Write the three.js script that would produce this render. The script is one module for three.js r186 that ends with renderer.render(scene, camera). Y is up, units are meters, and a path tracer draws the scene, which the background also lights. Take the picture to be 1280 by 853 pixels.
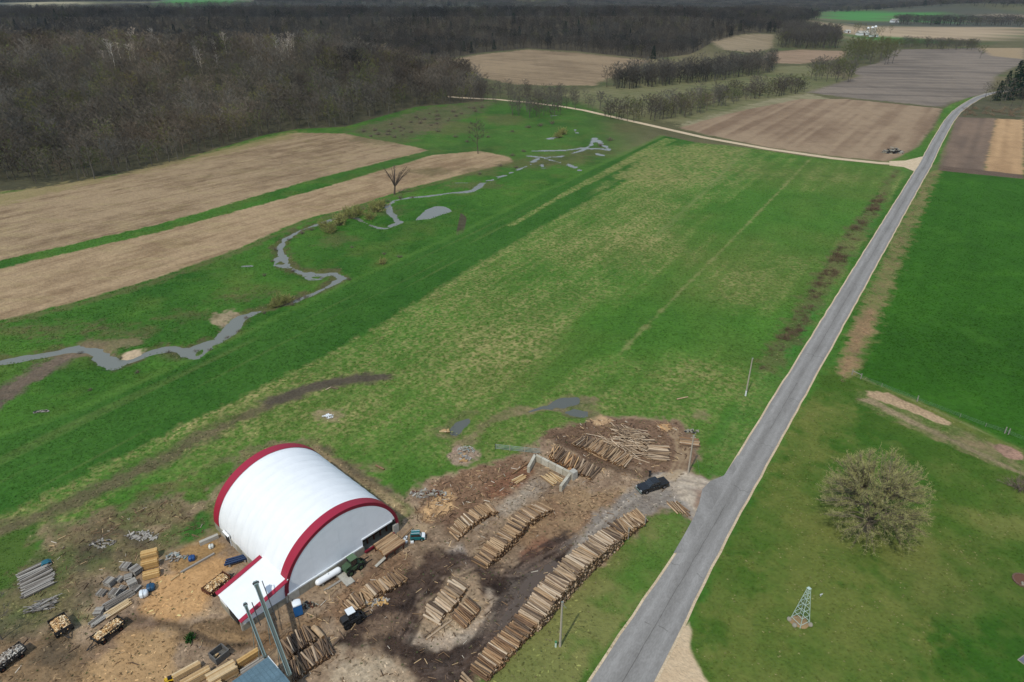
import * as THREE from 'three';
import { mergeGeometries } from 'three/addons/utils/BufferGeometryUtils.js';

// ---------- camera, sky, sun, exposure ----------
const scene = new THREE.Scene();
const CAM_H = 85, PITCH = 27.6 * Math.PI / 180, FOCAL = 853;      // focal length in pixels of the 1280 x 853 photograph
const camera = new THREE.PerspectiveCamera(2 * Math.atan(426.5 / FOCAL) * 180 / Math.PI, 1280 / 853, 1, 20000);
camera.position.set(0, CAM_H, 0);
camera.rotation.set(-PITCH, 0, 0);
const renderer = new THREE.WebGLRenderer({ antialias: true });
renderer.setSize(1024, 682);
renderer.toneMapping = THREE.LinearToneMapping;
renderer.toneMappingExposure = 0.95;
renderer.shadowMap.enabled = true;
const sunDir = new THREE.Vector3(-0.285, 0.809, 0.514).normalize();
const sun = new THREE.DirectionalLight(new THREE.Color(1, 0.955, 0.87), 2.8);
sun.position.copy(sunDir).multiplyScalar(400).add(new THREE.Vector3(0, 0, -100));
sun.target.position.set(0, 0, -100);
sun.castShadow = true; sun.shadow.radius = 3; sun.shadow.mapSize.set(4096, 4096);
Object.assign(sun.shadow.camera, { left: -260, right: 260, top: 260, bottom: -260, near: 1, far: 1200 });
scene.add(sun, sun.target);
{ // hazy spring sky with thin high cloud
  const w = 256, h = 128, d = new Float32Array(w * h * 4);
  for (let j = 0; j < h; j++) for (let i = 0; i < w; i++) {
    const el = (j + 0.5) / h * Math.PI - Math.PI / 2, up = Math.max(0, Math.sin(el)), k = (j * w + i) * 4, t = Math.pow(up, 0.5);
    const b = el < 0 ? 0.5 : 1;
    d[k] = b * (0.58 + (0.34 - 0.58) * t); d[k + 1] = b * (0.63 + (0.46 - 0.63) * t); d[k + 2] = b * (0.69 + (0.66 - 0.69) * t); d[k + 3] = 1;
  }
  const t = new THREE.DataTexture(d, w, h, THREE.RGBAFormat, THREE.FloatType);
  t.mapping = THREE.EquirectangularReflectionMapping; t.magFilter = t.minFilter = THREE.LinearFilter; t.needsUpdate = true;
  scene.background = t; scene.environment = t;
}
scene.fog = new THREE.FogExp2(new THREE.Color(0.62, 0.8, 1.0), 0.000032);

// ---------- random numbers, noise, small helpers ----------
let seed = 12345;
const rnd = () => { seed = (seed + 0x6D2B79F5) | 0; let t = Math.imul(seed ^ (seed >>> 15), 1 | seed); t = (t + Math.imul(t ^ (t >>> 7), 61 | t)) ^ t; return ((t ^ (t >>> 14)) >>> 0) / 4294967296; };
const rr = (a, b) => a + (b - a) * rnd();
const LAT = new Float32Array(65536); for (let i = 0; i < 65536; i++) LAT[i] = rnd() * 2 - 1;
function vn(x, y) {
  const xi = Math.floor(x), yi = Math.floor(y); let fx = x - xi, fy = y - yi; fx = fx * fx * (3 - 2 * fx); fy = fy * fy * (3 - 2 * fy);
  const x0 = xi & 255, x1 = (xi + 1) & 255, y0 = (yi & 255) << 8, y1 = ((yi + 1) & 255) << 8;
  const a = LAT[y0 + x0], b = LAT[y0 + x1], c = LAT[y1 + x0], e = LAT[y1 + x1];
  return a + (b - a) * fx + (c - a) * fy + (a - b - c + e) * fx * fy;
}
const fb = (x, y) => 0.55 * vn(x, y) + 0.3 * vn(x * 2.13 + 7.7, y * 2.13 + 3.1) + 0.15 * vn(x * 4.37 + 1.3, y * 4.37 + 9.2);
const clamp = (x, a, b) => x < a ? a : x > b ? b : x;
const ss = (a, b, x) => { const t = clamp((x - a) / (b - a), 0, 1); return t * t * (3 - 2 * t); };
const lerp = (a, b, t) => a + (b - a) * t;
const s2l = v => { v /= 255; return v <= 0.04045 ? v / 12.92 : Math.pow((v + 0.055) / 1.055, 2.4); };
const l2s = v => 255 * (v <= 0.0031308 ? v * 12.92 : 1.055 * Math.pow(v, 1 / 2.4) - 0.055);
const C = (r, g, b) => [s2l(r), s2l(g), s2l(b)];             // albedo from sRGB
const col = (r, g, b) => new THREE.Color(s2l(r), s2l(g), s2l(b));

// height of the land: a flat valley, wooded hills beyond it
function segd(x, z, ax, az, bx, bz) { const dx = bx - ax, dz = bz - az; const t = clamp(((x - ax) * dx + (z - az) * dz) / (dx * dx + dz * dz), 0, 1); return Math.hypot(x - ax - dx * t, z - az - dz * t); }
function hill(x, z) {
  if (z > -331) return 0;
  let h = 0, d = segd(x, z, -1400, -690, -185, -625); h += 34 * Math.exp(-(d / 104) * (d / 104));
  d = segd(x, z, -2500, -1250, 300, -1360); const d2 = segd(x, z, 300, -1360, 560, -1640); h += Math.max(36 * Math.exp(-Math.pow(d / 165, 2)), 30 * Math.exp(-Math.pow(d2 / 150, 2)));
  d = segd(x, z, -3500, -2900, -300, -3100); h += 22 * Math.exp(-Math.pow(d / 500, 2));
  d = segd(x, z, -200, -3900, 4500, -4300); h += 55 * Math.exp(-Math.pow(d / 420, 2));
  d = segd(x, z, 1500, -2500, 3500, -2200); h += 30 * Math.exp(-Math.pow(d / 260, 2));
  h += ss(-900, -2500, z) * 5 * fb(x / 400, z / 400);
  return h * ss(-331, -420, z);
}
const cP = Math.cos(PITCH), sP = Math.sin(PITCH);
// a photo pixel gives a direction; where that ray meets the land (or a level h above it) gives the place
function G(u, v, h = 0) {
  const dx = (u - 640) / FOCAL, dy = -(v - 426.5) / FOCAL, vy = dy * cP - sP, vz = -cP - dy * sP;
  let t = (h - CAM_H) / vy;
  if (t * vz < -325) { // hilly part: march
    t = 330 / -vz;
    for (let i = 0; i < 4000; i++) { const y = CAM_H + vy * t; if (y < hill(dx * t, vz * t) + h) break; t += Math.max(0.5, (y - hill(dx * t, vz * t) - h) * 0.6); if (t > 9000) break; }
  }
  return [dx * t, vz * t];
}
const GV = (u, v, h = 0) => { const p = G(u, v, h); return new THREE.Vector3(p[0], h, p[1]); };

const used = {};
function numbered(n) { const k = used[n] = (used[n] ?? -1) + 1; return k ? n + '_' + String(k).padStart(3, '0') : n; }
function tag(o, label, category, group, kind) { o.userData.label = label; o.userData.category = category; if (group) o.userData.group = group; if (kind) o.userData.kind = kind; return o; }
function shadows(o) { o.traverse(m => { if (m.isMesh) { m.castShadow = true; m.receiveShadow = true; } }); return o; }
function thing(name, label, category, [x, y, z] = [0, 0, 0], turn = 0, group) {
  const o = new THREE.Group(); o.name = numbered(name); o.position.set(x, y, z); o.rotation.y = turn; scene.add(o);
  return tag(o, label, category, group);
}
function part(parent, name, geo, mat) {
  const g = Array.isArray(geo) ? mergeGeometries(geo.map(q => { const n = q.index ? q.toNonIndexed() : q; for (const a of Object.keys(n.attributes)) if (!['position', 'normal', 'uv'].includes(a)) n.deleteAttribute(a); return n; })) : geo;
  const m = new THREE.Mesh(g, mat); m.name = name; m.castShadow = m.receiveShadow = true; parent.add(m); return m;
}
const std = (c, rough = 0.9, extra = {}) => rough >= 0.88 ? new THREE.MeshPhysicalMaterial({ color: c, roughness: rough, specularIntensity: 0.25, ...extra }) : new THREE.MeshStandardMaterial({ color: c, roughness: rough, ...extra }); // dull things barely shine
// ---------- the ground: what grows or lies where, in world metres ----------
const polys = [];
function bbox(p, m) { let a = 1e9, b = -1e9, c = 1e9, d = -1e9; for (const [x, z] of p) { a = Math.min(a, x); b = Math.max(b, x); c = Math.min(c, z); d = Math.max(d, z); } return [a - m, b + m, c - m, d + m]; }
function inside(p, x, z) { let r = false; for (let i = 0, j = p.length - 1; i < p.length; j = i++) { const [xi, zi] = p[i], [xj, zj] = p[j]; if ((zi > z) !== (zj > z) && x < (xj - xi) * (z - zi) / (zj - zi) + xi) r = !r; } return r; }
function edged(p, x, z, closed) { let d = 1e9; for (let i = closed ? 0 : 1, j = closed ? p.length - 1 : 0; i < p.length; j = i++) { const e = segd(x, z, p[j][0], p[j][1], p[i][0], p[i][1]); if (e < d) d = e; } return d; }
const W = list => list.map(([u, v]) => G(u, v));
// area: soft = width of its edge in metres, warp = how ragged the edge is
function area(cls, px, mix, soft = 0.6, warp = 0.8, amount = 1) { const p = W(px); polys.push({ cls, p, mix, soft, warp, amount, bb: bbox(p, soft + warp * 1.5 + 1), closed: true }); }
function stroke(cls, px, width, mix, soft = 0.5, warp = 0.5, amount = 1) { const p = W(px); polys.push({ cls, p, mix, soft, warp, amount, width: width / 2, bb: bbox(p, width + soft + warp * 1.5), closed: false }); }
const dirOf = (a, b) => { const p = G(...a), q = G(...b), l = Math.hypot(q[0] - p[0], q[1] - p[1]); return [(q[0] - p[0]) / l, (q[1] - p[1]) / l]; };
const streak = (x, z, d, along, across) => vn((x * d[0] + z * d[1]) / along + 31.7, (-x * d[1] + z * d[0]) / across + 11.1);
const put = (c, a, t) => { c[0] += (a[0] - c[0]) * t; c[1] += (a[1] - c[1]) * t; c[2] += (a[2] - c[2]) * t; };
const mul = (c, k) => { c[0] *= k; c[1] *= k; c[2] *= k; };

const GREEN = C(68, 108, 38), DEEP = C(48, 90, 29), BRIGHT = C(86, 126, 48), OLIVE = C(100, 110, 54), STRAW = C(160, 148, 98), DRY = C(134, 118, 84), EARTH = C(122, 100, 78), SAND = C(172, 142, 104), PALE = C(182, 166, 142),
  MUD = C(52, 42, 36), BARK = C(110, 80, 60), GRAVEL = C(142, 134, 126), STUB = C(158, 136, 106), STUB2 = C(126, 105, 80), LITTER = C(78, 70, 56), FIELD = C(150, 128, 102), TILL = C(116, 106, 96);
const hayD = dirOf([200, 548], [760, 238]), stubD = dirOf([0, 360], [560, 205]), f2D = dirOf([905, 160], [1147, 190]), roadD = dirOf([880, 700], [1146, 223]);

function pasture(x, z, c) { // grazed meadow
  const n = fb(x / 22, z / 22), m = fb(x / 5 + 40, z / 5), f = vn(x * 1.3, z * 1.3);
  c[0] = GREEN[0]; c[1] = GREEN[1]; c[2] = GREEN[2]; put(c, DEEP, clamp(0.35 + 0.9 * n, 0, 1)); put(c, BRIGHT, clamp(0.5 * m - 0.05, 0, 0.5));
  put(c, OLIVE, clamp(0.6 * fb(x / 11 + 9, z / 11 - 4), 0, 0.5)); mul(c, 1 + 0.16 * f + 0.12 * vn(x * 3.1, z * 3.1));
}
function hay(x, z, c, straw, base = GREEN) {
  const n = fb(x / 34 + 5, z / 34), m = fb(x / 7, z / 7 + 50) * 0.6 + 0.5 * streak(x, z, hayD, 26, 4), f = fb(x * 1.5, z * 1.5);
  put(c, base, 1); put(c, BRIGHT, clamp(0.22 + 0.5 * m, 0, 0.6)); put(c, OLIVE, clamp(0.2 + 0.5 * n, 0, 0.5));
  const s = clamp(straw + 0.42 * n + 0.34 * m + 0.22 * streak(x, z, hayD, 30, 1.6), 0, 1);
  put(c, STRAW, clamp(s * (0.42 + 1.2 * f), 0, 0.8)); mul(c, 1 + 0.2 * vn(x * 1.9 + 3, z * 1.9) + 0.12 * vn(x * 4.1, z * 4.1));
}
function stubble(x, z, c, A = STUB, B = STUB2, d = stubD) {
  const s = streak(x, z, d, 60, 2.2) * 0.4 + streak(x, z, d, 9, 0.9) * 0.6, n = fb(x / 28, z / 28), p = fb(x / 4, z / 4), q = streak(x, z, d, 22, 5);
  put(c, A, 1); put(c, B, clamp(0.35 + 0.55 * s + 0.45 * n + 0.5 * p + 0.4 * q, 0, 1.1)); put(c, STRAW, clamp(0.3 * fb(x / 9 + 7, z / 3), 0, 0.3)); mul(c, 1 + 0.14 * vn(x * 1.5, z * 1.5) + 0.08 * vn(x * 3.3, z * 3.3));
}
function tilled(x, z, c, A, B, d, along = 60, across = 3) {
  const s = streak(x, z, d, along, across), n = fb(x / 60, z / 60), p = fb(x / 14, z / 14);
  put(c, A, 1); put(c, B, clamp(0.4 + 0.6 * s + 0.7 * n + 0.35 * p, 0, 1)); mul(c, 1 + 0.08 * vn(x * 0.7, z * 0.7));
}
function dirt(x, z, c, A, B, grain = 1) {
  const n = fb(x / 7, z / 7), m = fb(x / 1.9 + 3, z / 1.9), f = vn(x * 2.7, z * 2.7);
  put(c, A, 1); put(c, B, clamp(0.35 + 0.7 * n + 0.8 * m, -0.25, 1.25)); mul(c, 1 + grain * (0.22 * f + 0.16 * vn(x * 5, z * 5) + 0.16 * m));
}
const blend = (fn, ...a) => (x, z, c, t) => { const e = [c[0], c[1], c[2]]; fn(x, z, e, ...a); put(c, e, t); };
const solid = A => blend((x, z, c) => { put(c, A, 1); mul(c, 1 + 0.15 * vn(x * 1.7, z * 1.7)); });

// --- far countryside first, then nearer land over it ---
area('brown_field', [[551, 77], [600, 68], [660, 62], [720, 66], [775, 72], [815, 76], [792, 84], [762, 98], [742, 107], [690, 107], [640, 105], [600, 97], [570, 86]], blend(tilled, C(150, 130, 102), C(126, 108, 84), f2D), 4, 6);
area('brown_field', [[890, 52], [930, 43], [968, 43], [965, 60], [940, 66], [905, 62]], blend(tilled, C(150, 134, 108), C(132, 118, 92), f2D), 6, 6);
area('brown_field', [[960, 66], [1000, 62], [1060, 64], [1050, 74], [1000, 80], [950, 78]], blend(tilled, C(156, 132, 108), C(136, 116, 92), f2D), 5, 5);
area('meadow', [[700, 118], [800, 100], [900, 88], [960, 84], [1010, 82], [1060, 100], [1010, 118], [900, 158], [780, 148]], blend(tilled, C(122, 118, 84), C(98, 102, 66), f2D), 6, 8);
area('brown_field', [[1035, 33], [1130, 33], [1280, 34], [1280, 47], [1180, 49], [1060, 46]], blend(tilled, C(170, 150, 122), C(150, 132, 106), f2D), 8, 8);
area('green_field', [[1036, 14], [1110, 12], [1122, 16], [1118, 24], [1070, 28], [1040, 24]], solid(C(74, 128, 62)), 8, 8);
area('green_field', [[1140, 16], [1195, 15], [1200, 24], [1165, 29], [1140, 25]], solid(C(74, 128, 62)), 8, 8);
area('green_field', [[1085, 46], [1150, 46], [1200, 54], [1110, 54]], solid(C(66, 112, 52)), 8, 8);
area('green_field', [[210, 0], [305, 0], [305, 4], [250, 10], [205, 7]], solid(C(70, 128, 58)), 8, 8);
area('brown_field', [[20, 1], [110, 1], [112, 8], [60, 11], [15, 10]], solid(C(150, 142, 112)), 8, 8);
area('brown_field', [[1225, 17], [1280, 17], [1280, 26], [1240, 25]], solid(C(168, 150, 124)), 8, 8);
area('tilled_field', [[1120, 62], [1230, 60], [1280, 62], [1280, 78], [1245, 95], [1238, 112], [1225, 120], [1190, 128], [1178, 134], [1060, 122], [1010, 116], [1075, 95], [1060, 88], [1100, 78]], blend(tilled, C(136, 124, 110), C(108, 99, 89), dirOf([1040, 118], [1200, 122]), 120, 7), 4, 4);
area('brown_field', [[1225, 60], [1280, 60], [1280, 74], [1240, 70]], solid(C(158, 138, 108)), 5, 4);
area('meadow', [[845, 157], [960, 125], [1010, 117], [1040, 124], [900, 172]], blend(tilled, C(146, 138, 108), C(122, 118, 84), f2D), 3, 5);
area('brown_field', [[848, 160], [920, 140], [1000, 124], [1060, 124], [1130, 131], [1178, 136], [1166, 158], [1148, 182], [1130, 194], [1110, 202], [1050, 196], [960, 184], [890, 170]], blend(tilled, C(156, 134, 108), C(130, 108, 86), roadD, 90, 3), 1.5, 2);
area('roadside_verge', [[1110, 203], [1125, 196], [1148, 184], [1168, 160], [1180, 136], [1190, 130], [1212, 122], [1230, 118], [1230, 126], [1208, 136], [1196, 150], [1178, 190], [1172, 206], [1146, 208]], blend(hay, 0.05), 1, 1);
area('tilled_field', [[1196, 146], [1246, 148], [1232, 216], [1176, 208]], blend(tilled, C(132, 112, 94), C(112, 96, 82), roadD, 60, 3), 1.2, 1.5);
area('stubble_field', [[1246, 148], [1280, 149], [1280, 219], [1230, 216]], blend(tilled, C(186, 152, 112), C(166, 134, 98), roadD, 60, 3), 1.2, 1.5);
area('meadow', [[1200, 132], [1230, 122], [1280, 124], [1280, 150], [1196, 146]], blend(tilled, C(98, 92, 72), C(78, 80, 54), f2D), 2, 3);
area('field_margin', [[1176, 207], [1280, 219], [1280, 224], [1172, 214]], solid(C(104, 88, 74)), 0.8, 0.8);
// stubble fields by the wood
area('stubble_field', [[-70, 262], [0, 243], [130, 222], [270, 190], [370, 166], [430, 167], [500, 180], [536, 188], [400, 222], [200, 280], [0, 326], [-80, 348]], blend(stubble), 1, 1.2);
area('field_margin', [[-80, 262], [0, 241], [140, 220], [270, 187], [370, 164], [370, 171], [270, 195], [120, 230], [0, 258], [-80, 276]], solid(C(138, 126, 84)), 5, 7, 0.75);
area('stubble_field', [[-70, 352], [0, 336], [200, 290], [400, 236], [540, 194], [600, 189], [636, 196], [642, 203], [520, 233], [430, 262], [380, 274], [300, 310], [200, 346], [100, 376], [0, 401], [-70, 420]], blend(stubble, C(166, 142, 110), C(138, 115, 87)), 1, 1);
stroke('field_margin', [[640, 204], [520, 236], [430, 265], [378, 279], [300, 314], [200, 350], [100, 380], [0, 405], [-60, 418]], 3.2, solid(C(96, 98, 58)), 1.5, 2.2, 0.7);
// wet pasture beside the creek: brown patches, bars of mud
stroke('creek_bank', [[-40, 532], [0, 495], [30, 476], [60, 458], [90, 442], [110, 436]], 6.5, blend(dirt, C(112, 98, 82), C(84, 76, 64)), 1.5, 2);
stroke('creek_bank', [[-10, 452], [36, 445], [73, 439], [96, 434], [116, 437], [133, 450], [146, 456], [164, 450], [189, 439], [218, 434], [233, 440], [255, 429], [276, 423], [291, 408], [302, 395], [320, 389], [345, 383], [372, 374], [400, 363], [420, 352], [428, 346], [416, 340], [396, 341], [376, 340], [359, 331], [352, 318], [349, 308], [356, 298], [374, 287], [395, 280]], 5, blend(dirt, C(92, 92, 54), C(82, 74, 56)), 1.6, 2.6, 0.9);
area('creek_bank', [[72, 444], [120, 446], [150, 440], [185, 425], [165, 422], [110, 426], [85, 432]], blend(dirt, C(136, 116, 92), C(104, 94, 70)), 2, 3, 0.7);
area('creek_bank', [[152, 448], [160, 438], [182, 434], [178, 441], [162, 452]], solid(C(186, 164, 134)), 0.6, 1);
area('creek_bank', [[262, 402], [270, 392], [290, 388], [300, 392], [288, 404], [276, 412]], blend(dirt, C(166, 144, 118), C(110, 100, 74)), 1, 2, 0.8);
area('creek_bank', [[190, 440], [222, 432], [232, 440], [222, 452], [200, 452]], blend(dirt, C(96, 96, 60), C(84, 80, 56)), 2, 2, 0.7);
for (const [u, v, a, b] of [[80, 412, 40, 7], [150, 415, 46, 6], [230, 395, 30, 4], [300, 372, 26, 4], [320, 366, 40, 3], [30, 414, 24, 5], [310, 420, 16, 5], [420, 300, 22, 7], [540, 215, 30, 5], [600, 215, 24, 5], [660, 205, 40, 6], [700, 200, 40, 8], [740, 190, 30, 6], [560, 160, 40, 9], [520, 155, 40, 8], [630, 150, 26, 7], [780, 160, 20, 5], [480, 175, 40, 6], [480, 262, 24, 6], [590, 232, 34, 4]]) {
  const p = []; for (let i = 0; i < 10; i++) p.push([u + a * Math.cos(i * 0.628), v + b * Math.sin(i * 0.628)]);
  area('creek_bank', p, blend(dirt, C(104, 98, 62), C(86, 82, 56)), 5, 6, 0.55);
}
area('brush_land', [[430, 165], [480, 150], [540, 133], [620, 126], [600, 140], [560, 155], [520, 172], [470, 172]], blend(dirt, C(100, 94, 68), C(80, 84, 54)), 5, 6, 0.8);
// the alfalfa strips and the hay field in the middle
area('alfalfa_strip', [[-60, 574], [0, 546], [115, 506], [230, 455], [430, 357], [560, 300], [690, 236], [830, 170], [870, 178], [760, 238], [700, 271], [600, 330], [480, 405], [400, 450], [200, 549], [0, 650], [-60, 682]], blend((x, z, c) => { put(c, C(60, 100, 36), 1); put(c, DEEP, clamp(0.2 + fb(x / 16, z / 16), 0, 0.8)); put(c, STRAW, clamp(streak(x, z, hayD, 40, 2) * 0.25 - 0.1, 0, 0.2)); mul(c, 1 + 0.16 * vn(x * 1.4, z * 1.4) + 0.12 * vn(x * 3.5, z * 3.5)); }), 0.8, 0.8);
stroke('alfalfa_strip', [[-60, 572], [0, 544], [115, 504], [230, 453], [430, 355], [560, 298], [690, 234], [828, 170]], 2.6, solid(C(86, 122, 50)), 1.5, 1.5, 0.5);
area('alfalfa_strip', [[814, 181], [832, 173], [846, 175], [752, 223], [700, 248], [640, 284], [634, 282], [700, 243]], blend(hay, 0.75), 0.8, 0.8, 0.9);
area('hay_field', [[870, 178], [930, 184], [1010, 196], [1118, 208], [1110, 226], [1060, 290], [990, 400], [945, 462], [900, 520], [880, 570], [850, 560], [740, 540], [640, 580], [545, 615], [480, 610], [420, 585], [250, 620], [60, 668], [-60, 710], [-60, 684], [0, 652], [200, 550], [400, 451], [480, 406], [600, 331], [700, 272], [760, 239]], blend((x, z, c) => {
  const b = (x - tanA[0]) * -hayD[1] + (z - tanA[1]) * hayD[0];   // metres across the strips from the edge beside the alfalfa
  hay(x, z, c, lerp(0.5, -0.14, ss(34, 66, b + 9 * vn(x / 20, z / 20))));
}), 1, 1.2);
const tanA = G(400, 451);
// greener headland between the cut hay and the yard
area('hay_field', [[-60, 700], [130, 618], [250, 556], [345, 506], [482, 474], [620, 462], [775, 444], [860, 452], [950, 466], [900, 520], [880, 570], [850, 560], [740, 540], [640, 580], [545, 615], [480, 610], [420, 585], [250, 620]], blend(hay, 0.16), 3, 4, 0.85);
stroke('hay_field', [[-60, 684], [0, 652], [200, 550], [300, 502], [400, 452], [470, 413]], 2.4, blend(hay, 0.8), 1.4, 1.6, 0.75);
stroke('hay_field', [[470, 413], [600, 332], [700, 273], [760, 240]], 3.2, blend(hay, 0.9), 1.2, 1.2, 0.6);
area('hay_field', [[812, 186], [862, 180], [935, 186], [905, 226], [880, 232], [770, 224], [760, 232], [752, 238]], blend(hay, 0.95), 3, 5, 0.85);
stroke('hay_field', [[1012, 200], [930, 285], [850, 365], [775, 442]], 0.9, solid(C(146, 140, 92)), 0.8, 0.9, 0.5);
stroke('hay_field', [[930, 190], [880, 240], [820, 295]], 1.6, solid(C(120, 130, 78)), 1.5, 1, 0.5);
for (const [u, v, a, b] of [[935, 350, 28, 14], [930, 375, 22, 10], [990, 330, 20, 8], [800, 500, 60, 10], [880, 470, 40, 12], [420, 520, 40, 14], [330, 540, 40, 10]]) {
  const p = []; for (let i = 0; i < 10; i++) p.push([u + a * Math.cos(i * 0.628), v + b * Math.sin(i * 0.628)]);
  area('hay_field', p, blend(hay, 0.7), 6, 7, 0.5);
}
// farm track through the hay field
stroke('farm_track', [[-60, 690], [0, 664], [40, 650], [130, 610], [200, 577], [250, 548], [300, 523], [345, 502], [390, 484], [430, 476], [482, 470]], 4.2, blend(dirt, C(104, 92, 70), C(84, 76, 56)), 1.8, 1.8, 0.85);
stroke('farm_track', [[340, 503], [390, 483], [440, 475], [480, 470]], 3.6, blend(dirt, C(84, 76, 64), C(68, 62, 52)), 1.2, 1.4, 0.92);
stroke('farm_track', [[60, 680], [110, 655], [165, 628], [240, 592], [330, 555]], 1.2, blend(dirt, C(104, 100, 66), C(88, 84, 60)), 1.6, 1.6, 0.6);
stroke('hay_field', [[150, 640], [190, 620], [240, 605]], 3, blend(dirt, C(104, 96, 60), C(88, 84, 52)), 3, 4, 0.6);
// verge with brush on one side of the road, dry strip on the other
area('roadside_verge', [[1118, 208], [1140, 208], [1088, 290], [1030, 392], [985, 462], [945, 530], [900, 600], [880, 600], [890, 560], [905, 520], [950, 462], [995, 400], [1062, 290], [1110, 226]], blend(hay, 0.05, C(62, 112, 42)), 1, 1);
area('roadside_verge', [[1112, 222], [1126, 210], [1100, 262], [1080, 296], [1046, 346], [1014, 398], [985, 452], [972, 467], [943, 464], [958, 436], [985, 400], [1016, 350], [1060, 288]], blend(dirt, C(100, 98, 60), C(94, 80, 60)), 1.8, 3, 0.62);
area('roadside_verge', [[920, 500], [945, 470], [925, 462], [900, 490]], blend(hay, 0.4), 3, 3, 0.6);
// beyond the road
area('green_field', [[1172, 213], [1280, 224], [1330, 228], [1400, 640], [1280, 560], [1160, 505], [1072, 468], [1098, 400], [1136, 300]], blend((x, z, c) => { const n = fb(x / 40, z / 40), m = fb(x / 7, z / 7); put(c, C(54, 98, 26), 1); put(c, C(46, 86, 22), clamp(0.4 + n + 0.25 * streak(x, z, roadD, 60, 2.6), 0, 1)); put(c, C(68, 112, 34), clamp(0.6 * m, 0, 0.6)); mul(c, 1 + 0.14 * vn(x * 1.3, z * 1.3) + 0.1 * vn(x * 3.3, z * 3.3)); }), 0.8, 0.6);
area('roadside_verge', [[1160, 215], [1176, 213], [1138, 300], [1100, 400], [1074, 466], [1056, 488], [1042, 486], [1056, 440], [1070, 400], [1100, 330], [1130, 270]], blend(dirt, C(136, 122, 82), C(96, 106, 58)), 1.4, 2.4, 0.75);
area('roadside_verge', [[1072, 400], [1090, 380], [1092, 400], [1070, 452], [1050, 484], [1045, 480]], blend(dirt, C(150, 120, 90), C(120, 100, 74)), 1.5, 2, 0.8);
const lawn = (x, z, c) => { const n = fb(x / 13 + 2, z / 13), m = fb(x / 3.2, z / 3.2), e = vn(x / 27 + 4.4, z / 22 + 2.2); put(c, C(78, 102, 38), 1); put(c, C(118, 116, 64), clamp(0.1 + 1.0 * n + 0.5 * m, 0, 0.6)); put(c, C(48, 88, 24), clamp(0.3 + 0.5 * e - 0.6 * n, 0, 0.85)); put(c, OLIVE, clamp(0.8 * fb(x / 4 + 20, z / 4), 0, 0.4)); mul(c, 1 + 0.14 * m + 0.12 * vn(x * 2.6, z * 2.6)); };
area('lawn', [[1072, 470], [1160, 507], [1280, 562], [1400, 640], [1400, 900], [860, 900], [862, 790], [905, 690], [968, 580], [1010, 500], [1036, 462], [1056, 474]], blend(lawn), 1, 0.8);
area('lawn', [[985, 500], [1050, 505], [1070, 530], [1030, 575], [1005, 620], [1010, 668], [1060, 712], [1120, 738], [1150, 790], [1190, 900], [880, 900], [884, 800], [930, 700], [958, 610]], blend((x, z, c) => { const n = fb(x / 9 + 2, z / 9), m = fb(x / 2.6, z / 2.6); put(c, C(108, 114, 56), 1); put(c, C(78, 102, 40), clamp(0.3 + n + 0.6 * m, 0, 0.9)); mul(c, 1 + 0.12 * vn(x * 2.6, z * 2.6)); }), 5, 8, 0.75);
area('garden_plot', [[1065, 500], [1080, 487], [1113, 491], [1193, 531], [1280, 571], [1330, 596], [1330, 622], [1280, 596], [1205, 565], [1113, 526]], blend(dirt, C(92, 108, 54), C(124, 112, 80)), 0.6, 0.8, 0.9);
area('garden_plot', [[1080, 488], [1110, 491], [1192, 529], [1188, 534], [1130, 512], [1086, 496]], blend(dirt, C(178, 152, 120), C(150, 126, 98)), 0.4, 0.7);
area('garden_plot', [[1065, 498], [1084, 504], [1150, 536], [1205, 560], [1280, 596], [1280, 592], [1210, 556], [1150, 528], [1090, 498]], blend(dirt, C(146, 128, 100), C(112, 106, 74)), 0.5, 0.8, 0.9);
area('garden_plot', [[1236, 558], [1250, 553], [1280, 566], [1280, 576], [1256, 572]], blend(dirt, C(160, 128, 108), C(130, 106, 88)), 0.4, 0.7);
stroke('lawn', [[1070, 470], [1140, 500], [1240, 545], [1330, 588]], 0.5, solid(C(120, 128, 80)), 0.4, 0.4, 0.6);
area('gravel_apron', [[862, 778], [850, 790], [830, 806], [770, 880], [905, 880], [878, 845], [864, 815]], blend(dirt, C(200, 178, 146), C(190, 166, 134), 0.35), 0.4, 0.4);
// grass bank between log stack and road
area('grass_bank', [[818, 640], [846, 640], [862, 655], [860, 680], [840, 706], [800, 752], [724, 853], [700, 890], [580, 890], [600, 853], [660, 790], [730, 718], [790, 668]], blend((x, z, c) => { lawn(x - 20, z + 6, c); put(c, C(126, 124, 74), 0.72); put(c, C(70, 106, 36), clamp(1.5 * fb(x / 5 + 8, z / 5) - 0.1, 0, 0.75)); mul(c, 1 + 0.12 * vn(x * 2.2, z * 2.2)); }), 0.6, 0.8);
area('grass_bank', [[806, 652], [846, 640], [862, 655], [860, 682], [838, 708], [800, 752], [776, 760], [790, 715], [800, 680]], blend(hay, -0.1), 2.5, 3, 0.7);
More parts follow.
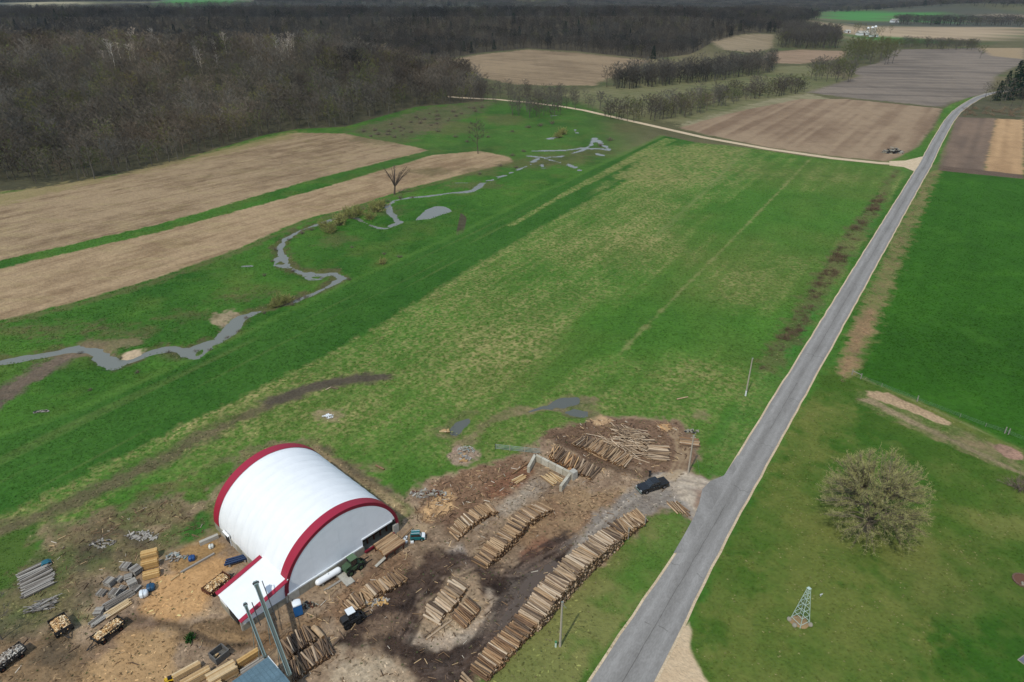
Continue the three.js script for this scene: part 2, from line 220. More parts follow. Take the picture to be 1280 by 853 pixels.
// the yard
area('dirt_yard', [[-60, 900], [-60, 740], [0, 715], [40, 690], [60, 655], [110, 650], [165, 630], [210, 618], [260, 630], [300, 560], [380, 548], [430, 575], [470, 598], [505, 620], [540, 600], [585, 588], [640, 572], [680, 545], [735, 523], [790, 520], [842, 526], [870, 545], [872, 570], [862, 590], [905, 602], [880, 660], [858, 650], [840, 640], [818, 641], [788, 668], [728, 718], [655, 792], [596, 855], [560, 900]], blend((x, z, c) => { dirt(x, z, c, C(152, 130, 106), C(118, 99, 79)); put(c, C(118, 92, 74), clamp(fb(x / 4 + 12, z / 4), 0, 0.6)); put(c, C(172, 148, 116), clamp(1.2 * fb(x / 2.6 + 30, z / 2.6) - 0.15, 0, 0.7)); }), 1.2, 1.8);
// weedy edges of the yard
area('dirt_yard', [[-60, 760], [0, 716], [40, 690], [62, 656], [110, 650], [165, 630], [210, 618], [268, 640], [262, 668], [210, 690], [170, 700], [110, 730], [110, 770], [40, 790], [-60, 830]], blend((x, z, c) => { dirt(x, z, c, C(108, 100, 66), C(118, 104, 76)); put(c, C(72, 94, 42), clamp(0.28 + 1.1 * fb(x / 5 + 3, z / 5), 0, 0.85)); put(c, C(84, 76, 64), clamp(0.8 * fb(x / 3.4 + 9, z / 3.4 + 2), 0, 0.7)); }), 2, 2.4, 0.9);
area('hay_field', [[-60, 700], [0, 672], [46, 655], [50, 690], [30, 712], [14, 738], [-60, 770]], blend((x, z, c) => { lawn(x + 150, z, c); put(c, C(46, 92, 30), 0.6); }), 1, 1.2);
area('hay_field', [[222, 668], [250, 640], [266, 640], [262, 658], [240, 675], [224, 680]], solid(C(52, 102, 34)), 0.8, 0.8, 0.9);
area('dirt_yard', [[262, 640], [300, 560], [390, 548], [440, 580], [500, 622], [520, 640], [500, 660], [270, 668]], blend((x, z, c) => { dirt(x, z, c, C(112, 108, 66), C(136, 118, 84)); put(c, C(70, 102, 42), clamp(0.4 + 1.1 * fb(x / 4, z / 4), 0, 0.95)); }), 1.2, 1.6, 0.85);
stroke('dirt_yard', [[392, 562], [430, 588], [470, 612], [500, 640]], 2.2, blend(dirt, C(160, 138, 104), C(120, 104, 78)), 0.8, 0.8, 0.85);
stroke('dirt_yard', [[405, 560], [445, 590], [490, 615]], 1.2, blend(dirt, C(92, 82, 66), C(80, 74, 58)), 0.8, 0.8, 0.7);
// sawdust and packed sand
area('dirt_yard', [[176, 760], [190, 722], [240, 706], [272, 690], [296, 702], [264, 735], [256, 765], [224, 778], [196, 778]], blend(dirt, C(188, 148, 102), C(164, 126, 84), 0.7), 1.2, 1.4);
area('dirt_yard', [[160, 785], [225, 785], [226, 812], [210, 853], [190, 900], [80, 900], [100, 830], [130, 812]], blend(dirt, C(174, 142, 102), C(150, 120, 84), 0.7), 1.6, 2);
area('dirt_yard', [[0, 800], [60, 800], [100, 810], [130, 812], [100, 853], [-40, 900]], blend(dirt, C(132, 108, 78), C(112, 92, 66)), 2, 2, 0.8);
area('dirt_yard', [[222, 690], [268, 672], [282, 690], [236, 714], [214, 712]], blend(dirt, C(158, 126, 84), C(136, 108, 72)), 1, 1.2);
stroke('dirt_yard', [[150, 775], [190, 778], [225, 784], [262, 782], [292, 772]], 1.2, blend(dirt, C(92, 76, 58), C(80, 66, 50)), 0.8, 1.2, 0.85);
area('dirt_yard', [[224, 786], [262, 776], [300, 776], [318, 795], [300, 812], [250, 806], [222, 800]], blend(dirt, C(122, 100, 74), C(98, 80, 60)), 1, 1.5);
stroke('dirt_yard', [[228, 786], [260, 800], [290, 806], [330, 804], [360, 792], [392, 776], [420, 770]], 0.7, blend(dirt, C(84, 70, 56), C(72, 60, 48)), 0.5, 0.8, 0.8);
stroke('dirt_yard', [[236, 780], [268, 795], [300, 800], [336, 792], [366, 780]], 0.6, blend(dirt, C(150, 122, 88), C(132, 106, 78)), 0.5, 0.8, 0.8);
area('dirt_yard', [[318, 800], [345, 790], [380, 770], [405, 775], [400, 790], [350, 810], [330, 818]], blend(dirt, C(142, 112, 80), C(118, 92, 66)), 1, 1.4, 0.8);
for (const [u, v, a, b, k] of [[120, 690, 26, 12, 0], [170, 672, 26, 10, 0], [60, 690, 20, 12, 1], [150, 665, 30, 8, 0], [105, 735, 14, 14, 0], [70, 735, 20, 10, 1], [190, 660, 26, 6, 2], [60, 675, 14, 12, 2], [20, 795, 18, 8, 0], [70, 820, 20, 12, 0], [330, 690, 10, 6, 2]]) {
  const p = []; for (let i = 0; i < 10; i++) p.push([u + a * Math.cos(i * 0.628), v + b * Math.sin(i * 0.628)]);
  area('dirt_yard', p, blend(dirt, ...[[C(86, 76, 60), C(74, 66, 54)], [C(76, 92, 46), C(96, 94, 58)], [C(160, 136, 108), C(126, 106, 82)]][k]), 1.6, 2.2, 0.75);
}
// log yard: bark litter, mud, ruts, pale gravel
area('dirt_yard', [[520, 640], [545, 606], [600, 585], [650, 572], [665, 590], [640, 612], [600, 640], [560, 660]], blend(dirt, C(132, 104, 80), C(108, 84, 66)), 1, 1.6);
area('dirt_yard', [[528, 640], [545, 618], [560, 612], [572, 622], [556, 640], [540, 650]], blend(dirt, C(196, 160, 116), C(164, 130, 94)), 0.8, 1.2, 0.9);
area('dirt_yard', [[606, 606], [640, 586], [662, 588], [654, 606], [628, 622], [604, 626]], blend(dirt, C(126, 88, 66), C(102, 74, 58)), 1, 1.4, 0.8);
area('dirt_yard', [[720, 640], [760, 612], [790, 612], [770, 626], [736, 650], [716, 656]], blend(dirt, C(184, 154, 116), C(150, 122, 92)), 1.2, 1.6, 0.6);
area('dirt_yard', [[680, 545], [735, 523], [842, 526], [868, 548], [868, 580], [850, 600], [800, 590], [740, 575]], blend(dirt, C(122, 98, 78), C(104, 82, 64)), 1, 1.4);
area('dirt_yard', [[690, 548], [700, 544], [760, 572], [830, 598], [812, 602], [740, 582]], blend(dirt, C(96, 76, 60), C(84, 68, 54)), 0.8, 1.2, 0.8);
area('dirt_yard', [[738, 523], [752, 520], [764, 526], [752, 532], [742, 530]], solid(C(184, 152, 116)), 0.5, 0.8);
area('dirt_yard', [[822, 532], [836, 529], [842, 536], [830, 540]], solid(C(192, 150, 104)), 0.4, 0.6);
area('dirt_yard', [[640, 640], [700, 612], [760, 610], [790, 625], [760, 640], [720, 670], [690, 690], [660, 690], [640, 670]], blend(dirt, C(150, 124, 94), C(126, 100, 76)), 1.2, 1.6);
area('dirt_yard', [[560, 680], [600, 660], [640, 640], [668, 625], [690, 605], [668, 600], [640, 622], [606, 650], [580, 670]], blend(dirt, C(156, 142, 124), C(130, 112, 94)), 1, 1.4, 0.9);
area('dirt_yard', [[560, 690], [575, 683], [582, 700], [566, 708]], solid(C(170, 158, 146)), 1, 1, 0.8);
area('driveway', [[706, 690], [740, 650], [770, 625], [800, 604], [838, 592], [870, 596], [905, 604], [895, 622], [884, 650], [868, 650], [850, 640], [826, 634], [800, 648], [760, 672], [730, 700]], blend(dirt, C(150, 142, 132), C(132, 122, 110), 0.7), 1, 1.2, 0.95);
area('driveway', [[828, 600], [850, 588], [880, 600], [904, 604], [890, 630], [876, 648], [858, 630], [840, 616]], blend(dirt, C(188, 172, 150), C(166, 150, 130), 0.8), 1, 1.4, 0.85);
area('dirt_yard', [[868, 614], [886, 610], [894, 616], [880, 628], [870, 634]], solid(C(128, 96, 78)), 0.8, 1, 0.7);
area('dirt_yard', [[428, 800], [440, 775], [480, 740], [512, 712], [530, 690], [560, 690], [600, 700], [626, 716], [660, 700], [700, 668], [720, 690], [690, 722], [664, 748], [630, 790], [600, 832], [588, 860], [560, 900], [500, 900], [524, 860], [500, 830], [470, 806], [440, 812]], blend(dirt, MUD, C(76, 61, 51)), 1, 1.5);
area('dirt_yard', [[524, 792], [520, 760], [545, 736], [562, 712], [590, 712], [606, 742], [616, 752], [604, 776], [578, 794], [545, 802]], blend(dirt, C(168, 146, 118), C(140, 116, 92)), 1, 1.5, 0.9);
stroke('dirt_yard', [[520, 800], [545, 806], [580, 798], [606, 780], [620, 756], [610, 738]], 1.6, blend(dirt, C(186, 168, 146), C(160, 140, 118)), 0.7, 1, 0.7);
area('dirt_yard', [[400, 860], [405, 835], [430, 818], [452, 814], [470, 822], [500, 832], [520, 848], [516, 900], [400, 900]], blend(dirt, C(176, 158, 132), C(148, 128, 104)), 1, 1.8, 0.95);
area('dirt_yard', [[460, 776], [486, 768], [510, 766], [505, 785], [480, 800], [462, 796]], blend(dirt, C(150, 126, 100), C(116, 96, 78)), 1, 1.6, 0.85);
area('dirt_yard', [[404, 762], [440, 730], [470, 706], [500, 690], [516, 700], [486, 735], [450, 765], [420, 780]], blend(dirt, C(140, 110, 82), C(112, 88, 68)), 1, 1.4, 0.85);
area('dirt_yard', [[640, 716], [690, 700], [700, 708], [668, 738], [640, 768], [622, 786], [618, 760]], blend(dirt, C(100, 90, 80), C(84, 74, 66)), 0.8, 1, 0.9);
area('dirt_yard', [[648, 690], [680, 672], [690, 680], [668, 694], [650, 700]], solid(C(124, 84, 66)), 0.8, 1.2, 0.7);
for (const o of [0, 0.9, 1.9, 3.2, 4.4]) { // tyre ruts swinging round the island of logs
  const off = (u, v) => [u + o * 5, v + o * 4];
  stroke('dirt_yard', [off(488, 790), off(512, 742), off(540, 708), off(575, 695), off(610, 708), off(640, 704), off(676, 684), off(712, 664)], 0.45, blend(dirt, o % 2 < 1 ? C(60, 50, 44) : C(120, 102, 88), C(84, 70, 60)), 0.3, 0.5, 0.75);
  stroke('dirt_yard', [off(520, 836), off(560, 826), off(592, 800), off(616, 764), off(640, 730), off(676, 700)], 0.45, blend(dirt, o % 2 < 1 ? C(62, 53, 47) : C(116, 100, 88), C(80, 68, 60)), 0.3, 0.5, 0.7);
}
for (const o of [0, 1.6, 2.6, 4.2]) stroke('driveway', [[700 + o * 6, 690 + o * 2], [740 + o * 6, 652 + o * 2], [790 + o * 4, 616 + o * 3], [850 + o * 3, 600 + o * 4], [895, 608 + o * 6]], 0.5, solid(o % 2 < 1 ? C(122, 112, 102) : C(176, 164, 148)), 0.4, 0.5, 0.5);
for (const o of [0, 7, 13]) stroke('dirt_yard', [[830 + o, 532 + o * 0.2], [846 + o, 552], [848 + o, 568], [840 + o, 588], [828 + o, 600]], 0.6, solid(C(164, 142, 112)), 0.4, 0.6, 0.6);
// muddy outflow between the ponds
stroke('creek_bank', [[568, 546], [574, 560], [590, 548], [602, 536], [616, 524], [640, 515], [664, 512], [690, 508], [722, 500], [744, 500], [736, 520]], 2.4, blend(dirt, C(134, 118, 88), C(96, 96, 60)), 1, 1.6, 0.85);
stroke('creek_bank', [[545, 538], [560, 536], [566, 528], [578, 520], [590, 516]], 2.6, blend(dirt, C(126, 116, 82), C(90, 96, 56)), 1.2, 1.6, 0.7);
area('creek_bank', [[680, 508], [700, 494], [722, 492], [742, 498], [744, 516], [726, 524], [704, 518]], blend(dirt, C(124, 112, 84), C(84, 92, 52)), 0.8, 1.2, 0.85);
area('creek_bank', [[562, 570], [572, 558], [592, 560], [598, 570], [584, 582], [568, 580]], blend(dirt, C(158, 134, 116), C(130, 112, 94)), 0.6, 1, 0.9);
for (const [u, v] of [[412, 520], [556, 538], [888, 640], [872, 520], [660, 560], [470, 585], [408, 520]]) { const p = []; for (let i = 0; i < 8; i++) p.push([u + 11 * Math.cos(i * 0.785), v + 6 * Math.sin(i * 0.785)]); area('hay_field', p, blend(dirt, C(146, 128, 98), C(106, 104, 66)), 1.5, 2, 0.7); }

const edgeA = G(0, 241), woodEdge = W([[-200, 290], [0, 241], [60, 237], [130, 222], [200, 208], [270, 187], [330, 170], [370, 163], [430, 160], [520, 135], [606, 128]]);
function baseLand(x, z, c) {
  if (z > -330) { pasture(x, z, c); return; }
  // uplands: leaf litter under the woods, dry grass and pale fields elsewhere
  const n = fb(x / 180, z / 180), m = fb(x / 40, z / 40), k = ss(-330, -400, z);
  pasture(x, z, c); const e = [0, 0, 0]; put(e, C(92, 90, 62), 1); put(e, C(128, 116, 86), clamp(n + 0.2, 0, 1)); put(e, C(66, 92, 44), clamp(m - 0.1, 0, 0.7)); mul(e, 1 + 0.1 * vn(x / 4, z / 4));
  put(e, C(74, 76, 66), (z < -1500 ? 1 : 0) * ss(-0.35, 0.05, fb(x / 500 + 2, z / 300)) * 0.9);
  const wet = ss(40, -20, x - 60) * ss(-620, -540, z);   // the green flat where the creek rises
  put(c, e, k * (1 - wet * 0.9));
}
const ridgeFront = W([[440, 92], [551, 75], [600, 66], [660, 60.5], [720, 64], [775, 70], [815, 74], [862, 68], [888, 54], [930, 42.5], [968, 41.5], [996, 38]]);
const ridgePoly = [[-1400, -850], [-185, -850], ...ridgeFront, [700, -1700], [335, -1760], [-1400, -1760]];
function inWood(x, z) {
  if (z < -840 && z > -1765 && inside(ridgePoly, x, z)) return 1;
  if (z < -250 && z > -1000 && x < 10) { // the spur on this side of the brown field
    let zi = 1e9; for (let i = 1; i < woodEdge.length; i++) { const [ax, az] = woodEdge[i - 1], [bx, bz] = woodEdge[i]; if (x >= ax && x <= bx) zi = az + (bz - az) * (x - ax) / (bx - ax); }
    if (x < woodEdge[0][0]) zi = woodEdge[0][1];
    const right = -26 + 8 * vn(z / 30, 3) + Math.min(0, (z + 640) * 0.22);
    if (z < zi - 3 && x < right) return 1;
  }
  return 0;
}
const tmpC = [0, 0, 0];
function paint(x, z, c, list) {
  baseLand(x, z, c);
  if (inWood(x, z)) { put(c, LITTER, 0.9); mul(c, 1 + 0.2 * vn(x / 2, z / 2)); }
  const w1 = fb(x / 3.1 + 70, z / 3.1), w2 = vn(x * 1.1 + 17, z * 1.1);
  let cls = null;
  for (const P of list || polys) {
    const b = P.bb; if (x < b[0] || x > b[1] || z < b[2] || z > b[3]) continue;
    let d = edged(P.p, x, z, P.closed);
    if (P.closed) { if (inside(P.p, x, z)) d = -d; } else d -= P.width;
    d += P.warp * (1.1 * w1 + 0.35 * w2);
    if (d > P.soft) continue;
    const t = ss(P.soft, -P.soft, d) * P.amount;
    P.mix(x, z, c, t);
    if (d < 0 && P.amount > 0.7 && P.closed) cls = P.cls;
  }
  return cls;
}
function clsAt(x, z, list) { let cls = null; for (const P of list) { if (P.amount <= 0.7 || !P.closed) continue; const b = P.bb; if (x < b[0] || x > b[1] || z < b[2] || z > b[3]) continue; if (inside(P.p, x, z)) cls = P.cls; } return cls; }

// water: the creek and the pools
const creekLine = W([[-14, 453], [0, 452], [36, 445], [73, 439], [96, 434], [116, 437], [133, 449], [146, 455], [164, 450], [189, 439], [218, 434], [233, 439], [255, 429], [276, 423], [291, 408], [302, 395], [320, 389], [345, 383], [372, 374], [400, 362], [418, 353], [428, 346], [416, 341], [396, 342], [376, 340], [359, 331], [352, 318], [349, 308], [356, 298], [374, 287], [392, 281]]);
const creekW = [2.64, 2.64, 2.48, 2.48, 3.1, 2.48, 3.88, 3.25, 1.55, 1.86, 2.48, 3.88, 2.95, 3.1, 3.88, 3.25, 0.93, 0.62, 0.62, 1.09, 2.01, 3.1, 3.25, 3.1, 2.33, 2.33, 3.41, 3.41, 2.33, 1.4, 0.78];
const waters = [
  { line: creekLine, w: creekW },
  { line: W([[484, 255], [488, 265], [499, 277], [484, 284]]), w: [3, 3.2, 3.6, 2.6] },
  { line: W([[536, 244], [562, 240], [590, 238], [605, 229], [624, 222]]), w: [2, 3, 4, 4.5, 3] },
  { line: W([[570, 230], [582, 228]]), w: [3, 3] },
  { line: W([[660, 195], [676, 197], [700, 196]]), w: [3, 4, 3] }, { line: W([[666, 189], [705, 188], [733, 185]]), w: [3, 4.5, 3] },
  { line: W([[676, 206], [677, 210]]), w: [4, 4] }, { line: W([[709, 205], [716, 209], [724, 213]]), w: [4, 6, 4] }, { line: W([[716, 192], [722, 198]]), w: [3, 3] },
  { line: W([[738, 182], [743, 173], [750, 180], [760, 187]]), w: [4, 3, 4, 3] }, { line: W([[686, 174], [695, 172]]), w: [5, 4] }, { line: W([[688, 145], [697, 144]]), w: [6, 6] }, { line: W([[718, 162], [720, 166]]), w: [4, 4] }, { line: W([[745, 192], [752, 195]]), w: [2.5, 2.5] },
  { line: W([[302, 331], [312, 331]]), w: [1.2, 1.2] }, { line: W([[352, 318], [343, 322], [345, 329], [358, 334]]), w: [1.2, 1.4, 1.4, 1.2] }, { line: W([[378, 341], [386, 347], [398, 348], [408, 343]]), w: [1.2, 1.4, 1.2, 1.2] }, { line: W([[236, 441], [244, 446], [256, 440], [263, 430]]), w: [1.4, 1.2, 1, 1.2] }, { line: W([[392, 281], [408, 276], [424, 270], [446, 272], [462, 280], [474, 284], [484, 284]]), w: [2, 2, 2, 2.4, 2, 2.4, 3] }, { line: W([[484, 256], [492, 250], [510, 246], [536, 244]]), w: [3, 2.4, 2.4, 2.6] }, { line: W([[622, 222], [634, 218], [648, 212], [662, 206], [672, 198]]), w: [3.4, 3.2, 3, 3.2, 3.4] }, { line: W([[698, 196], [708, 194], [722, 190], [738, 182]]), w: [3.4, 3, 3, 3.4] }, { line: W([[733, 186], [750, 186], [760, 188]]), w: [3, 2.6, 3] }, { line: W([[705, 205], [690, 201], [678, 197]]), w: [3, 2.6, 3] },
  { poly: W([[520, 274], [532, 262], [544, 256], [556, 257], [564, 263], [548, 268], [536, 272]]) },
  { poly: W([[687, 505], [694, 499], [703, 496], [721, 496], [723, 501], [712, 505], [700, 508]]) }, { poly: W([[707, 514], [719, 510], [735, 513], [732, 518], [722, 519], [712, 517]]) },
  { poly: W([[565, 540], [566, 534], [571, 526], [580, 522], [588, 521], [587, 526], [578, 533], [571, 542]]) }, { line: W([[662, 513], [676, 508], [688, 507]]), w: [1.2, 1, 1.2] },
];
for (const q of waters) q.bb = bbox(q.line || q.poly, 7);
function wetness(x, z) { // metres inside (negative) or outside the nearest water's edge
  let best = 99;
  const wob = 1.5 * fb(x / 4.2, z / 4.2) + 0.5 * vn(x * 0.9, z * 0.9);
  for (const q of waters) {
    const b = q.bb; if (x < b[0] || x > b[1] || z < b[2] || z > b[3]) continue;
    let d;
    if (q.poly) { d = edged(q.poly, x, z, true); if (inside(q.poly, x, z)) d = -d; d += 0.5 * wob; }
    else { d = 99; for (let i = 1; i < q.line.length; i++) { const [ax, az] = q.line[i - 1], [bx, bz] = q.line[i], dx = bx - ax, dz = bz - az, t = clamp(((x - ax) * dx + (z - az) * dz) / (dx * dx + dz * dz), 0, 1); d = Math.min(d, Math.hypot(x - ax - dx * t, z - az - dz * t) - lerp(q.w[i - 1], q.w[i], t) * (z < -200 ? 0.34 : 0.5)); } d += wob * 0.8; }
    if (d < best) best = d;
  }
  return best;
}
const LAND = (x, z) => { // height of the finished ground
  if (z <= -331) return hill(x, z);
  const w = wetness(x, z); let h = w < 2.2 ? -0.75 * ss(2.2, -0.8, w) : 0;
  if (z > -118 && x > -75 && x < 30) h += 0.05 * fb(x / 1.6, z / 1.6);
  return h;
};

// textures in world coordinates
function groundTexture(x0, x1, z0, z1, w, h) { // v grows with z; worked through in tiles, so that only edges near a tile are measured
  const d = new Uint8Array(w * h * 4), c = [0, 0, 0], TS = 16;
  const zone = polys.filter(P => P.bb[1] > x0 && P.bb[0] < x1 && P.bb[3] > z0 && P.bb[2] < z1), dx = (x1 - x0) / w, dz = (z1 - z0) / h, rad = Math.hypot(dx, dz) * TS / 2;
  for (let tj = 0; tj < h; tj += TS) for (let ti = 0; ti < w; ti += TS) {
    const cx = x0 + (ti + TS / 2) * dx, cz = z0 + (tj + TS / 2) * dz; let list = [];
    for (const P of zone) {
      const b = P.bb; if (cx < b[0] - rad || cx > b[1] + rad || cz < b[2] - rad || cz > b[3] + rad) continue;
      let q = edged(P.p, cx, cz, P.closed); if (P.closed) { if (inside(P.p, cx, cz)) q = -q; } else q -= P.width;
      const m = rad + P.soft + P.warp * 1.5; if (q > m) continue;
      if (q < -m) { if (P.amount >= 1) list = []; list.push({ full: P }); } else list.push({ edge: P });
    }
    const opaque = list.length && list[0].full && list[0].full.amount >= 1;
    for (let j = tj; j < Math.min(h, tj + TS); j++) for (let i = ti; i < Math.min(w, ti + TS); i++) {
      const x = x0 + (i + 0.5) * dx, z = z0 + (j + 0.5) * dz, k = (j * w + i) * 4;
      if (!opaque) { baseLand(x, z, c); if (inWood(x, z)) { put(c, LITTER, 0.9); mul(c, 1 + 0.2 * vn(x / 2, z / 2)); } }
      let w1 = null, w2;
      for (const e of list) {
        if (e.full) { e.full.mix(x, z, c, e.full.amount); continue; }
        const P = e.edge; if (w1 === null) { w1 = fb(x / 3.1 + 70, z / 3.1); w2 = vn(x * 1.1 + 17, z * 1.1); }
        let q = edged(P.p, x, z, P.closed); if (P.closed) { if (inside(P.p, x, z)) q = -q; } else q -= P.width;
        q += P.warp * (1.1 * w1 + 0.35 * w2); if (q > P.soft) continue;
        P.mix(x, z, c, ss(P.soft, -P.soft, q) * P.amount);
      }
      d[k] = l2s(clamp(c[0], 0, 1)); d[k + 1] = l2s(clamp(c[1], 0, 1)); d[k + 2] = l2s(clamp(c[2], 0, 1)); d[k + 3] = 255;
    }
  }
  const t = new THREE.DataTexture(d, w, h); t.colorSpace = THREE.SRGBColorSpace; t.magFilter = THREE.LinearFilter; t.minFilter = THREE.LinearFilter; t.needsUpdate = true; return t;
}
let bumpTex; { const w = 512, d = new Uint8Array(w * w * 4); const per = (x, y, s) => { const a = x / w, f = (px, py) => vn(px * s, py * s); return lerp(lerp(f(a, y / w), f(a - 1, y / w), a), lerp(f(a, y / w - 1), f(a - 1, y / w - 1), a), y / w); };
  for (let j = 0; j < w; j++) for (let i = 0; i < w; i++) { const v = 128 + 60 * per(i, j, 24) + 50 * per(i, j, 60) + 40 * per(i, j, 130); const k = (j * w + i) * 4; d[k] = d[k + 1] = d[k + 2] = clamp(v, 0, 255); d[k + 3] = 255; }
  bumpTex = new THREE.DataTexture(d, w, w); bumpTex.wrapS = bumpTex.wrapT = THREE.RepeatWrapping; bumpTex.magFilter = THREE.LinearFilter; bumpTex.needsUpdate = true; }
const zones = [
  { r: [-130, 130, -140, -44], t: [2048, 1024], n: [260, 150] },
  { r: [-260, 260, -331, -140], t: [2048, 1024], n: [400, 210] },
  { r: [-950, 950, -1250, -331], t: [2048, 1024], n: [420, 260] },
];
const clsGeo = {};
zones.forEach((Z, zi) => {
  const [x0, x1, z0, z1] = Z.r, [nx, nz] = Z.n;
  const bt = bumpTex.clone(); bt.repeat.set((x1 - x0) / 14, (z1 - z0) / 14); bt.needsUpdate = true;
  Z.mat = std(0xffffff, 0.97, { map: groundTexture(...Z.r, ...Z.t), bumpMap: bt, bumpScale: [0.22, 0.3, 0.5][zi] });
  const zone = polys.filter(P => P.bb[1] > x0 && P.bb[0] < x1 && P.bb[3] > z0 && P.bb[2] < z1);
  const pos = [], uv = [];
  for (let j = 0; j <= nz; j++) for (let i = 0; i <= nx; i++) { const fx = i / nx, fz = j / nz, x = lerp(x0, x1, fx), z = lerp(z0, z1, fz); pos.push(x, LAND(x, z), z); uv.push(fx, fz); }
  for (let j = 0; j < nz; j++) for (let i = 0; i < nx; i++) {
    const x = lerp(x0, x1, (i + 0.5) / nx), z = lerp(z0, z1, (j + 0.5) / nz);
    const cls = clsAt(x, z, zone) || (zi < 2 || z > -560 && x > -200 && x < 120 && !inWood(x, z) ? 'pasture' : 'ground');
    const g = clsGeo[cls] ??= { pos: [], uv: [], runs: [] };
    let run = g.runs[g.runs.length - 1]; if (!run || run.zi !== zi) g.runs.push(run = { zi, start: g.pos.length / 3, count: 0 });
    const a = j * (nx + 1) + i, b = a + 1, c = a + nx + 1, d = c + 1;
    for (const q of [a, c, b, b, c, d]) { g.pos.push(pos[3 * q], pos[3 * q + 1], pos[3 * q + 2]); g.uv.push(uv[2 * q], uv[2 * q + 1]); }
    run.count += 6;
  }
});
const landLabels = {
  ground: ['leaf littered upland ground under and between the bare woods', 'ground'], pasture: ['wet green pasture along the winding creek', 'pasture'], hay_field: ['broad hay field of green and straw coloured grass between creek strips and road', 'field'],
  alfalfa_strip: ['dark green alfalfa strip beside the creek pasture', 'field'], stubble_field: ['tan corn stubble ground split by a green strip', 'field'], brown_field: ['brown harvested fields beyond the gravel lane', 'field'],
  tilled_field: ['grey-brown tilled ground beside the bend of the road', 'field'], green_field: ['smooth dark green crop field across the road from the hay field', 'field'], meadow: ['dry olive meadow among the tree belts', 'meadow'],
  field_margin: ['narrow weedy margin along a field edge', 'margin'], roadside_verge: ['grassy verges with dry brush strips along the paved road', 'verge'], lawn: ['mown lawn around the round budding tree and the lattice tower', 'lawn'],
  garden_plot: ['long garden plot with bare tan soil beside the wire fence', 'garden'], gravel_apron: ['pale gravel apron at the edge of the paved road', 'gravel'], grass_bank: ['mown grass bank between the long log stack and the road', 'grass'],
  dirt_yard: ['muddy brown sawmill yard with ruts and bark litter', 'yard'], driveway: ['grey gravel driveway with the parked pickup', 'driveway'], creek_bank: ['muddy banks of creek and ponds', 'mud'], brush_land: ['brushy ground between wood edge and creek', 'ground'],
};
for (const [cls, g] of Object.entries(clsGeo)) {
  const b = new THREE.BufferGeometry(); b.setAttribute('position', new THREE.Float32BufferAttribute(g.pos, 3)); b.setAttribute('uv', new THREE.Float32BufferAttribute(g.uv, 2));
  const used = []; g.runs.forEach(r => { let k = used.indexOf(r.zi); if (k < 0) { k = used.length; used.push(r.zi); } b.addGroup(r.start, r.count, k); }); b.computeVertexNormals();
  const m = new THREE.Mesh(b, used.length > 1 ? used.map(k => zones[k].mat) : zones[used[0]].mat); m.name = cls; m.receiveShadow = true; scene.add(m);
  if (used.length === 1) b.clearGroups();
  tag(m, ...(landLabels[cls]), null, 'structure');
}
{ // the land outside those sheets, to the horizon
  const xs = [], zs = []; for (let i = -60; i <= 60; i++) xs.push(Math.sign(i) * (Math.abs(i) * 25 + Math.pow(Math.abs(i) / 60, 3) * 5500)); for (let j = 0; j <= 110; j++) zs.push(120 - j * 24 - Math.pow(j / 110, 3) * 9000);
  const pos = [], colr = [], idx = [], c = [0, 0, 0];
  for (const z of zs) for (const x of xs) {
    let inZ = 0; for (const Z of zones) if (x > Z.r[0] - 60 && x < Z.r[1] + 60 && z > Z.r[2] - 90 && z < Z.r[3] + 60) inZ = 1;
    let core = 0; for (const Z of zones) if (x > Z.r[0] + 50 && x < Z.r[1] - 50 && z > Z.r[2] + 50 && z < Z.r[3] - 50) core = 1;
    pos.push(x, hill(x, z) - (core ? 6 : inZ ? 1.2 : 0.2), z); paint(x, z, c);
    if (z > -1250 && inWood(x, z)) put(c, LITTER, 0.9);
    colr.push(...c);
  }
  const nx = xs.length; for (let j = 0; j < zs.length - 1; j++) for (let i = 0; i < nx - 1; i++) { const a = j * nx + i; idx.push(a, a + 1, a + nx, a + 1, a + nx + 1, a + nx); }
  const b = new THREE.BufferGeometry(); b.setAttribute('position', new THREE.Float32BufferAttribute(pos, 3)); b.setAttribute('color', new THREE.Float32BufferAttribute(colr, 3)); b.setIndex(idx); b.computeVertexNormals();
  const m = new THREE.Mesh(b, std(0xffffff, 1, { vertexColors: true })); m.name = 'terrain'; m.receiveShadow = true; scene.add(m); tag(m, 'hazy far countryside rolling to the horizon behind the wooded hills', 'terrain', null, 'structure');
}
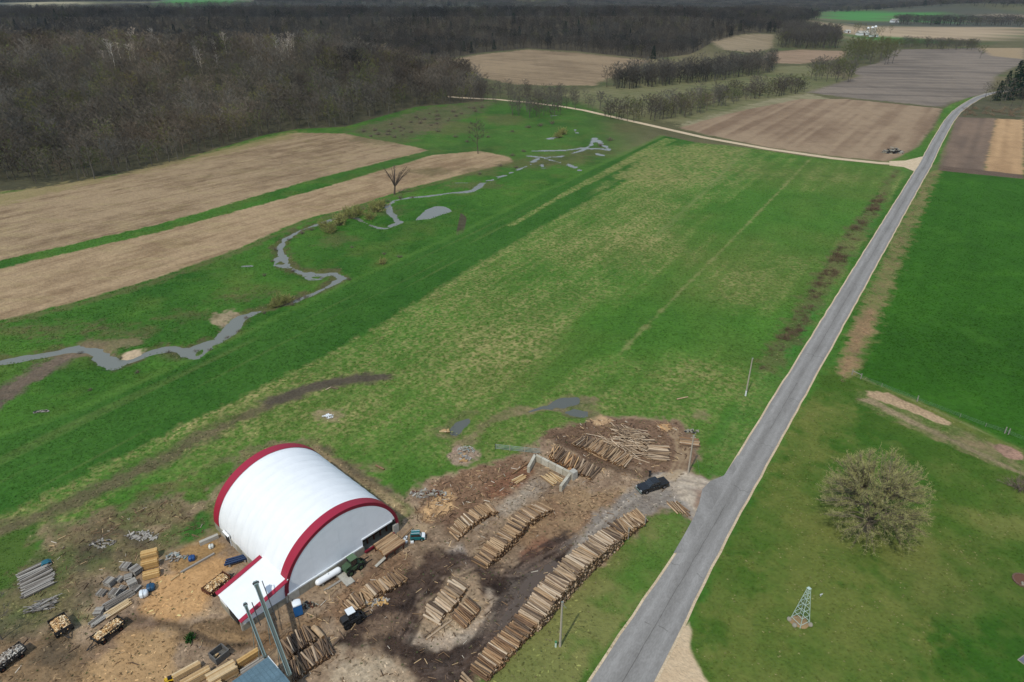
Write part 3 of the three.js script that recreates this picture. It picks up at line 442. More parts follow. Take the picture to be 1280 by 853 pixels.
{ // water surfaces: a sheet 0.3 m below the banks in each bed
  const wmat = c => new THREE.MeshPhysicalMaterial({ color: c, roughness: 0.06, metalness: 0, specularIntensity: 1, ior: 1.33, bumpMap: (() => { const t = bumpTex.clone(); t.repeat.set(1, 1); t.needsUpdate = true; return t; })(), bumpScale: 0.015 }), wm1 = wmat(col(114, 117, 108)), wm2 = wmat(col(92, 95, 88));
  const done = new Set(), make = (list, name, label, wm) => {
    const pos = [], uv = [];
    for (const q of list) { const b = q.bb, s = 0.8; for (let i = Math.floor(b[0] / s); i < b[1] / s; i++) for (let j = Math.floor(b[2] / s); j < b[3] / s; j++) {
      const x = i * s, z = j * s, key = i + '_' + j; if (done.has(key)) continue;
      if (z < -331) { const d = q.poly ? 9 : Math.min(...q.line.map((p, i) => i ? segd(x, z, ...q.line[i - 1], ...p) - (q.w[i] + q.w[i - 1]) / 7 : 9)) + 2.4 * fb(x / 7, z / 4); if (d > 0) continue; done.add(key); const h = (a, c) => hill(a, c) + 0.06; for (const [e, f] of [[0, 0], [0, s], [s, 0], [s, 0], [0, s], [s, s]]) { pos.push(x + e, h(x + e, z + f), z + f); uv.push((x + e) / 6, (z + f) / 6); } continue; }
      if (wetness(x + s / 2, z + s / 2) > 1.5) continue; done.add(key); const h = -0.53; for (const [e, f] of [[0, 0], [0, s], [s, 0], [s, 0], [0, s], [s, s]]) { pos.push(x + e, h, z + f); uv.push((x + e) / 6, (z + f) / 6); }
    } }
    const g = new THREE.BufferGeometry(); g.setAttribute('position', new THREE.Float32BufferAttribute(pos, 3)); g.setAttribute('uv', new THREE.Float32BufferAttribute(uv, 2)); g.computeVertexNormals();
    const m = new THREE.Mesh(g, wm); m.name = name; m.receiveShadow = true; scene.add(m); tag(m, label, 'water', null, 'structure');
  };
  make(waters.slice(0, 1), 'creek', 'winding grey creek water in the green pasture', wm1);
  make(waters.slice(1, 25), 'creek_pools', 'shallow creek channels and pools higher up the wet pasture', wm1);
  make(waters.slice(25), 'ponds', 'small dark ponds in the grass above the log yard', wm2);
  // wet ground between the log stacks: a shallow brown puddle
  const pd = W([[694, 702], [700, 708], [684, 724], [664, 746], [646, 768], [630, 786], [622, 790], [626, 776], [640, 752], [652, 732], [668, 714]]), sh = new THREE.Shape(); sh.setFromPoints(new THREE.SplineCurve([...pd, pd[0]].map(([x, z]) => new THREE.Vector2(x, -z))).getPoints(60));
  const pg = new THREE.ShapeGeometry(sh); pg.rotateX(-Math.PI / 2); pg.translate(0, 0.03, 0); const pm = new THREE.Mesh(pg, new THREE.MeshPhysicalMaterial({ color: col(92, 80, 70), roughness: 0.12, ior: 1.33, specularIntensity: 1 })); pm.name = 'muddy_puddle'; scene.add(pm); tag(pm, 'long shallow brown puddle beside the long log stack', 'puddle', null, 'structure');
}
// ---------- roads ----------
function ribbon(line, width, y, vScale, along0 = 0) { // line of [x,z]; resampled, uv: u across, v metres / vScale
  const pts = []; for (let i = 1; i < line.length; i++) { const [ax, az] = line[i - 1], [bx, bz] = line[i], n = Math.max(1, Math.round(Math.hypot(bx - ax, bz - az) / 4)); for (let k = i > 1 ? 1 : 0; k <= n; k++) pts.push([lerp(ax, bx, k / n), lerp(az, bz, k / n)]); }
  const pos = [], uv = [], idx = []; let s = along0, W2 = Array.isArray(width) ? width : [width, width];
  pts.forEach(([x, z], i) => {
    const a = pts[Math.max(0, i - 1)], b = pts[Math.min(pts.length - 1, i + 1)], l = Math.hypot(b[0] - a[0], b[1] - a[1]), nx = -(b[1] - a[1]) / l, nz = (b[0] - a[0]) / l;
    if (i) s += Math.hypot(x - pts[i - 1][0], z - pts[i - 1][1]);
    const w = (width.call ? width(x, z) : lerp(W2[0], W2[1], i / (pts.length - 1))) / 2;
    for (const k of [-1, -0.5, 0, 0.5, 1]) { const j = Math.abs(k) === 1 ? w + 0.12 * vn(s * 0.7, k * 9) : w * Math.abs(k); const px_ = x + nx * j * Math.sign(k), pz_ = z + nz * j * Math.sign(k); pos.push(px_, hill(px_, pz_) + y + (k === 0 ? 0.04 : Math.abs(k) === 0.5 ? 0.02 : 0), pz_); uv.push((k + 1) / 2, s / vScale); }
    if (i) for (let q = 0; q < 4; q++) { const p = (i - 1) * 5 + q; idx.push(p, p + 1, p + 5, p + 1, p + 6, p + 5); }
  });
  const g = new THREE.BufferGeometry(); g.setAttribute('position', new THREE.Float32BufferAttribute(pos, 3)); g.setAttribute('uv', new THREE.Float32BufferAttribute(uv, 2)); g.setIndex(idx); g.computeVertexNormals();
  if (g.attributes.normal.getY(0) < 0) { const a = g.index.array; for (let i = 0; i < a.length; i += 3) { const t = a[i]; a[i] = a[i + 1]; a[i + 1] = t; } g.computeVertexNormals(); }
  return g;
}
function dataTex(w, h, fn, repeat = true) { const d = new Uint8Array(w * h * 4); for (let j = 0; j < h; j++) for (let i = 0; i < w; i++) { const c = fn(i, j), k = (j * w + i) * 4; d[k] = clamp(c[0], 0, 255); d[k + 1] = clamp(c[1], 0, 255); d[k + 2] = clamp(c[2], 0, 255); d[k + 3] = 255; } const t = new THREE.DataTexture(d, w, h); t.colorSpace = THREE.SRGBColorSpace; t.magFilter = t.minFilter = THREE.LinearFilter; if (repeat) t.wrapS = t.wrapT = THREE.RepeatWrapping; t.needsUpdate = true; return t; }
const roadA = G(856.5, 718.7), roadB = G(1146.2, 223.5), rl = Math.hypot(roadB[0] - roadA[0], roadB[1] - roadA[1]), rd = [(roadB[0] - roadA[0]) / rl, (roadB[1] - roadA[1]) / rl];
const roadLine = [[roadA[0] - rd[0] * 70, roadA[1] - rd[1] * 70], roadA, roadB, G(1156, 208), G(1170, 180), G(1186, 152), G(1196, 140), G(1208, 131), G(1222, 122.5), G(1236, 117.5), G(1262, 113), G(1330, 108)];
const asphalt = dataTex(256, 2048, (i, j) => { // 6 m x 120 m
  const x = i / 256 * 6, y = j / 2048 * 120; let v = 136 + 7 * vn(x * 9, y * 3) + 4 * vn(x * 2, y * 0.6) + 6 * vn(x * 0.8, y / 9);
  v += 9 * Math.exp(-Math.pow((x - 1.2) / 0.45, 2)) + 9 * Math.exp(-Math.pow((x - 4.8) / 0.45, 2)) - 7 * Math.exp(-Math.pow((x - 3) / 0.5, 2));
  if (Math.abs(x - 3 - 0.08 * vn(y / 2, 2)) < 0.045 && vn(y / 14, 8) > -0.25) v -= 26;
  for (const q of [14, 39, 58, 71, 96, 113]) if (Math.abs(y - q - 0.5 * vn(x * 1.5, q)) < 0.07 && vn(x, q * 3) > -0.3) v -= 26;
  return [v, v - 3, v - 8];
});
const mRoad = std(0xffffff, 0.9, { map: asphalt });
const gravelTex = dataTex(256, 512, (i, j) => { const x = i / 256 * 6, y = j / 512 * 12; const v = 14 * vn(x * 6, y * 6) + 9 * vn(x * 17, y * 17) + 10 * vn(x, y * 0.3); return [196 + v, 176 + v, 146 + v]; });
{
  const m = new THREE.Mesh(ribbon(roadLine, (x, z) => 5.5 + 1.9 * ss(-96, -54, z), 0.07, 120), mRoad); m.name = 'paved_road'; scene.add(m); tag(m, 'straight grey paved road with a worn centre crack', 'road', null, 'structure');
  const s = new THREE.Mesh(ribbon(roadLine, (x, z) => 6.3 + 1.9 * ss(-96, -54, z), 0.03, 12), std(0xffffff, 1, { map: gravelTex })); s.name = 'road_shoulder'; scene.add(s); tag(s, 'pale gravel shoulder edging the paved road', 'shoulder', null, 'structure');
  const lane = [G(1146, 207), G(1125, 205.5), G(1100, 204), G(1040, 198), G(960, 186.5), G(880, 172), G(820, 158.5), G(760, 145), G(730, 138), G(700, 133), G(660, 128), G(618, 124), G(560, 121)];
  const l = new THREE.Mesh(ribbon(lane, [5, 4.6], 0.05, 12), std(0xffffff, 1, { map: gravelTex })); l.name = 'gravel_lane'; scene.add(l); tag(l, 'pale gravel lane running between the hay field and the brown field', 'lane', null, 'structure');
  const fl = W([[1112, 201.5], [1132, 201], [1152, 196], [1166, 196], [1150, 218], [1142, 214], [1130, 209], [1112, 207]]); const sh = new THREE.Shape(fl.map(([x, z]) => new THREE.Vector2(x, -z))); const fg = new THREE.ShapeGeometry(sh); fg.rotateX(-Math.PI / 2); fg.translate(0, 0.02, 0); const uvA = fg.attributes.uv; for (let i = 0; i < uvA.count; i++) uvA.setXY(i, uvA.getX(i) / 6, uvA.getY(i) / 12);
  const f = new THREE.Mesh(fg, std(0xffffff, 1, { map: gravelTex })); f.name = 'gravel_junction'; scene.add(f); tag(f, 'pale gravel mouth where the lane meets the paved road', 'gravel', null, 'structure');
  const ap = W([[922, 570], [905, 595], [888, 602], [878, 612], [874, 630], [868, 646], [856, 668], [842, 692], [880, 690], [930, 600], [940, 572]]), ag = new THREE.ShapeGeometry(new THREE.Shape(ap.map(([x, z]) => new THREE.Vector2(x, -z)))); ag.rotateX(-Math.PI / 2); ag.translate(0, 0.085, 0); const au = ag.attributes.uv; for (let i = 0; i < au.count; i++) au.setXY(i, au.getX(i) / 12 + 0.3, au.getY(i) / 120);
  const a = new THREE.Mesh(ag, mRoad); a.name = 'paved_apron'; scene.add(a); tag(a, 'paved flare of the road at the mouth of the driveway', 'road', null, 'structure');
}
// ---------- trees and shrubs ----------
const V3 = (x, y, z) => new THREE.Vector3(x, y, z);
class Stick { // collects slim tapered limbs and single-face twigs
  constructor() { this.p = []; this.c = []; }
  tri(a, b, d, col) { this.p.push(a.x, a.y, a.z, b.x, b.y, b.z, d.x, d.y, d.z); for (let i = 0; i < 3; i++) this.c.push(col[0], col[1], col[2]); }
  limb(a, b, ra, rb, col, sides = 4) {
    const d = b.clone().sub(a).normalize(), u = Math.abs(d.y) < 0.9 ? V3(0, 1, 0).cross(d).normalize() : V3(1, 0, 0).cross(d).normalize(), w = d.clone().cross(u);
    const ring = (o, r) => Array.from({ length: sides }, (_, i) => o.clone().addScaledVector(u, r * Math.cos(i / sides * 6.2832)).addScaledVector(w, r * Math.sin(i / sides * 6.2832)));
    const A = ring(a, ra), B = ring(b, rb); for (let i = 0; i < sides; i++) { const j = (i + 1) % sides; this.tri(A[i], A[j], B[i], col); this.tri(A[j], B[j], B[i], col); }
  }
  twig(a, dir, len, w, col) { const s = V3(rr(-1, 1), rr(-1, 1), rr(-1, 1)).cross(dir).normalize().multiplyScalar(w / 2); this.tri(a.clone().add(s), a.clone().sub(s), a.clone().addScaledVector(dir, len), col); }
  geo() { const g = new THREE.BufferGeometry(); g.setAttribute('position', new THREE.Float32BufferAttribute(this.p, 3)); g.setAttribute('color', new THREE.Float32BufferAttribute(this.c, 3)); g.computeVertexNormals(); return g; }
}
const mWood = std(0xffffff, 1, { vertexColors: true, side: THREE.DoubleSide });
const jit = (c, k) => { const f = 1 + rr(-k, k); return [c[0] * f, c[1] * f, c[2] * f]; };
// o: h height, r crown radius, y0 crown base share, bark, twig colour, n limbs, tw twigs per bough, leaf colour or null, up steepness
function makeTree(o) {
  const T = new Stick(), K = new Stick(), stems = o.stems || 1;
  for (let s = 0; s < stems; s++) {
    const base = stems > 1 ? V3(rr(-1, 1) * o.r * 0.04, 0, rr(-1, 1) * o.r * 0.04) : V3(0, 0, 0), sa = s / stems * 6.283 + rr(0, 1), lean = stems > 1 ? o.r * 0.35 : o.h * 0.04;
    const tops = [base]; const nseg = 5, hTop = o.h * (stems > 1 ? 0.62 : 0.8);
    for (let i = 1; i <= nseg; i++) { const f = i / nseg; tops.push(V3(base.x + Math.cos(sa) * lean * f + rr(-1, 1) * o.h * 0.012, hTop * f, base.z + Math.sin(sa) * lean * f + rr(-1, 1) * o.h * 0.012)); }
    const tr = o.trunk / Math.sqrt(stems); for (let i = 0; i < nseg; i++) T.limb(tops[i], tops[i + 1], tr * (1 - i / nseg * 0.85), tr * (1 - (i + 1) / nseg * 0.85), jit(o.bark, 0.15), 5);
    for (let b = 0; b < o.n; b++) {
      const f = o.y0 + (1 - o.y0) * (b + rr(0, 0.9)) / o.n, k = Math.min(nseg - 1, Math.floor(f * nseg)), st = tops[k].clone().lerp(tops[k + 1], f * nseg - k), ang = b * 2.4 + rr(-0.5, 0.5) + s;
      const hh = (f - o.y0) / (1 - o.y0), reach = o.r * (o.shape ? o.shape(hh) : Math.sqrt(Math.max(0.08, 1 - Math.pow(hh * 1.25 - 0.35, 2)))) * rr(0.75, 1.1);
      const up = o.up * rr(0.6, 1.3), end = st.clone().add(V3(Math.cos(ang) * reach, reach * up, Math.sin(ang) * reach)); if (end.y > o.h * 0.97) end.y = o.h * rr(0.88, 0.97);
      const mid = st.clone().lerp(end, 0.5).add(V3(rr(-0.1, 0.1) * reach, -0.06 * reach, rr(-0.1, 0.1) * reach));
      const lr = tr * 0.42 * (1 - 0.5 * f); K.limb(st, mid, lr, lr * 0.6, jit(o.bark, 0.2), 3); K.limb(mid, end, lr * 0.6, lr * 0.15, jit(o.bark, 0.2), 3);
      for (let q = 0; q < o.sub; q++) {
        const t = rr(0.25, 1), p = t < 0.5 ? st.clone().lerp(mid, t * 2) : mid.clone().lerp(end, t * 2 - 1), d = V3(Math.cos(ang) + rr(-0.9, 0.9), o.up * 0.9 + rr(-0.5, 0.9), Math.sin(ang) + rr(-0.9, 0.9)).normalize(), L = reach * rr(0.22, 0.5), e = p.clone().addScaledVector(d, L);
        K.limb(p, e, lr * 0.3, lr * 0.06, jit(o.bark, 0.2), 3);
        for (let w = 0; w < o.tw; w++) {
          const a = p.clone().lerp(e, rr(0.15, 1)), td = d.clone().add(V3(rr(-1, 1), rr(-0.7, 1.1) - (o.droop || 0), rr(-1, 1)).multiplyScalar(0.9)).normalize(), tl = o.tl * rr(0.6, 1.3);
          K.twig(a, td, tl, o.tww, jit(o.twig, 0.25));
          if (o.leaf && rnd() < o.leafy) for (let m = 0; m < 2; m++) { const lp = a.clone().addScaledVector(td, tl * rr(0.3, 1)); K.twig(lp, V3(rr(-1, 1), rr(-1, 1), rr(-1, 1)).normalize(), o.leafS * rr(0.7, 1.4), o.leafS, jit(o.leaf, 0.25)); }
        }
      }
    }
  }
  return { trunk: T.geo(), crown: K.geo(), o };
}
function makeShrub(o) { // low dome of stems from the ground
  const K = new Stick();
  for (let i = 0; i < o.n; i++) {
    const a = rr(0, 6.283), el = Math.pow(rnd(), 0.7) * 1.35, d = V3(Math.cos(a) * Math.sin(el), Math.cos(el), Math.sin(a) * Math.sin(el)), L = o.h * rr(0.6, 1.05), st = V3(rr(-1, 1) * o.r * 0.35, 0, rr(-1, 1) * o.r * 0.35), e = st.clone().addScaledVector(V3(d.x * o.r / o.h, d.y, d.z * o.r / o.h), L);
    K.limb(st, e, 0.03 * o.h / 2, 0.008, jit(o.bark, 0.2), 3);
    for (let w = 0; w < o.tw; w++) { const p = st.clone().lerp(e, rr(0.3, 1)), td = d.clone().add(V3(rr(-1, 1), rr(-0.5, 1), rr(-1, 1))).normalize(); K.twig(p, td, o.tl * rr(0.6, 1.3), o.tww, jit(o.twig, 0.25)); if (o.leaf && rnd() < o.leafy) K.twig(p.clone().addScaledVector(td, o.tl * 0.6), V3(rr(-1, 1), rr(-1, 1), rr(-1, 1)).normalize(), o.leafS, o.leafS, jit(o.leaf, 0.25)); }
  }
  return K.geo();
}
function makeConifer(o) {
  const T = new Stick(), K = new Stick(); T.limb(V3(0, 0, 0), V3(0, o.h * 0.95, 0), 0.25, 0.03, C(70, 58, 48), 5);
  for (let i = 0; i < o.n; i++) { const f = i / o.n, y = o.h * (0.06 + 0.92 * f), R = o.r * (1 - f) * rr(0.75, 1.1) + 0.15; for (let b = 0; b < 7; b++) { const a = rr(0, 6.283), e = V3(Math.cos(a) * R, y - R * 0.25, Math.sin(a) * R), s = V3(0, y, 0); for (let k = 0; k < 7; k++) { const p = s.clone().lerp(e, rr(0.25, 1)); K.twig(p, V3(Math.cos(a) + rr(-0.8, 0.8), rr(-0.6, 0.2), Math.sin(a) + rr(-0.8, 0.8)).normalize(), rr(0.5, 1), 0.45, jit(o.leaf, 0.3)); } } }
  return { trunk: T.geo(), crown: K.geo(), o };
}
const GREY = C(100, 96, 87), BROWN = C(88, 82, 71), TWG = C(104, 99, 89), TWB = C(92, 85, 75);
const kinds = {
  bare: [0, 1, 2, 3].map(i => makeTree({ h: [17, 19, 15, 18][i], r: [4.4, 5, 4.2, 4.6][i], y0: 0.32, trunk: 0.26, bark: i % 2 ? GREY : BROWN, twig: i % 2 ? TWG : TWB, n: 15, sub: 6, tw: 7, tl: 1.3, tww: 0.1, up: 0.75 })),
  bud: [0, 1].map(i => makeTree({ h: [14, 16][i], r: 4.6, y0: 0.28, trunk: 0.22, bark: GREY, twig: C(104, 98, 74), n: 14, sub: 6, tw: 6, tl: 1.1, tww: 0.08, up: 0.7, leaf: i ? C(104, 108, 60) : C(92, 104, 54), leafy: 0.55, leafS: 0.32 })),
  aspen: [makeTree({ h: 17, r: 2.8, y0: 0.4, trunk: 0.2, bark: C(190, 184, 172), twig: C(150, 144, 134), n: 12, sub: 5, tw: 6, tl: 1.1, tww: 0.08, up: 1.1 })],
  pine: [makeConifer({ h: 15, r: 3.6, n: 26, leaf: C(38, 58, 40) })],
};
for (const k in kinds) for (const t of kinds[k]) t.all = mergeGeometries([t.trunk, t.crown]);
const shrubs = {
  brown: [0, 1, 2].map(i => makeShrub({ n: 26, h: 1.5, r: 2.2, tw: 7, tl: 0.55, tww: 0.045, bark: C(116, 96, 78), twig: [C(140, 116, 94), C(126, 102, 84), C(152, 130, 104)][i] })),
  willow: [0, 1].map(i => makeShrub({ n: 60, h: 3.2, r: 3, tw: 16, tl: 0.8, tww: 0.06, bark: C(120, 110, 84), twig: C(146, 138, 92), leaf: i ? C(146, 150, 84) : C(132, 140, 76), leafy: 0.9, leafS: 0.2 })),
  dark: [makeShrub({ n: 44, h: 3, r: 3.4, tw: 10, tl: 0.9, tww: 0.06, bark: C(106, 96, 84), twig: C(122, 110, 96) })],
};
const treeNames = { bare: 'bare_tree', bud: 'budding_tree', aspen: 'pale_aspen', pine: 'conifer' };
function addTree(kind, i, x, z, s, label, group, sy = s) {
  const t = kinds[kind][i % kinds[kind].length], o = thing(treeNames[kind], label, 'tree', [x, z > -331 ? 0 : hill(x, z) - 0.1, z], rr(0, 6.28), group); o.scale.set(s, sy, s);
  part(o, 'trunk', t.trunk, mWood); part(o, 'crown', t.crown, mWood); return o;
}
function addShrub(kind, i, x, z, s, label, group, sy = s, name) { const m = new THREE.Mesh(shrubs[kind][i % shrubs[kind].length], mWood); m.name = numbered(name || (kind === 'willow' ? 'willow_shrub' : 'bare_shrub')); m.position.set(x, z > -331 ? Math.min(0, LAND(x, z)) : hill(x, z), z); m.rotation.y = rr(0, 6.28); m.scale.set(s, sy, s); scene.add(m); tag(m, label, 'shrub', group); return m; }
const M4 = new THREE.Matrix4(), Q4 = new THREE.Quaternion(), UPV = V3(0, 1, 0);
function scatter(name, geo, list, label, category, mat = mWood, kind = 'stuff') { // list of [x, y, z, s, sy, tint]
  const im = new THREE.InstancedMesh(geo, mat, list.length); const c = new THREE.Color();
  list.forEach(([x, y, z, s, sy, k], i) => { Q4.setFromAxisAngle(UPV, rr(0, 6.28)); M4.compose(V3(x, y, z), Q4, V3(s, sy, s)); im.setMatrixAt(i, M4); if (Array.isArray(k)) c.setRGB(...k); else c.setRGB(k, k, k); im.setColorAt(i, c); });
  im.name = numbered(name); scene.add(im); tag(im, label, category, null, kind); return im;
}
function seen(x, z, top = 18, m = 40) { // roughly inside the picture
  const y = hill(x, z) - CAM_H, d = -z * cP - y * sP; if (d < 5) return false; const u = 640 + FOCAL * x / d, v = 426.5 - FOCAL * ((y + top) * cP - z * sP) / d; return u > -m - 60 && u < 1280 + m + 60 && v < 900 && v > -60;
}
// the wood on the spur and the wooded ridge behind, the belts, the far woods
const stands = {};
const addStand = (st, kind, i, x, z, s, sy, tint) => ((stands[st] ??= {})[kind + '|' + i] ??= []).push([x, hill(x, z) - 0.2, z, s, sy, tint]);
const pick = (x, z, budShare = 0.12) => { const n = fb(x / 60 + 3, z / 60), q = rnd(); if (q < budShare + 0.25 * Math.max(0, n - 0.1)) return ['bud', rnd() < 0.5 ? 0 : 1]; return ['bare', Math.floor(rnd() * 4)]; };
const tintAt = (x, z) => { const k = 0.92 + 0.75 * fb(x / 45 + 11, z / 45) + rr(-0.3, 0.3), w = 0.1 * fb(x / 70, z / 70 + 5) + rr(-0.07, 0.07); return [k * (1 + w), k, k * (1 - w)]; };
let edgeTrees = 0;
for (let x = -760; x < 0; x += 7) for (let z = -330; z > -845; z -= 7) {
  const px_ = x + rr(-3, 3), pz_ = z + rr(-3, 3); if (!inWood(px_, pz_) || !seen(px_, pz_)) continue;
  const front = !inWood(px_, pz_ + 11), aspen = hill(px_, pz_) > 29 - 9 * vn(px_ / 40, 4) && px_ > -330 && fb(px_ / 30 + 8, pz_ / 30) > -0.15;
  const [k, i] = aspen && rnd() < 0.7 ? ['aspen', 0] : pick(px_, pz_), s = rr(0.7, 1.2), sy = s * rr(0.8, 1.15);
  if (front && edgeTrees < 130) { edgeTrees++; addTree(k, i, px_, pz_, s, { bare: 'bare grey-brown tree at the edge of the wood by the stubble field', bud: 'tree with olive spring buds at the edge of the wood by the stubble field', aspen: 'pale trunked aspen at the edge of the wood by the stubble field' }[k], 'trees along the edge of the spur wood', sy); }
  else addStand('spur_woods', k, i, px_, pz_, s, sy, tintAt(px_, pz_).map((v, q) => v * [1.2, 1.14, 1.08][q]));
}
function fillPoly(px, step, fn) { const p = W(px), b = bbox(p, 0); for (let x = b[0]; x < b[1]; x += step) for (let z = b[2]; z < b[3]; z += step) { const a = x + rr(-0.45, 0.45) * step, c = z + rr(-0.45, 0.45) * step; if (inside(p, a, c)) fn(a, c); } }
{ // ridge wood: from its front edge above the brown field back over the crest
  const poly = ridgePoly, b = bbox(poly, 0);
  for (let x = b[0]; x < b[1]; x += 10) for (let z = b[3]; z > b[2]; z -= 10) {
    const px_ = x + rr(-4.5, 4.5), pz_ = z + rr(-4.5, 4.5); if (!inside(poly, px_, pz_) || !seen(px_, pz_, 18, 0)) continue;
    const [k, i] = rnd() < 0.02 ? ['pine', 0] : pick(px_, pz_, 0.04), s = rr(0.85, 1.15); addStand('ridge_woods', k, i, px_, pz_, s * 1.15, s, tintAt(px_, pz_).map(v => v * 0.6));
  }
}
// belts of trees one can tell apart
const belt1 = [[757, 109], [790, 99], [850, 95], [910, 87], [968, 83], [970, 90], [900, 101], [820, 109], [772, 113]]; fillPoly(belt1, 7.5, (x, z) => addStand('belt_thicket', 'bare', Math.floor(rnd() * 4), x, z, rr(0.9, 1.5), rr(0.6, 1.3), tintAt(x, z).map(v => v * 0.85))); fillPoly(belt1, 13, (x, z) => addTree('bare', Math.floor(rnd() * 4), x, z, rr(0.8, 1.4), 'bare dark tree in the belt below the brown hillside field', 'trees of the dark belt'));
const belt2 = [[756, 150], [800, 153], [850, 150], [880, 141], [920, 129], [960, 123], [1010, 116], [1005, 109], [950, 113], [900, 119], [850, 131], [800, 139], [756, 141]]; fillPoly(belt2, 7.5, (x, z) => addStand('belt_thicket', rnd() < 0.35 ? 'bud' : 'bare', Math.floor(rnd() * 2), x, z, rr(0.6, 1.15), rr(0.35, 0.95), tintAt(x, z))); fillPoly(belt2, 12.5, (x, z) => { const b = rnd() < 0.38; addTree(b ? 'bud' : 'bare', Math.floor(rnd() * 4), x, z, rr(0.5, 1.1), b ? 'small tree with green spring buds in the belt beside the gravel lane' : 'small bare tree in the belt beside the gravel lane', 'trees of the lane belt'); });
fillPoly([[1008, 101], [1062, 105], [1066, 93], [1020, 88]], 11, (x, z) => addTree(rnd() < 0.4 ? 'bud' : 'bare', Math.floor(rnd() * 4), x, z, rr(0.9, 1.3), 'tree in the clump at the corner of the tilled field', 'trees of the tilled field clump'));
fillPoly([[1052, 81], [1115, 82], [1122, 71], [1060, 67]], 16, (x, z) => addTree('bud', Math.floor(rnd() * 4), x, z, rr(1.4, 1.9), 'leafing green tree in the clump beyond the tilled field', 'trees of the green clump'));
fillPoly([[590, 126], [760, 142], [762, 136], [690, 118], [600, 112]], 10, (x, z) => addTree('bare', Math.floor(rnd() * 4), x, z, rr(0.55, 0.85), 'low bare tree behind the far end of the gravel lane', 'trees behind the lane end'));
fillPoly([[636, 146], [690, 150], [705, 142], [690, 134], [650, 136]], 7, (x, z) => addTree('bare', Math.floor(rnd() * 4), x, z, rr(0.55, 0.8), 'low dark tree in the thicket at the head of the creek', 'trees of the creek head thicket'));
fillPoly([[970, 60], [1048, 62], [1044, 48], [985, 42]], 10, (x, z) => { const [k, i] = pick(x, z, 0.02); addStand('far_woods', k, i, x, z, 1.6, 1.5, 0.8); });
fillPoly([[1110, 60], [1220, 64], [1224, 58], [1130, 55]], 11, (x, z) => { const [k, i] = pick(x, z, 0.3); addStand('far_woods', k, i, x, z, 1.2, 0.8, 0.9); });
for (const p of [[[600, 13], [1030, 16], [1030, 9], [900, 5], [600, 5]], [[1120, 31], [1280, 33], [1280, 27], [1200, 27], [1120, 26]], [[700, 5], [1290, 12], [1290, 1], [700, 0]], [[-20, 16], [420, 14], [640, 10], [640, 4], [320, 7], [130, 11], [-20, 11]], [[320, 5], [700, 4], [700, -3], [320, -3]], [[-20, 4], [200, 2], [200, -4], [-20, -4]]])
  fillPoly(p, 22, (x, z) => { if (rnd() < 0.9) { const [k, i] = rnd() < 0.05 ? ['pine', 0] : pick(x, z, 0.08); addStand('far_woods', k, i, x, z, 2.6, 1.15, tintAt(x, z).map(v => v * 0.85)); } });
const standLabel = { spur_woods: 'dense bare wood on the spur above the stubble fields', ridge_woods: 'dark bare wood covering the ridge behind the brown hillside field', far_woods: 'hazy woods on the farthest hills', belt_thicket: 'thicket filling the tree belts beyond the gravel lane' };
for (const st in stands) { // one object for each wood: its kinds of tree are the parts
  const o = new THREE.Group(); o.name = st; scene.add(o); tag(o, standLabel[st], 'woods', null, 'stuff');
  for (const key in stands[st]) { const [k, i] = key.split('|'), im = scatter(k + '_trees', kinds[k][i].all, stands[st][key], '', ''); delete im.userData.label; delete im.userData.category; o.add(im); }
}
// trees and shrubs one by one
addTree('bud', 0, ...G(1225, 73), 1.2, 'lone dark tree standing in the tilled field', 'lone trees');
[[1246, 126, 1.1], [1254, 122, 1.5], [1262, 125, 1.4], [1270, 120, 1.9], [1278, 124, 1.7], [1286, 120, 2], [1266, 114, 1.8], [1280, 112, 2.1]].forEach(([u, v, s]) => addTree('pine', 0, ...G(u, v), s, 'dark conifer in the clump at the bend of the paved road', 'conifers at the road bend'));
[[1238, 128, 0.8], [1250, 132, 0.9], [1264, 133, 1], [1232, 122, 0.8], [1276, 134, 1], [1256, 127, 1.1], [1244, 122, 1], [1284, 130, 1.1], [1215, 138, 0.35], [1228, 141, 0.3], [1262, 143, 0.35]].forEach(([u, v, s], i) => addTree('bare', i, ...G(u, v), s, 'small bare tree in front of the conifers at the road bend', 'bare trees at the road bend'));
fillPoly([[1204, 134], [1280, 136], [1280, 146], [1198, 145]], 7, (x, z) => addShrub('brown', Math.floor(rnd() * 3), x, z, rr(0.8, 1.5), 'low brown shrub in the rough ground by the road bend', 'shrubs at the road bend'));
[[352, 379, 1.15], [360, 376, 0.8], [436, 272, 1.6], [424, 281, 1.5], [413, 290, 1.3], [404, 284, 1], [446, 268, 1.3], [470, 264, 1.5], [462, 274, 1.1], [478, 258, 1.1], [346, 381, 0.8], [703, 168, 1.4], [697, 172, 1.1], [478, 330, 0.7]].forEach(([u, v, s], i) => addShrub('willow', i, ...G(u, v), s, 'olive budding willow shrub beside the creek', 'willow shrubs along the creek'));
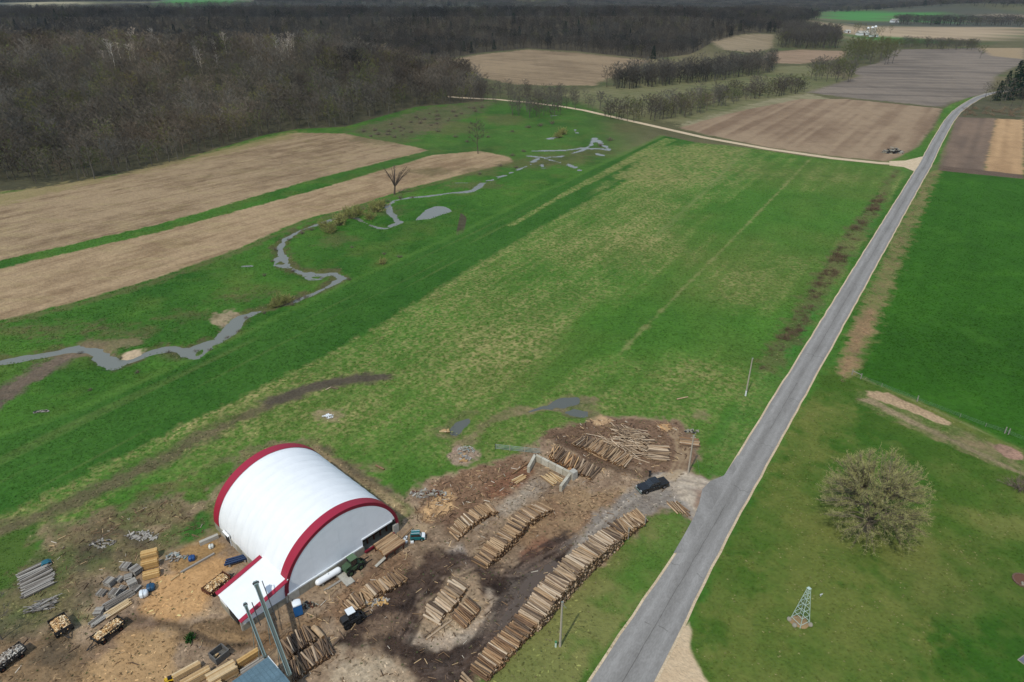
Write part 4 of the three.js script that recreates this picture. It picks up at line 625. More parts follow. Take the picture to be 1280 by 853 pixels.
[[372, 373, 0.5], [382, 370, 0.45], [365, 382, 0.4], [443, 268, 0.5], [455, 262, 0.5], [430, 270, 0.6], [485, 252, 0.5], [500, 247, 0.55], [515, 246, 0.5], [750, 183, 0.8], [762, 176, 0.9], [330, 345, 0.35], [676, 158, 0.9], [660, 160, 0.8], [690, 155, 0.9], [548, 165, 0.7], [570, 172, 0.7], [584, 178, 0.6], [530, 150, 0.8], [500, 160, 0.7], [610, 172, 0.6], [640, 165, 0.6], [210, 441, 0.3], [100, 440, 0.3], [150, 447, 0.28], [262, 436, 0.3], [284, 420, 0.3], [308, 396, 0.34], [330, 392, 0.3], [344, 312, 0.4], [362, 300, 0.4], [378, 292, 0.5], [390, 288, 0.5], [402, 346, 0.3], [436, 350, 0.35], [366, 338, 0.35], [340, 326, 0.3], [172, 466, 0.32], [113, 488, 0.25], [298, 413, 0.3], [245, 437, 0.3], [640, 195, 0.6], [655, 190, 0.6], [625, 208, 0.5], [645, 210, 0.5], [600, 218, 0.5], [480, 318, 0.35], [500, 322, 0.4], [440, 310, 0.3]].forEach(([u, v, s], i) => addShrub('dark', i, ...G(u, v), s, 'dark bare shrub in the creek pasture', 'dark shrubs of the creek pasture'));
fillPoly([[430, 168], [480, 158], [540, 140], [610, 130], [600, 138], [540, 160], [480, 178]], 9, (x, z) => rnd() < 0.75 && addShrub('dark', 0, x, z, rr(0.4, 0.9), 'dark scrubby shrub below the edge of the spur wood', 'scrub below the wood'));
{ // brush along the road
  const brush = []; fillPoly([[1112, 224], [1122, 214], [1098, 262], [1078, 296], [1044, 346], [1010, 400], [976, 458], [948, 462], [962, 436], [990, 400], [1020, 350], [1064, 288]], 1.5, (x, z) => { const n = fb(x / 7, z / 7); if (rnd() < 0.5 + 1.3 * n) brush.push([x, 0, z, rr(0.3, 0.7) * (1 + Math.max(0, n) * 1.4), rr(0.2, 0.6) * (1 + Math.max(0, n) * 2.6), rr(0.5, 0.95)]); });
  scatter('roadside_brush', shrubs.brown[1], brush, 'brown brush in the ditch between hay field and road', 'brush');
  const dry = []; fillPoly([[1160, 217], [1172, 215], [1136, 300], [1098, 400], [1072, 464], [1054, 484], [1046, 482], [1060, 440], [1074, 400], [1104, 330], [1134, 270]], 1.7, (x, z) => { if (rnd() < 0.5 + fb(x / 6, z / 6)) dry.push([x, 0, z, rr(0.2, 0.45), rr(0.15, 0.3), rr(1.1, 1.6)]); });
  scatter('dry_weeds', shrubs.brown[2], dry, 'dry weeds on the strip beside the green crop field', 'weeds');
  const yard = []; fillPoly([[0, 720], [60, 660], [160, 634], [262, 640], [262, 670], [200, 690], [110, 735], [60, 750], [20, 745]], 1.1, (x, z) => { if (rnd() < 0.35 + 0.8 * fb(x / 4, z / 4)) yard.push([x, 0, z, rr(0.15, 0.4), rr(0.1, 0.3), rr(0.7, 1.5)]); });
  fillPoly([[395, 556], [440, 582], [500, 622], [540, 604], [600, 590], [560, 660], [520, 640], [495, 640]], 1.1, (x, z) => { if (rnd() < 0.4 + 0.8 * fb(x / 4, z / 4)) yard.push([x, 0, z, rr(0.15, 0.4), rr(0.1, 0.3), rr(0.8, 1.5)]); });
  fillPoly([[660, 612], [700, 600], [740, 602], [720, 622], [680, 630]], 1, (x, z) => { if (rnd() < 0.5) yard.push([x, 0, z, rr(0.15, 0.35), rr(0.08, 0.2), rr(0.9, 1.5)]); });
  scatter('yard_weeds', shrubs.brown[0], yard, 'dry weeds and scrub round the edges of the sawmill yard', 'weeds');
}
{ // the big round tree on the lawn: forked limbs, boughs to some hundred clumps of fine twigs
  const [x, z] = G(1083, 664), T = new Stick(), K = new Stick(), BK = C(116, 106, 90), TW = C(162, 157, 108), BD = C(168, 172, 100), R = 9.3, top = 14.9, mains = [];
  T.limb(V3(0, -0.1, 0), V3(0.1, 1.5, 0), 0.7, 0.55, BK, 9);
  for (let m = 0; m < 9; m++) { const am = m * 2.4 + rr(-0.3, 0.3), f = m / 9, st = V3(0.1, 1.3, 0), em = V3(Math.cos(am) * R * rr(0.2, 0.46) * (1.1 - f * 0.7), top * lerp(0.25, 0.6, f), Math.sin(am) * R * rr(0.2, 0.46) * (1.1 - f * 0.7)), md = st.clone().lerp(em, 0.5).add(V3(rr(-0.4, 0.4), 0.3, rr(-0.4, 0.4))); T.limb(st, md, 0.3, 0.24, jit(BK, 0.15), 6); T.limb(md, em, 0.24, 0.13, jit(BK, 0.15), 6); mains.push(em, md); }
  for (let i = 0; i < 330; i++) {
    const ph = i * 2.39996 + rr(-0.3, 0.3), y = lerp(0.08, 0.99, Math.pow((i + 0.5) / 330, 0.75)), shell = i % 4 === 0 ? rr(0.35, 0.7) : rr(0.78, 1.0), rad = Math.sqrt(Math.max(0.02, 1 - Math.pow((y - 0.38) / 0.66, 2))) * R * shell, e = V3(Math.cos(ph) * rad, y * top * lerp(0.9, 1, shell) + 0.4, Math.sin(ph) * rad);
    let st = mains[0]; for (const q of mains) if (q.distanceTo(e) < st.distanceTo(e)) st = q;
    const md = st.clone().lerp(e, 0.5).add(V3(rr(-0.5, 0.5), rr(-0.1, 0.6), rr(-0.5, 0.5))); K.limb(st, md, 0.1, 0.06, jit(BK, 0.2), 4); K.limb(md, e, 0.06, 0.02, jit(BK, 0.2), 3);
    const out = e.clone().sub(V3(0, top * 0.25, 0)).normalize(), cr = rr(0.8, 1.4), nb = Math.round(rr(8, 11));
    for (let b = 0; b < nb; b++) {
      const p0 = st.clone().lerp(e, rr(0.45, 1)), d0 = out.clone().multiplyScalar(0.9).add(V3(rr(-1, 1), rr(-0.6, 0.9), rr(-1, 1))).normalize(), p1 = p0.clone().addScaledVector(d0, cr * rr(0.6, 1.1)); K.limb(p0, p1, 0.028, 0.01, jit(BK, 0.25), 3);
      for (let w = 0; w < 11; w++) { const p = p0.clone().lerp(p1, rr(0.1, 1)), d = d0.clone().add(V3(rr(-1, 1), rr(-0.6, 1), rr(-1, 1))).normalize(), l = rr(0.35, 0.85); K.twig(p, d, l, 0.04, jit(TW, 0.25)); if (rnd() < 0.4) K.twig(p.clone().addScaledVector(d, l * rr(0.5, 1)), V3(rr(-1, 1), rr(-1, 1), rr(-1, 1)).normalize(), 0.12, 0.08, jit(BD, 0.25)); }
    }
  }
  const o = thing('round_budding_tree', 'large round tree with olive-yellow buds on the lawn across the road', 'tree', [x, 0, z]); part(o, 'trunk', T.geo(), mWood); part(o, 'crown', K.geo(), mWood);
}
{ // dead forked tree beside the stubble field
  const [x, z] = G(493, 243), T = new Stick(); const B = C(92, 80, 70);
  T.limb(V3(0, 0, 0), V3(0.5, 4, 0), 0.45, 0.35, B, 7);
  for (let i = 0; i < 13; i++) { const a = rr(0, 6.28), e = V3(0.5 + Math.cos(a) * rr(3, 7.5), rr(8, 12.5), Math.sin(a) * rr(2, 6)), m = V3(0.5, 4, 0).lerp(e, 0.5); m.y += 0.4; T.limb(V3(0.5, 3.6, 0), m, 0.26, 0.18, jit(B, 0.15), 5); T.limb(m, e, 0.18, 0.05, jit(B, 0.15), 4); for (let k = 0; k < 14; k++) T.twig(m.clone().lerp(e, rr(0.2, 1)), V3(rr(-0.6, 0.6) + Math.cos(a), rr(0.4, 1.2), rr(-0.6, 0.6) + Math.sin(a)).normalize(), rr(1, 2.4), 0.12, B); }
  const o = thing('dead_tree', 'dead forked tree standing between stubble field and creek', 'tree', [x, 0, z]); part(o, 'trunk', T.geo(), mWood);
}
[[1276, 612, 1.2], [1284, 604, 1]].forEach(([u, v, s]) => { const [x, z] = G(u, v); addShrub('dark', 0, x, z, s * 0.8, 'dark bushy shrub on the lawn by the garden plot', 'shrubs by the garden plot'); });
addTree('bare', 1, ...G(2, 800), 0.5, 'bare dark small tree at the corner of the sawmill yard', null);
// ---------- geometry helpers ----------
function box(w, h, d, x = 0, y = 0, z = 0, ry = 0, rx = 0, rz = 0) { const g = new THREE.BoxGeometry(w, h, d); if (rx) g.rotateX(rx); if (rz) g.rotateZ(rz); if (ry) g.rotateY(ry); g.translate(x, y, z); return g; }
function rod(a, b, ra, rb = ra, n = 8) { const g = new THREE.CylinderGeometry(rb, ra, a.distanceTo(b), n); g.translate(0, a.distanceTo(b) / 2, 0); g.applyQuaternion(new THREE.Quaternion().setFromUnitVectors(V3(0, 1, 0), b.clone().sub(a).normalize())); g.translate(a.x, a.y, a.z); return g; }
function beam(a, b, w, h) { // rectangular bar from a to b
  const L = a.distanceTo(b), g = new THREE.BoxGeometry(w, h, L), m = new THREE.Matrix4().lookAt(b, a, V3(0, 1, 0)); g.applyMatrix4(m); g.translate((a.x + b.x) / 2, (a.y + b.y) / 2, (a.z + b.z) / 2); return g;
}
function wheel(r, w, x, y, z, axis = 'z') { const g = new THREE.CylinderGeometry(r, r, w, 18); if (axis === 'z') g.rotateX(Math.PI / 2); else g.rotateZ(Math.PI / 2); g.translate(x, y, z); return g; }
function torus(r, t, x, y, z, axis = 'z') { const g = new THREE.TorusGeometry(r - t, t, 8, 20); if (axis === 'x') g.rotateY(Math.PI / 2); g.translate(x, y, z); return g; }
function extr(pts, depth, bevel = 0) { const s = new THREE.Shape(pts.map(p => new THREE.Vector2(...p))); return new THREE.ExtrudeGeometry(s, { depth, bevelEnabled: bevel > 0, bevelThickness: bevel, bevelSize: bevel, bevelSegments: 2 }); }
const grainTex = dataTex(256, 256, (i, j) => { const v = 226 + 18 * vn(i / 9, j / 60) + 12 * vn(i / 2.5, j / 30); return [v, v, v]; });
const stainTex = dataTex(256, 256, (i, j) => { const v = 224 + 20 * fb(i / 60, j / 60) + 12 * vn(i / 5, j / 5) + 8 * vn(i / 3, j / 40); return [v, v, v - 3]; });
const mConc = std(col(168, 162, 146), 0.95, { map: stainTex }), mConcPale = std(col(196, 192, 182), 0.95, { map: stainTex }), mSteel = std(col(156, 176, 172), 0.55, { metalness: 0.35, map: stainTex }), mDarkSteel = std(col(50, 50, 50), 0.6, { metalness: 0.3 }), mBlack = std(col(28, 28, 29), 0.85), mRust = std(col(104, 66, 50), 0.9, { map: stainTex }),
  mRed = std(col(158, 26, 54), 0.55), mRedDark = std(col(120, 20, 42), 0.6), mWhite = std(col(226, 230, 230), 0.6), mGlass = new THREE.MeshPhysicalMaterial({ color: col(26, 32, 36), roughness: 0.08, metalness: 0, clearcoat: 1 }), mPole = std(col(196, 184, 166), 0.95, { map: grainTex }), mPlank = std(col(206, 174, 126), 0.9, { map: grainTex }), mPlankGrey = std(col(168, 162, 152), 0.95, { map: grainTex }), mBlue = std(col(28, 98, 158), 0.5), mRubber = std(col(30, 29, 28), 0.95);
const yaw = (dx, dz) => Math.atan2(-dz, dx);  // turns local +x onto the world direction (dx, dz)
const pxYaw = (a, b) => { const p = G(...a), q = G(...b); return yaw(q[0] - p[0], q[1] - p[1]); };

// ---------- the fabric covered mill building ----------
{
  const o = thing('fabric_building', 'white arched fabric building with crimson trim and a low side wing in the sawmill yard', 'building', [-34.76, 0, -74.91], 0.813);
  const Wd = 21.77, Ln = 23.87, HW = 1.5, R = 9.52, E = 1.926;
  const arch = (s, k = 1) => { const a = Math.PI * s, c = -Math.cos(a), t = Math.sign(c) * Math.pow(Math.abs(c), 2 / E), y = Math.pow(Math.abs(Math.sin(a)), 2 / E); return [Wd / 2 + t * (Wd / 2 + k), HW + y * (R + k)]; };
  const surf = (d0, d1, nd, off) => { const ns = 64, pos = [], uv = [], idx = []; for (let j = 0; j <= nd; j++) for (let i = 0; i <= ns; i++) { const d = lerp(d0, d1, j / nd), [x, y] = arch(i / ns, off(d, i / ns)); pos.push(x, y, -d); uv.push(i / ns * 4, d / 6); if (i < ns && j < nd) { const a = j * (ns + 1) + i; idx.push(a, a + 1, a + ns + 1, a + 1, a + ns + 2, a + ns + 1); } } const g = new THREE.BufferGeometry(); g.setAttribute('position', new THREE.Float32BufferAttribute(pos, 3)); g.setAttribute('uv', new THREE.Float32BufferAttribute(uv, 2)); g.setIndex(idx); g.computeVertexNormals(); return g; };
  const fabTex = dataTex(256, 256, (i, j) => { const v = 246 + 5 * fb(i / 60, j / 40) + 2 * vn(i / 3, j / 14); return [v - 1, v, v]; });
  const mFab = std(col(246, 248, 248), 0.6, { map: fabTex, side: THREE.DoubleSide }), mGab = std(col(246, 250, 253), 0.65, { map: fabTex, side: THREE.DoubleSide });
  const bays = 10; // the cover dips a little between the trusses
  const roof = part(o, 'roof_cover', surf(0.4, Ln - 0.3, 120, (d, s) => 0.04 - 0.075 * Math.pow(Math.sin(d / Ln * bays * Math.PI), 2) * (0.6 + 0.4 * Math.sin(s * Math.PI)) - 0.014 * vn(d * 0.9, s * 30)), mFab);
  for (let k = 1; k < bays; k++) { const d = k * Ln / bays; if (d > 1.9 && d < Ln - 2) part(roof, 'seam', surf(d - 0.035, d + 0.035, 1, () => 0.058), std(col(236, 239, 240), 0.6, { side: THREE.DoubleSide })); }
  for (const [d0, d1, w] of [[0, 1.75, 1], [Ln - 1.85, Ln, -1]]) part(o, 'arch_trim', surf(d0, d1, 4, () => 0.1), std(col(158, 26, 54), 0.5, { side: THREE.DoubleSide }));
  // face strips of the trim round the gables
  const strip = (d, k0, k1) => { const n = 64, pos = [], idx = []; for (let i = 0; i <= n; i++) { const [x0, y0] = arch(i / n, k0), [x1, y1] = arch(i / n, k1); pos.push(x0, y0, -d, x1, y1, -d); if (i < n) { const a = 2 * i; idx.push(a, a + 1, a + 2, a + 1, a + 3, a + 2); } } const g = new THREE.BufferGeometry(); g.setAttribute('position', new THREE.Float32BufferAttribute(pos, 3)); g.setIndex(idx); g.computeVertexNormals(); return g; };
  const mStrip = std(col(126, 20, 44), 0.55, { side: THREE.DoubleSide });
  part(o, 'trim_face', strip(-0.01, -0.5, 0.1), mStrip); part(o, 'trim_face', strip(Ln + 0.01, -0.5, 0.1), mStrip);
  const gable = (d, notch) => { const p = []; if (notch) p.push([20.3, 3.15], [14.3, 3.15], [14.3, 1.75], [0.35, 1.75]); else p.push([21.4, 1.5], [0.35, 1.5]); for (let i = 2; i <= 62; i++) { const q = arch(i / 64, -0.2); if (!notch || q[0] < 20.9 || q[1] > 3.15) p.push(q); } const g = new THREE.ShapeGeometry(new THREE.Shape(p.map(q => new THREE.Vector2(...q)))); const u = g.attributes.uv; for (let i = 0; i < u.count; i++) u.setXY(i, u.getX(i) / 5, u.getY(i) / 5); g.translate(0, 0, -d); return g; };
  part(o, 'gable_panel', gable(0.03, true), mGab); part(o, 'gable_panel', gable(Ln - 0.03, false), mGab);
  for (let i = 1; i < 8; i++) { const x = i * 2.55, s = Math.acos(clamp(-(x - Wd / 2) / (Wd / 2), -1, 1)) / Math.PI, y1 = arch(s, -0.4)[1]; part(o, 'gable_post', rod(V3(x, x > 14.3 ? 3.1 : 1.8, -0.3), V3(x, y1, -0.3), 0.05), mSteel); const y0 = x > 14.3 ? 3.2 : 1.8; part(o, 'panel_seam', box(0.05, y1 - y0, 0.012, x, (y0 + y1) / 2, -0.018), mGab); }
  part(o, 'bottom_rail', box(14, 0.22, 0.2, 7.2, 1.68, 0.02), mWhite); part(o, 'bottom_rail', box(6.3, 0.24, 0.2, 17.3, 3.12, 0.02), mWhite);
  // concrete base walls in precast blocks
  const blockW = (n, f) => { for (let i = 0; i < n; i++) f(i); };
  blockW(8, i => part(o, 'wall_panel', box(14.1 / 8 - 0.03, 1.56, 0.36, 0.3 + (i + 0.5) * 14.1 / 8, 0.78, -0.05), i % 3 ? mConc : mConcPale)); part(o, 'wall_panel', box(1.1, 1.9, 0.36, 21.1, 0.95, -0.05), mConcPale);
  blockW(12, i => { if (i !== 9) part(o, 'wall_panel', box(0.34, 1.5, Ln / 12 - 0.04, 0.05, 0.75, -(i + 0.5) * Ln / 12), i % 2 ? mConc : mConcPale); part(o, 'wall_panel', box(0.34, 1.5, Ln / 12 - 0.04, Wd - 0.05, 0.75, -(i + 0.5) * Ln / 12), mConc); });
  part(o, 'wall_panel', box(Wd, 1.5, 0.3, Wd / 2, 0.75, -Ln + 0.05), mConc);
  const door = part(o, 'doorway_shade', box(0.12, 2.1, 1.9, -0.12, 1.05, -9.5 * Ln / 12), mBlack); part(door, 'door_frame', box(0.1, 2.3, 0.15, -0.2, 1.15, -9.5 * Ln / 12 + 1), mWhite);  // black box put in as the shade inside the open doorway
  part(o, 'door_hood', box(0.4, 0.06, 2.0, -0.3, 2.2, -9.5 * Ln / 12, 0, 0, 0.6), mFab);
  part(o, 'floor_slab', box(Wd - 0.6, 0.1, Ln - 0.6, Wd / 2, 0.06, -Ln / 2), mConc);
  for (let i = 0; i < 5; i++) part(o, 'opening_post', box(0.22, 3, 0.22, 14.7 + i * 1.35, 1.5, -1.4), mRust);
  part(o, 'opening_beam', box(6.2, 0.35, 0.3, 17.4, 0.5, 0.35), mRedDark); part(o, 'inner_boarding', box(6.4, 2.7, 0.1, 17.4, 1.4, -2.2), std(col(96, 84, 66), 0.95, { map: grainTex }));
  // low wing
  const w = part(o, 'wing_roof', (() => { const n = 20, pos = [], uv = [], idx = []; for (let i = 0; i <= n; i++) for (let j = 0; j <= n; j++) { const fx = i / n, fz = j / n, x = lerp(0.75, -7.4, fx), y = lerp(4.55, 2.35, fx) - 0.1 * Math.sin(fx * 3.14) - 0.03 * Math.pow(Math.sin(fz * 9.42), 2); pos.push(x, y, lerp(0.15, -7.4, fz)); uv.push(fx, fz); if (i < n && j < n) { const a = i * (n + 1) + j; idx.push(a, a + 1, a + n + 1, a + 1, a + n + 2, a + n + 1); } } const g = new THREE.BufferGeometry(); g.setAttribute('position', new THREE.Float32BufferAttribute(pos, 3)); g.setAttribute('uv', new THREE.Float32BufferAttribute(uv, 2)); g.setIndex(idx); g.computeVertexNormals(); return g; })(), mFab);
  part(w, 'eave_trim', beam(V3(0.5, 4.52, 0.1), V3(-7.5, 2.36, 0.1), 0.75, 0.12), mRed); part(w, 'eave_trim', beam(V3(0.3, 4.5, -7.35), V3(-7.5, 2.36, -7.35), 0.75, 0.12), mRed);
  const tri = new THREE.ShapeGeometry(new THREE.Shape([[0.3, 1.1], [0.3, 4.35], [-7.2, 2.32], [-7.2, 1.1]].map(q => new THREE.Vector2(...q)))); tri.translate(0, 0, -0.2); part(o, 'wing_gable', tri, mGab); const tri2 = tri.clone(); tri2.translate(0, 0, -6.9); part(o, 'wing_gable', tri2, mGab);
  for (let i = 0; i < 4; i++) part(o, 'wing_wall_panel', box(1.8, 1.1, 0.3, -0.7 - i * 1.86, 0.55, -0.2), mConc);
  part(o, 'wing_wall_panel', box(0.25, 1.1, 4.2, -7.2, 0.55, -4.9), mConc); part(o, 'wing_side', box(0.08, 1.2, 2.1, -7.2, 1.7, -6), mFab); part(o, 'wing_corner_post', box(0.3, 2.3, 0.3, -7.2, 1.15, -0.3), mConcPale); part(o, 'wing_curtain', box(0.08, 1.4, 2.6, -7.3, 1.1, -2.6), mDarkSteel);
}
// ---------- mill shed with a metal roof, conveyors ----------
{
  const P = GV(334, 823, 3.6), e = V3(-0.74, 0, 0.67), f = V3(0.72, 0, 0.69), t = yaw(f.x, f.z);
  const o = thing('mill_shed', 'blue-grey metal roofed mill shed at the foot of the conveyors', 'shed', [P.x, 0, P.z], t);
  // local +x runs along f, local +z along the other eave
  const mRoof = std(col(122, 150, 162), 0.45, { metalness: 0.4, map: stainTex });
  const s1 = part(o, 'roof_slope', box(4.6, 0.08, 14, 2.2, 3.75, 6.8, 0, 0, 0.07), mRoof); part(o, 'roof_slope', box(4.6, 0.08, 14, 6.7, 3.75, 6.8, 0, 0, -0.07), mRoof);
  for (let i = 0; i < 24; i++) for (const k of [0, 1]) part(s1, 'roof_rib', box(4.5, 0.04, 0.05, k ? 6.7 : 2.2, 3.81, 0.1 + i * 0.58, 0, 0, k ? -0.07 : 0.07), mRoof);
  part(o, 'wall', box(8.6, 3.5, 0.15, 4.4, 1.75, 0.2), std(col(120, 116, 106), 0.9, { map: stainTex })); part(o, 'wall', box(0.15, 3.5, 13, 0.2, 1.75, 6.7), std(col(120, 116, 106), 0.9, { map: stainTex })); part(o, 'wall', box(0.15, 3.5, 13, 8.6, 1.75, 6.7), std(col(120, 116, 106), 0.9, { map: stainTex })); part(o, 'barge_board', box(9, 0.2, 0.06, 4.4, 3.72, -0.18), mWhite);
}
function conveyor(a, b, w, label) {
  const o = thing('conveyor', label, 'conveyor', [a.x, 0, a.z]); const A = V3(0, a.y, 0), B = V3(b.x - a.x, b.y, b.z - a.z), d = B.clone().sub(A).normalize(), s = d.clone().cross(V3(0, 1, 0)).normalize();
  part(o, 'trough', beam(A, B, w, 0.18), mSteel); for (const k of [-1, 1]) part(o, 'side_rail', beam(A.clone().addScaledVector(s, k * w * 0.55).add(V3(0, 0.15, 0)), B.clone().addScaledVector(s, k * w * 0.55).add(V3(0, 0.15, 0)), 0.08, 0.34), mSteel);
  part(o, 'belt', beam(A.clone().add(V3(0, 0.12, 0)), B.clone().add(V3(0, 0.12, 0)), w * 0.7, 0.05), std(col(92, 98, 92), 0.9));
  part(o, 'head_box', box(w * 1.4, 0.55, 0.8, B.x, B.y + 0.1, B.z, Math.atan2(d.x, d.z)), mSteel); part(o, 'motor', rod(B.clone().addScaledVector(s, -w).add(V3(0, 0.3, 0)), B.clone().addScaledVector(s, w).add(V3(0, 0.3, 0)), 0.18), mDarkSteel);
  const pipe = s.clone().multiplyScalar(0.9); part(o, 'shadow_rod', rod(A.clone().lerp(B, 0.55).add(pipe), B.clone().add(pipe).add(V3(0, 0.2, 0)), 0.07), mDarkSteel);  // dark rod added beside the trough, standing in for its shadow line
  for (const f of [0.3, 0.6]) { const p = A.clone().lerp(B, f); for (const k of [-1, 1]) part(o, 'support_leg', rod(V3(p.x + s.x * k * 0.6, 0, p.z + s.z * k * 0.6), p.clone().addScaledVector(s, k * w * 0.4), 0.05), mSteel); }
}
conveyor(GV(362, 845, 3.4), GV(320, 731, 6.2), 0.46, 'longer and wider grey-green conveyor reaching over the wing roof');
conveyor(GV(331, 822, 3.4), GV(307, 758, 5.2), 0.3, 'shorter and thinner grey-green conveyor reaching over the wing roof');
// ---------- things round the mill ----------
{
  const p = GV(373, 767), o = thing('portable_toilet', 'blue portable toilet with a white roof beside the mill building', 'toilet', [p.x, 0, p.z], 0.5);
  const b = part(o, 'cabin', [box(1.2, 2.05, 1.2, 0, 1.12, 0)], mBlue); for (const x of [-0.4, 0, 0.4]) { part(b, 'wall_rib', box(0.06, 1.9, 0.04, x, 1.12, -0.61), mBlue); part(b, 'wall_rib', box(0.04, 1.9, 0.06, -0.61, 1.12, x), mBlue); }
  const dr = part(o, 'door', box(0.04, 1.85, 0.85, 0.62, 1.12, 0), std(col(38, 112, 172), 0.5)); part(dr, 'handle', box(0.05, 0.18, 0.05, 0.66, 1.1, 0.3), mBlack);
  const rf = new THREE.SphereGeometry(0.86, 16, 8, 0, 6.284, 0, 1.57); rf.rotateY(0.785); rf.scale(1, 0.42, 1); const pa = rf.attributes.position; for (let i = 0; i < pa.count; i++) { pa.setX(i, clamp(pa.getX(i), -0.64, 0.64)); pa.setZ(i, clamp(pa.getZ(i), -0.64, 0.64)); } rf.computeVertexNormals(); rf.translate(0, 2.15, 0); part(o, 'roof', rf, std(col(232, 236, 238), 0.5)); part(o, 'skid_base', box(1.3, 0.12, 1.3, 0, 0.06, 0), mBlack); part(o, 'vent_pipe', rod(V3(-0.45, 2.1, -0.45), V3(-0.45, 2.75, -0.45), 0.05), mBlack);
}
{
  const a = GV(395, 736), b = GV(427, 716), o = thing('propane_tank', 'long white propane tank beside the mill building wall', 'tank', [(a.x + b.x) / 2, 0, (a.z + b.z) / 2], yaw(b.x - a.x, b.z - a.z));
  const g = new THREE.CapsuleGeometry(0.52, 3.6, 8, 24); g.rotateZ(Math.PI / 2); g.translate(0, 0.95, 0); const t = part(o, 'tank', g, std(col(238, 240, 240), 0.35)); part(t, 'valve_dome', new THREE.SphereGeometry(0.2, 12, 8, 0, 6.29, 0, 1.6).translate(0, 1.44, 0), mWhite);
  for (const x of [-1.3, 1.3]) part(o, 'saddle', box(0.25, 0.55, 0.9, x, 0.27, 0), mConc); const pl = thing('grey_plank', 'pale weathered planks lying along the foot of the propane tank', 'plank', [(a.x + b.x) / 2 + 0.9, 0.08, (a.z + b.z) / 2 + 0.9], yaw(b.x - a.x, b.z - a.z)); part(pl, 'plank', box(3.4, 0.05, 0.2), mPlankGrey); part(pl, 'plank', box(3, 0.05, 0.2, 0.3, 0.06, 0.24), mPlankGrey);
}
function loader(px, turn, paint, roofM, label, s) { // compact wheel loader with forks
  const p = GV(...px), o = thing('wheel_loader', label, 'loader', [p.x, 0, p.z], turn); o.scale.setScalar(s);
  part(o, 'chassis', [box(2.5, 0.5, 1.2, 0, 0.75, 0), box(0.9, 0.6, 1.1, -0.85, 1.2, 0)], paint); part(o, 'engine_hood', extr([[-1.4, 0.95], [-0.45, 0.95], [-0.45, 1.6], [-1.3, 1.45]], 1.0, 0.05).translate(0, 0, -0.5), paint);
  const cab = part(o, 'cab', [box(0.06, 1.3, 0.06, -0.4, 1.7, -0.5), box(0.06, 1.3, 0.06, -0.4, 1.7, 0.5), box(0.06, 1.3, 0.06, 0.55, 1.7, -0.5), box(0.06, 1.3, 0.06, 0.55, 1.7, 0.5)], mBlack); part(cab, 'window', box(0.92, 1, 0.98, 0.08, 1.65, 0), mGlass); part(o, 'cab_roof', box(1.15, 0.1, 1.2, 0.08, 2.38, 0), roofM); part(o, 'seat', box(0.4, 0.5, 0.5, 0, 1.25, 0), mBlack);
  for (const [x, z] of [[-0.85, -0.72], [-0.85, 0.72], [0.85, -0.72], [0.85, 0.72]]) { const w = part(o, 'wheel', wheel(0.52, 0.38, x, 0.52, z), mRubber); part(w, 'rim', wheel(0.26, 0.4, x, 0.52, z), paint); }
  for (const z of [-0.4, 0.4]) { part(o, 'lift_arm', [beam(V3(0.2, 1.35, z), V3(1.5, 0.9, z), 0.1, 0.2), beam(V3(1.5, 0.9, z), V3(1.8, 0.3, z), 0.1, 0.18)], paint); part(o, 'fork', box(1.3, 0.06, 0.12, 2.4, 0.12, z), mDarkSteel); } part(o, 'fork_frame', box(0.1, 0.7, 1.2, 1.8, 0.4, 0), mDarkSteel);
}
loader([441, 713], pxYaw([441, 713], [456, 703]), std(col(70, 96, 66), 0.6, { map: stainTex }), std(col(84, 108, 78), 0.6), 'dull green loader parked against the mill building wall', 1.15);
loader([439, 779], pxYaw([439, 779], [458, 769]), std(col(38, 38, 38), 0.6), mWhite, 'black loader with a white cab roof between the log stacks', 1.05);
{ const a = GV(432, 724), o = thing('concrete_pad', 'pale concrete slab on the ground beside the green loader', 'slab', [a.x, 0.1, a.z], pxYaw([428, 718], [444, 735])); part(o, 'slab', box(3.2, 0.25, 1.5, 0, 0, 0), mConcPale); }
{ // teal and white utility vehicle
  const a = GV(522, 674), o = thing('utility_vehicle', 'small teal and white utility vehicle beside the log deck', 'vehicle', [a.x, 0, a.z], pxYaw([514, 673], [532, 672])); const teal = std(col(12, 100, 104), 0.35); o.scale.setScalar(0.84);
  part(o, 'body', extr([[-1.4, 0.35], [1.45, 0.35], [1.45, 0.85], [0.9, 1.02], [-1.4, 1.02]], 1.3, 0.06).translate(0, 0, -0.65), teal); const cb = part(o, 'cab', extr([[-1.3, 1.0], [0.8, 1.0], [0.5, 1.75], [-1.2, 1.78]], 1.2, 0.04).translate(0, 0, -0.6), mGlass); part(cb, 'roof', box(1.75, 0.09, 1.34, -0.35, 1.85, 0), teal); for (const z of [-0.36, 0.36]) part(cb, 'roof_rail', box(1.7, 0.05, 0.06, -0.35, 1.92, z), mWhite); part(o, 'hood', box(0.62, 0.16, 1.35, 1.2, 1.0, 0, 0, 0, -0.2), mWhite); part(o, 'bumper', box(0.12, 0.35, 1.4, 1.52, 0.6, 0), mWhite);
  for (const x of [-0.9, 0.9]) for (const z of [-0.68, 0.68]) { const w = part(o, 'wheel', wheel(0.36, 0.26, x, 0.36, z), mRubber); part(w, 'rim', wheel(0.18, 0.28, x, 0.36, z), mSteel); }
}
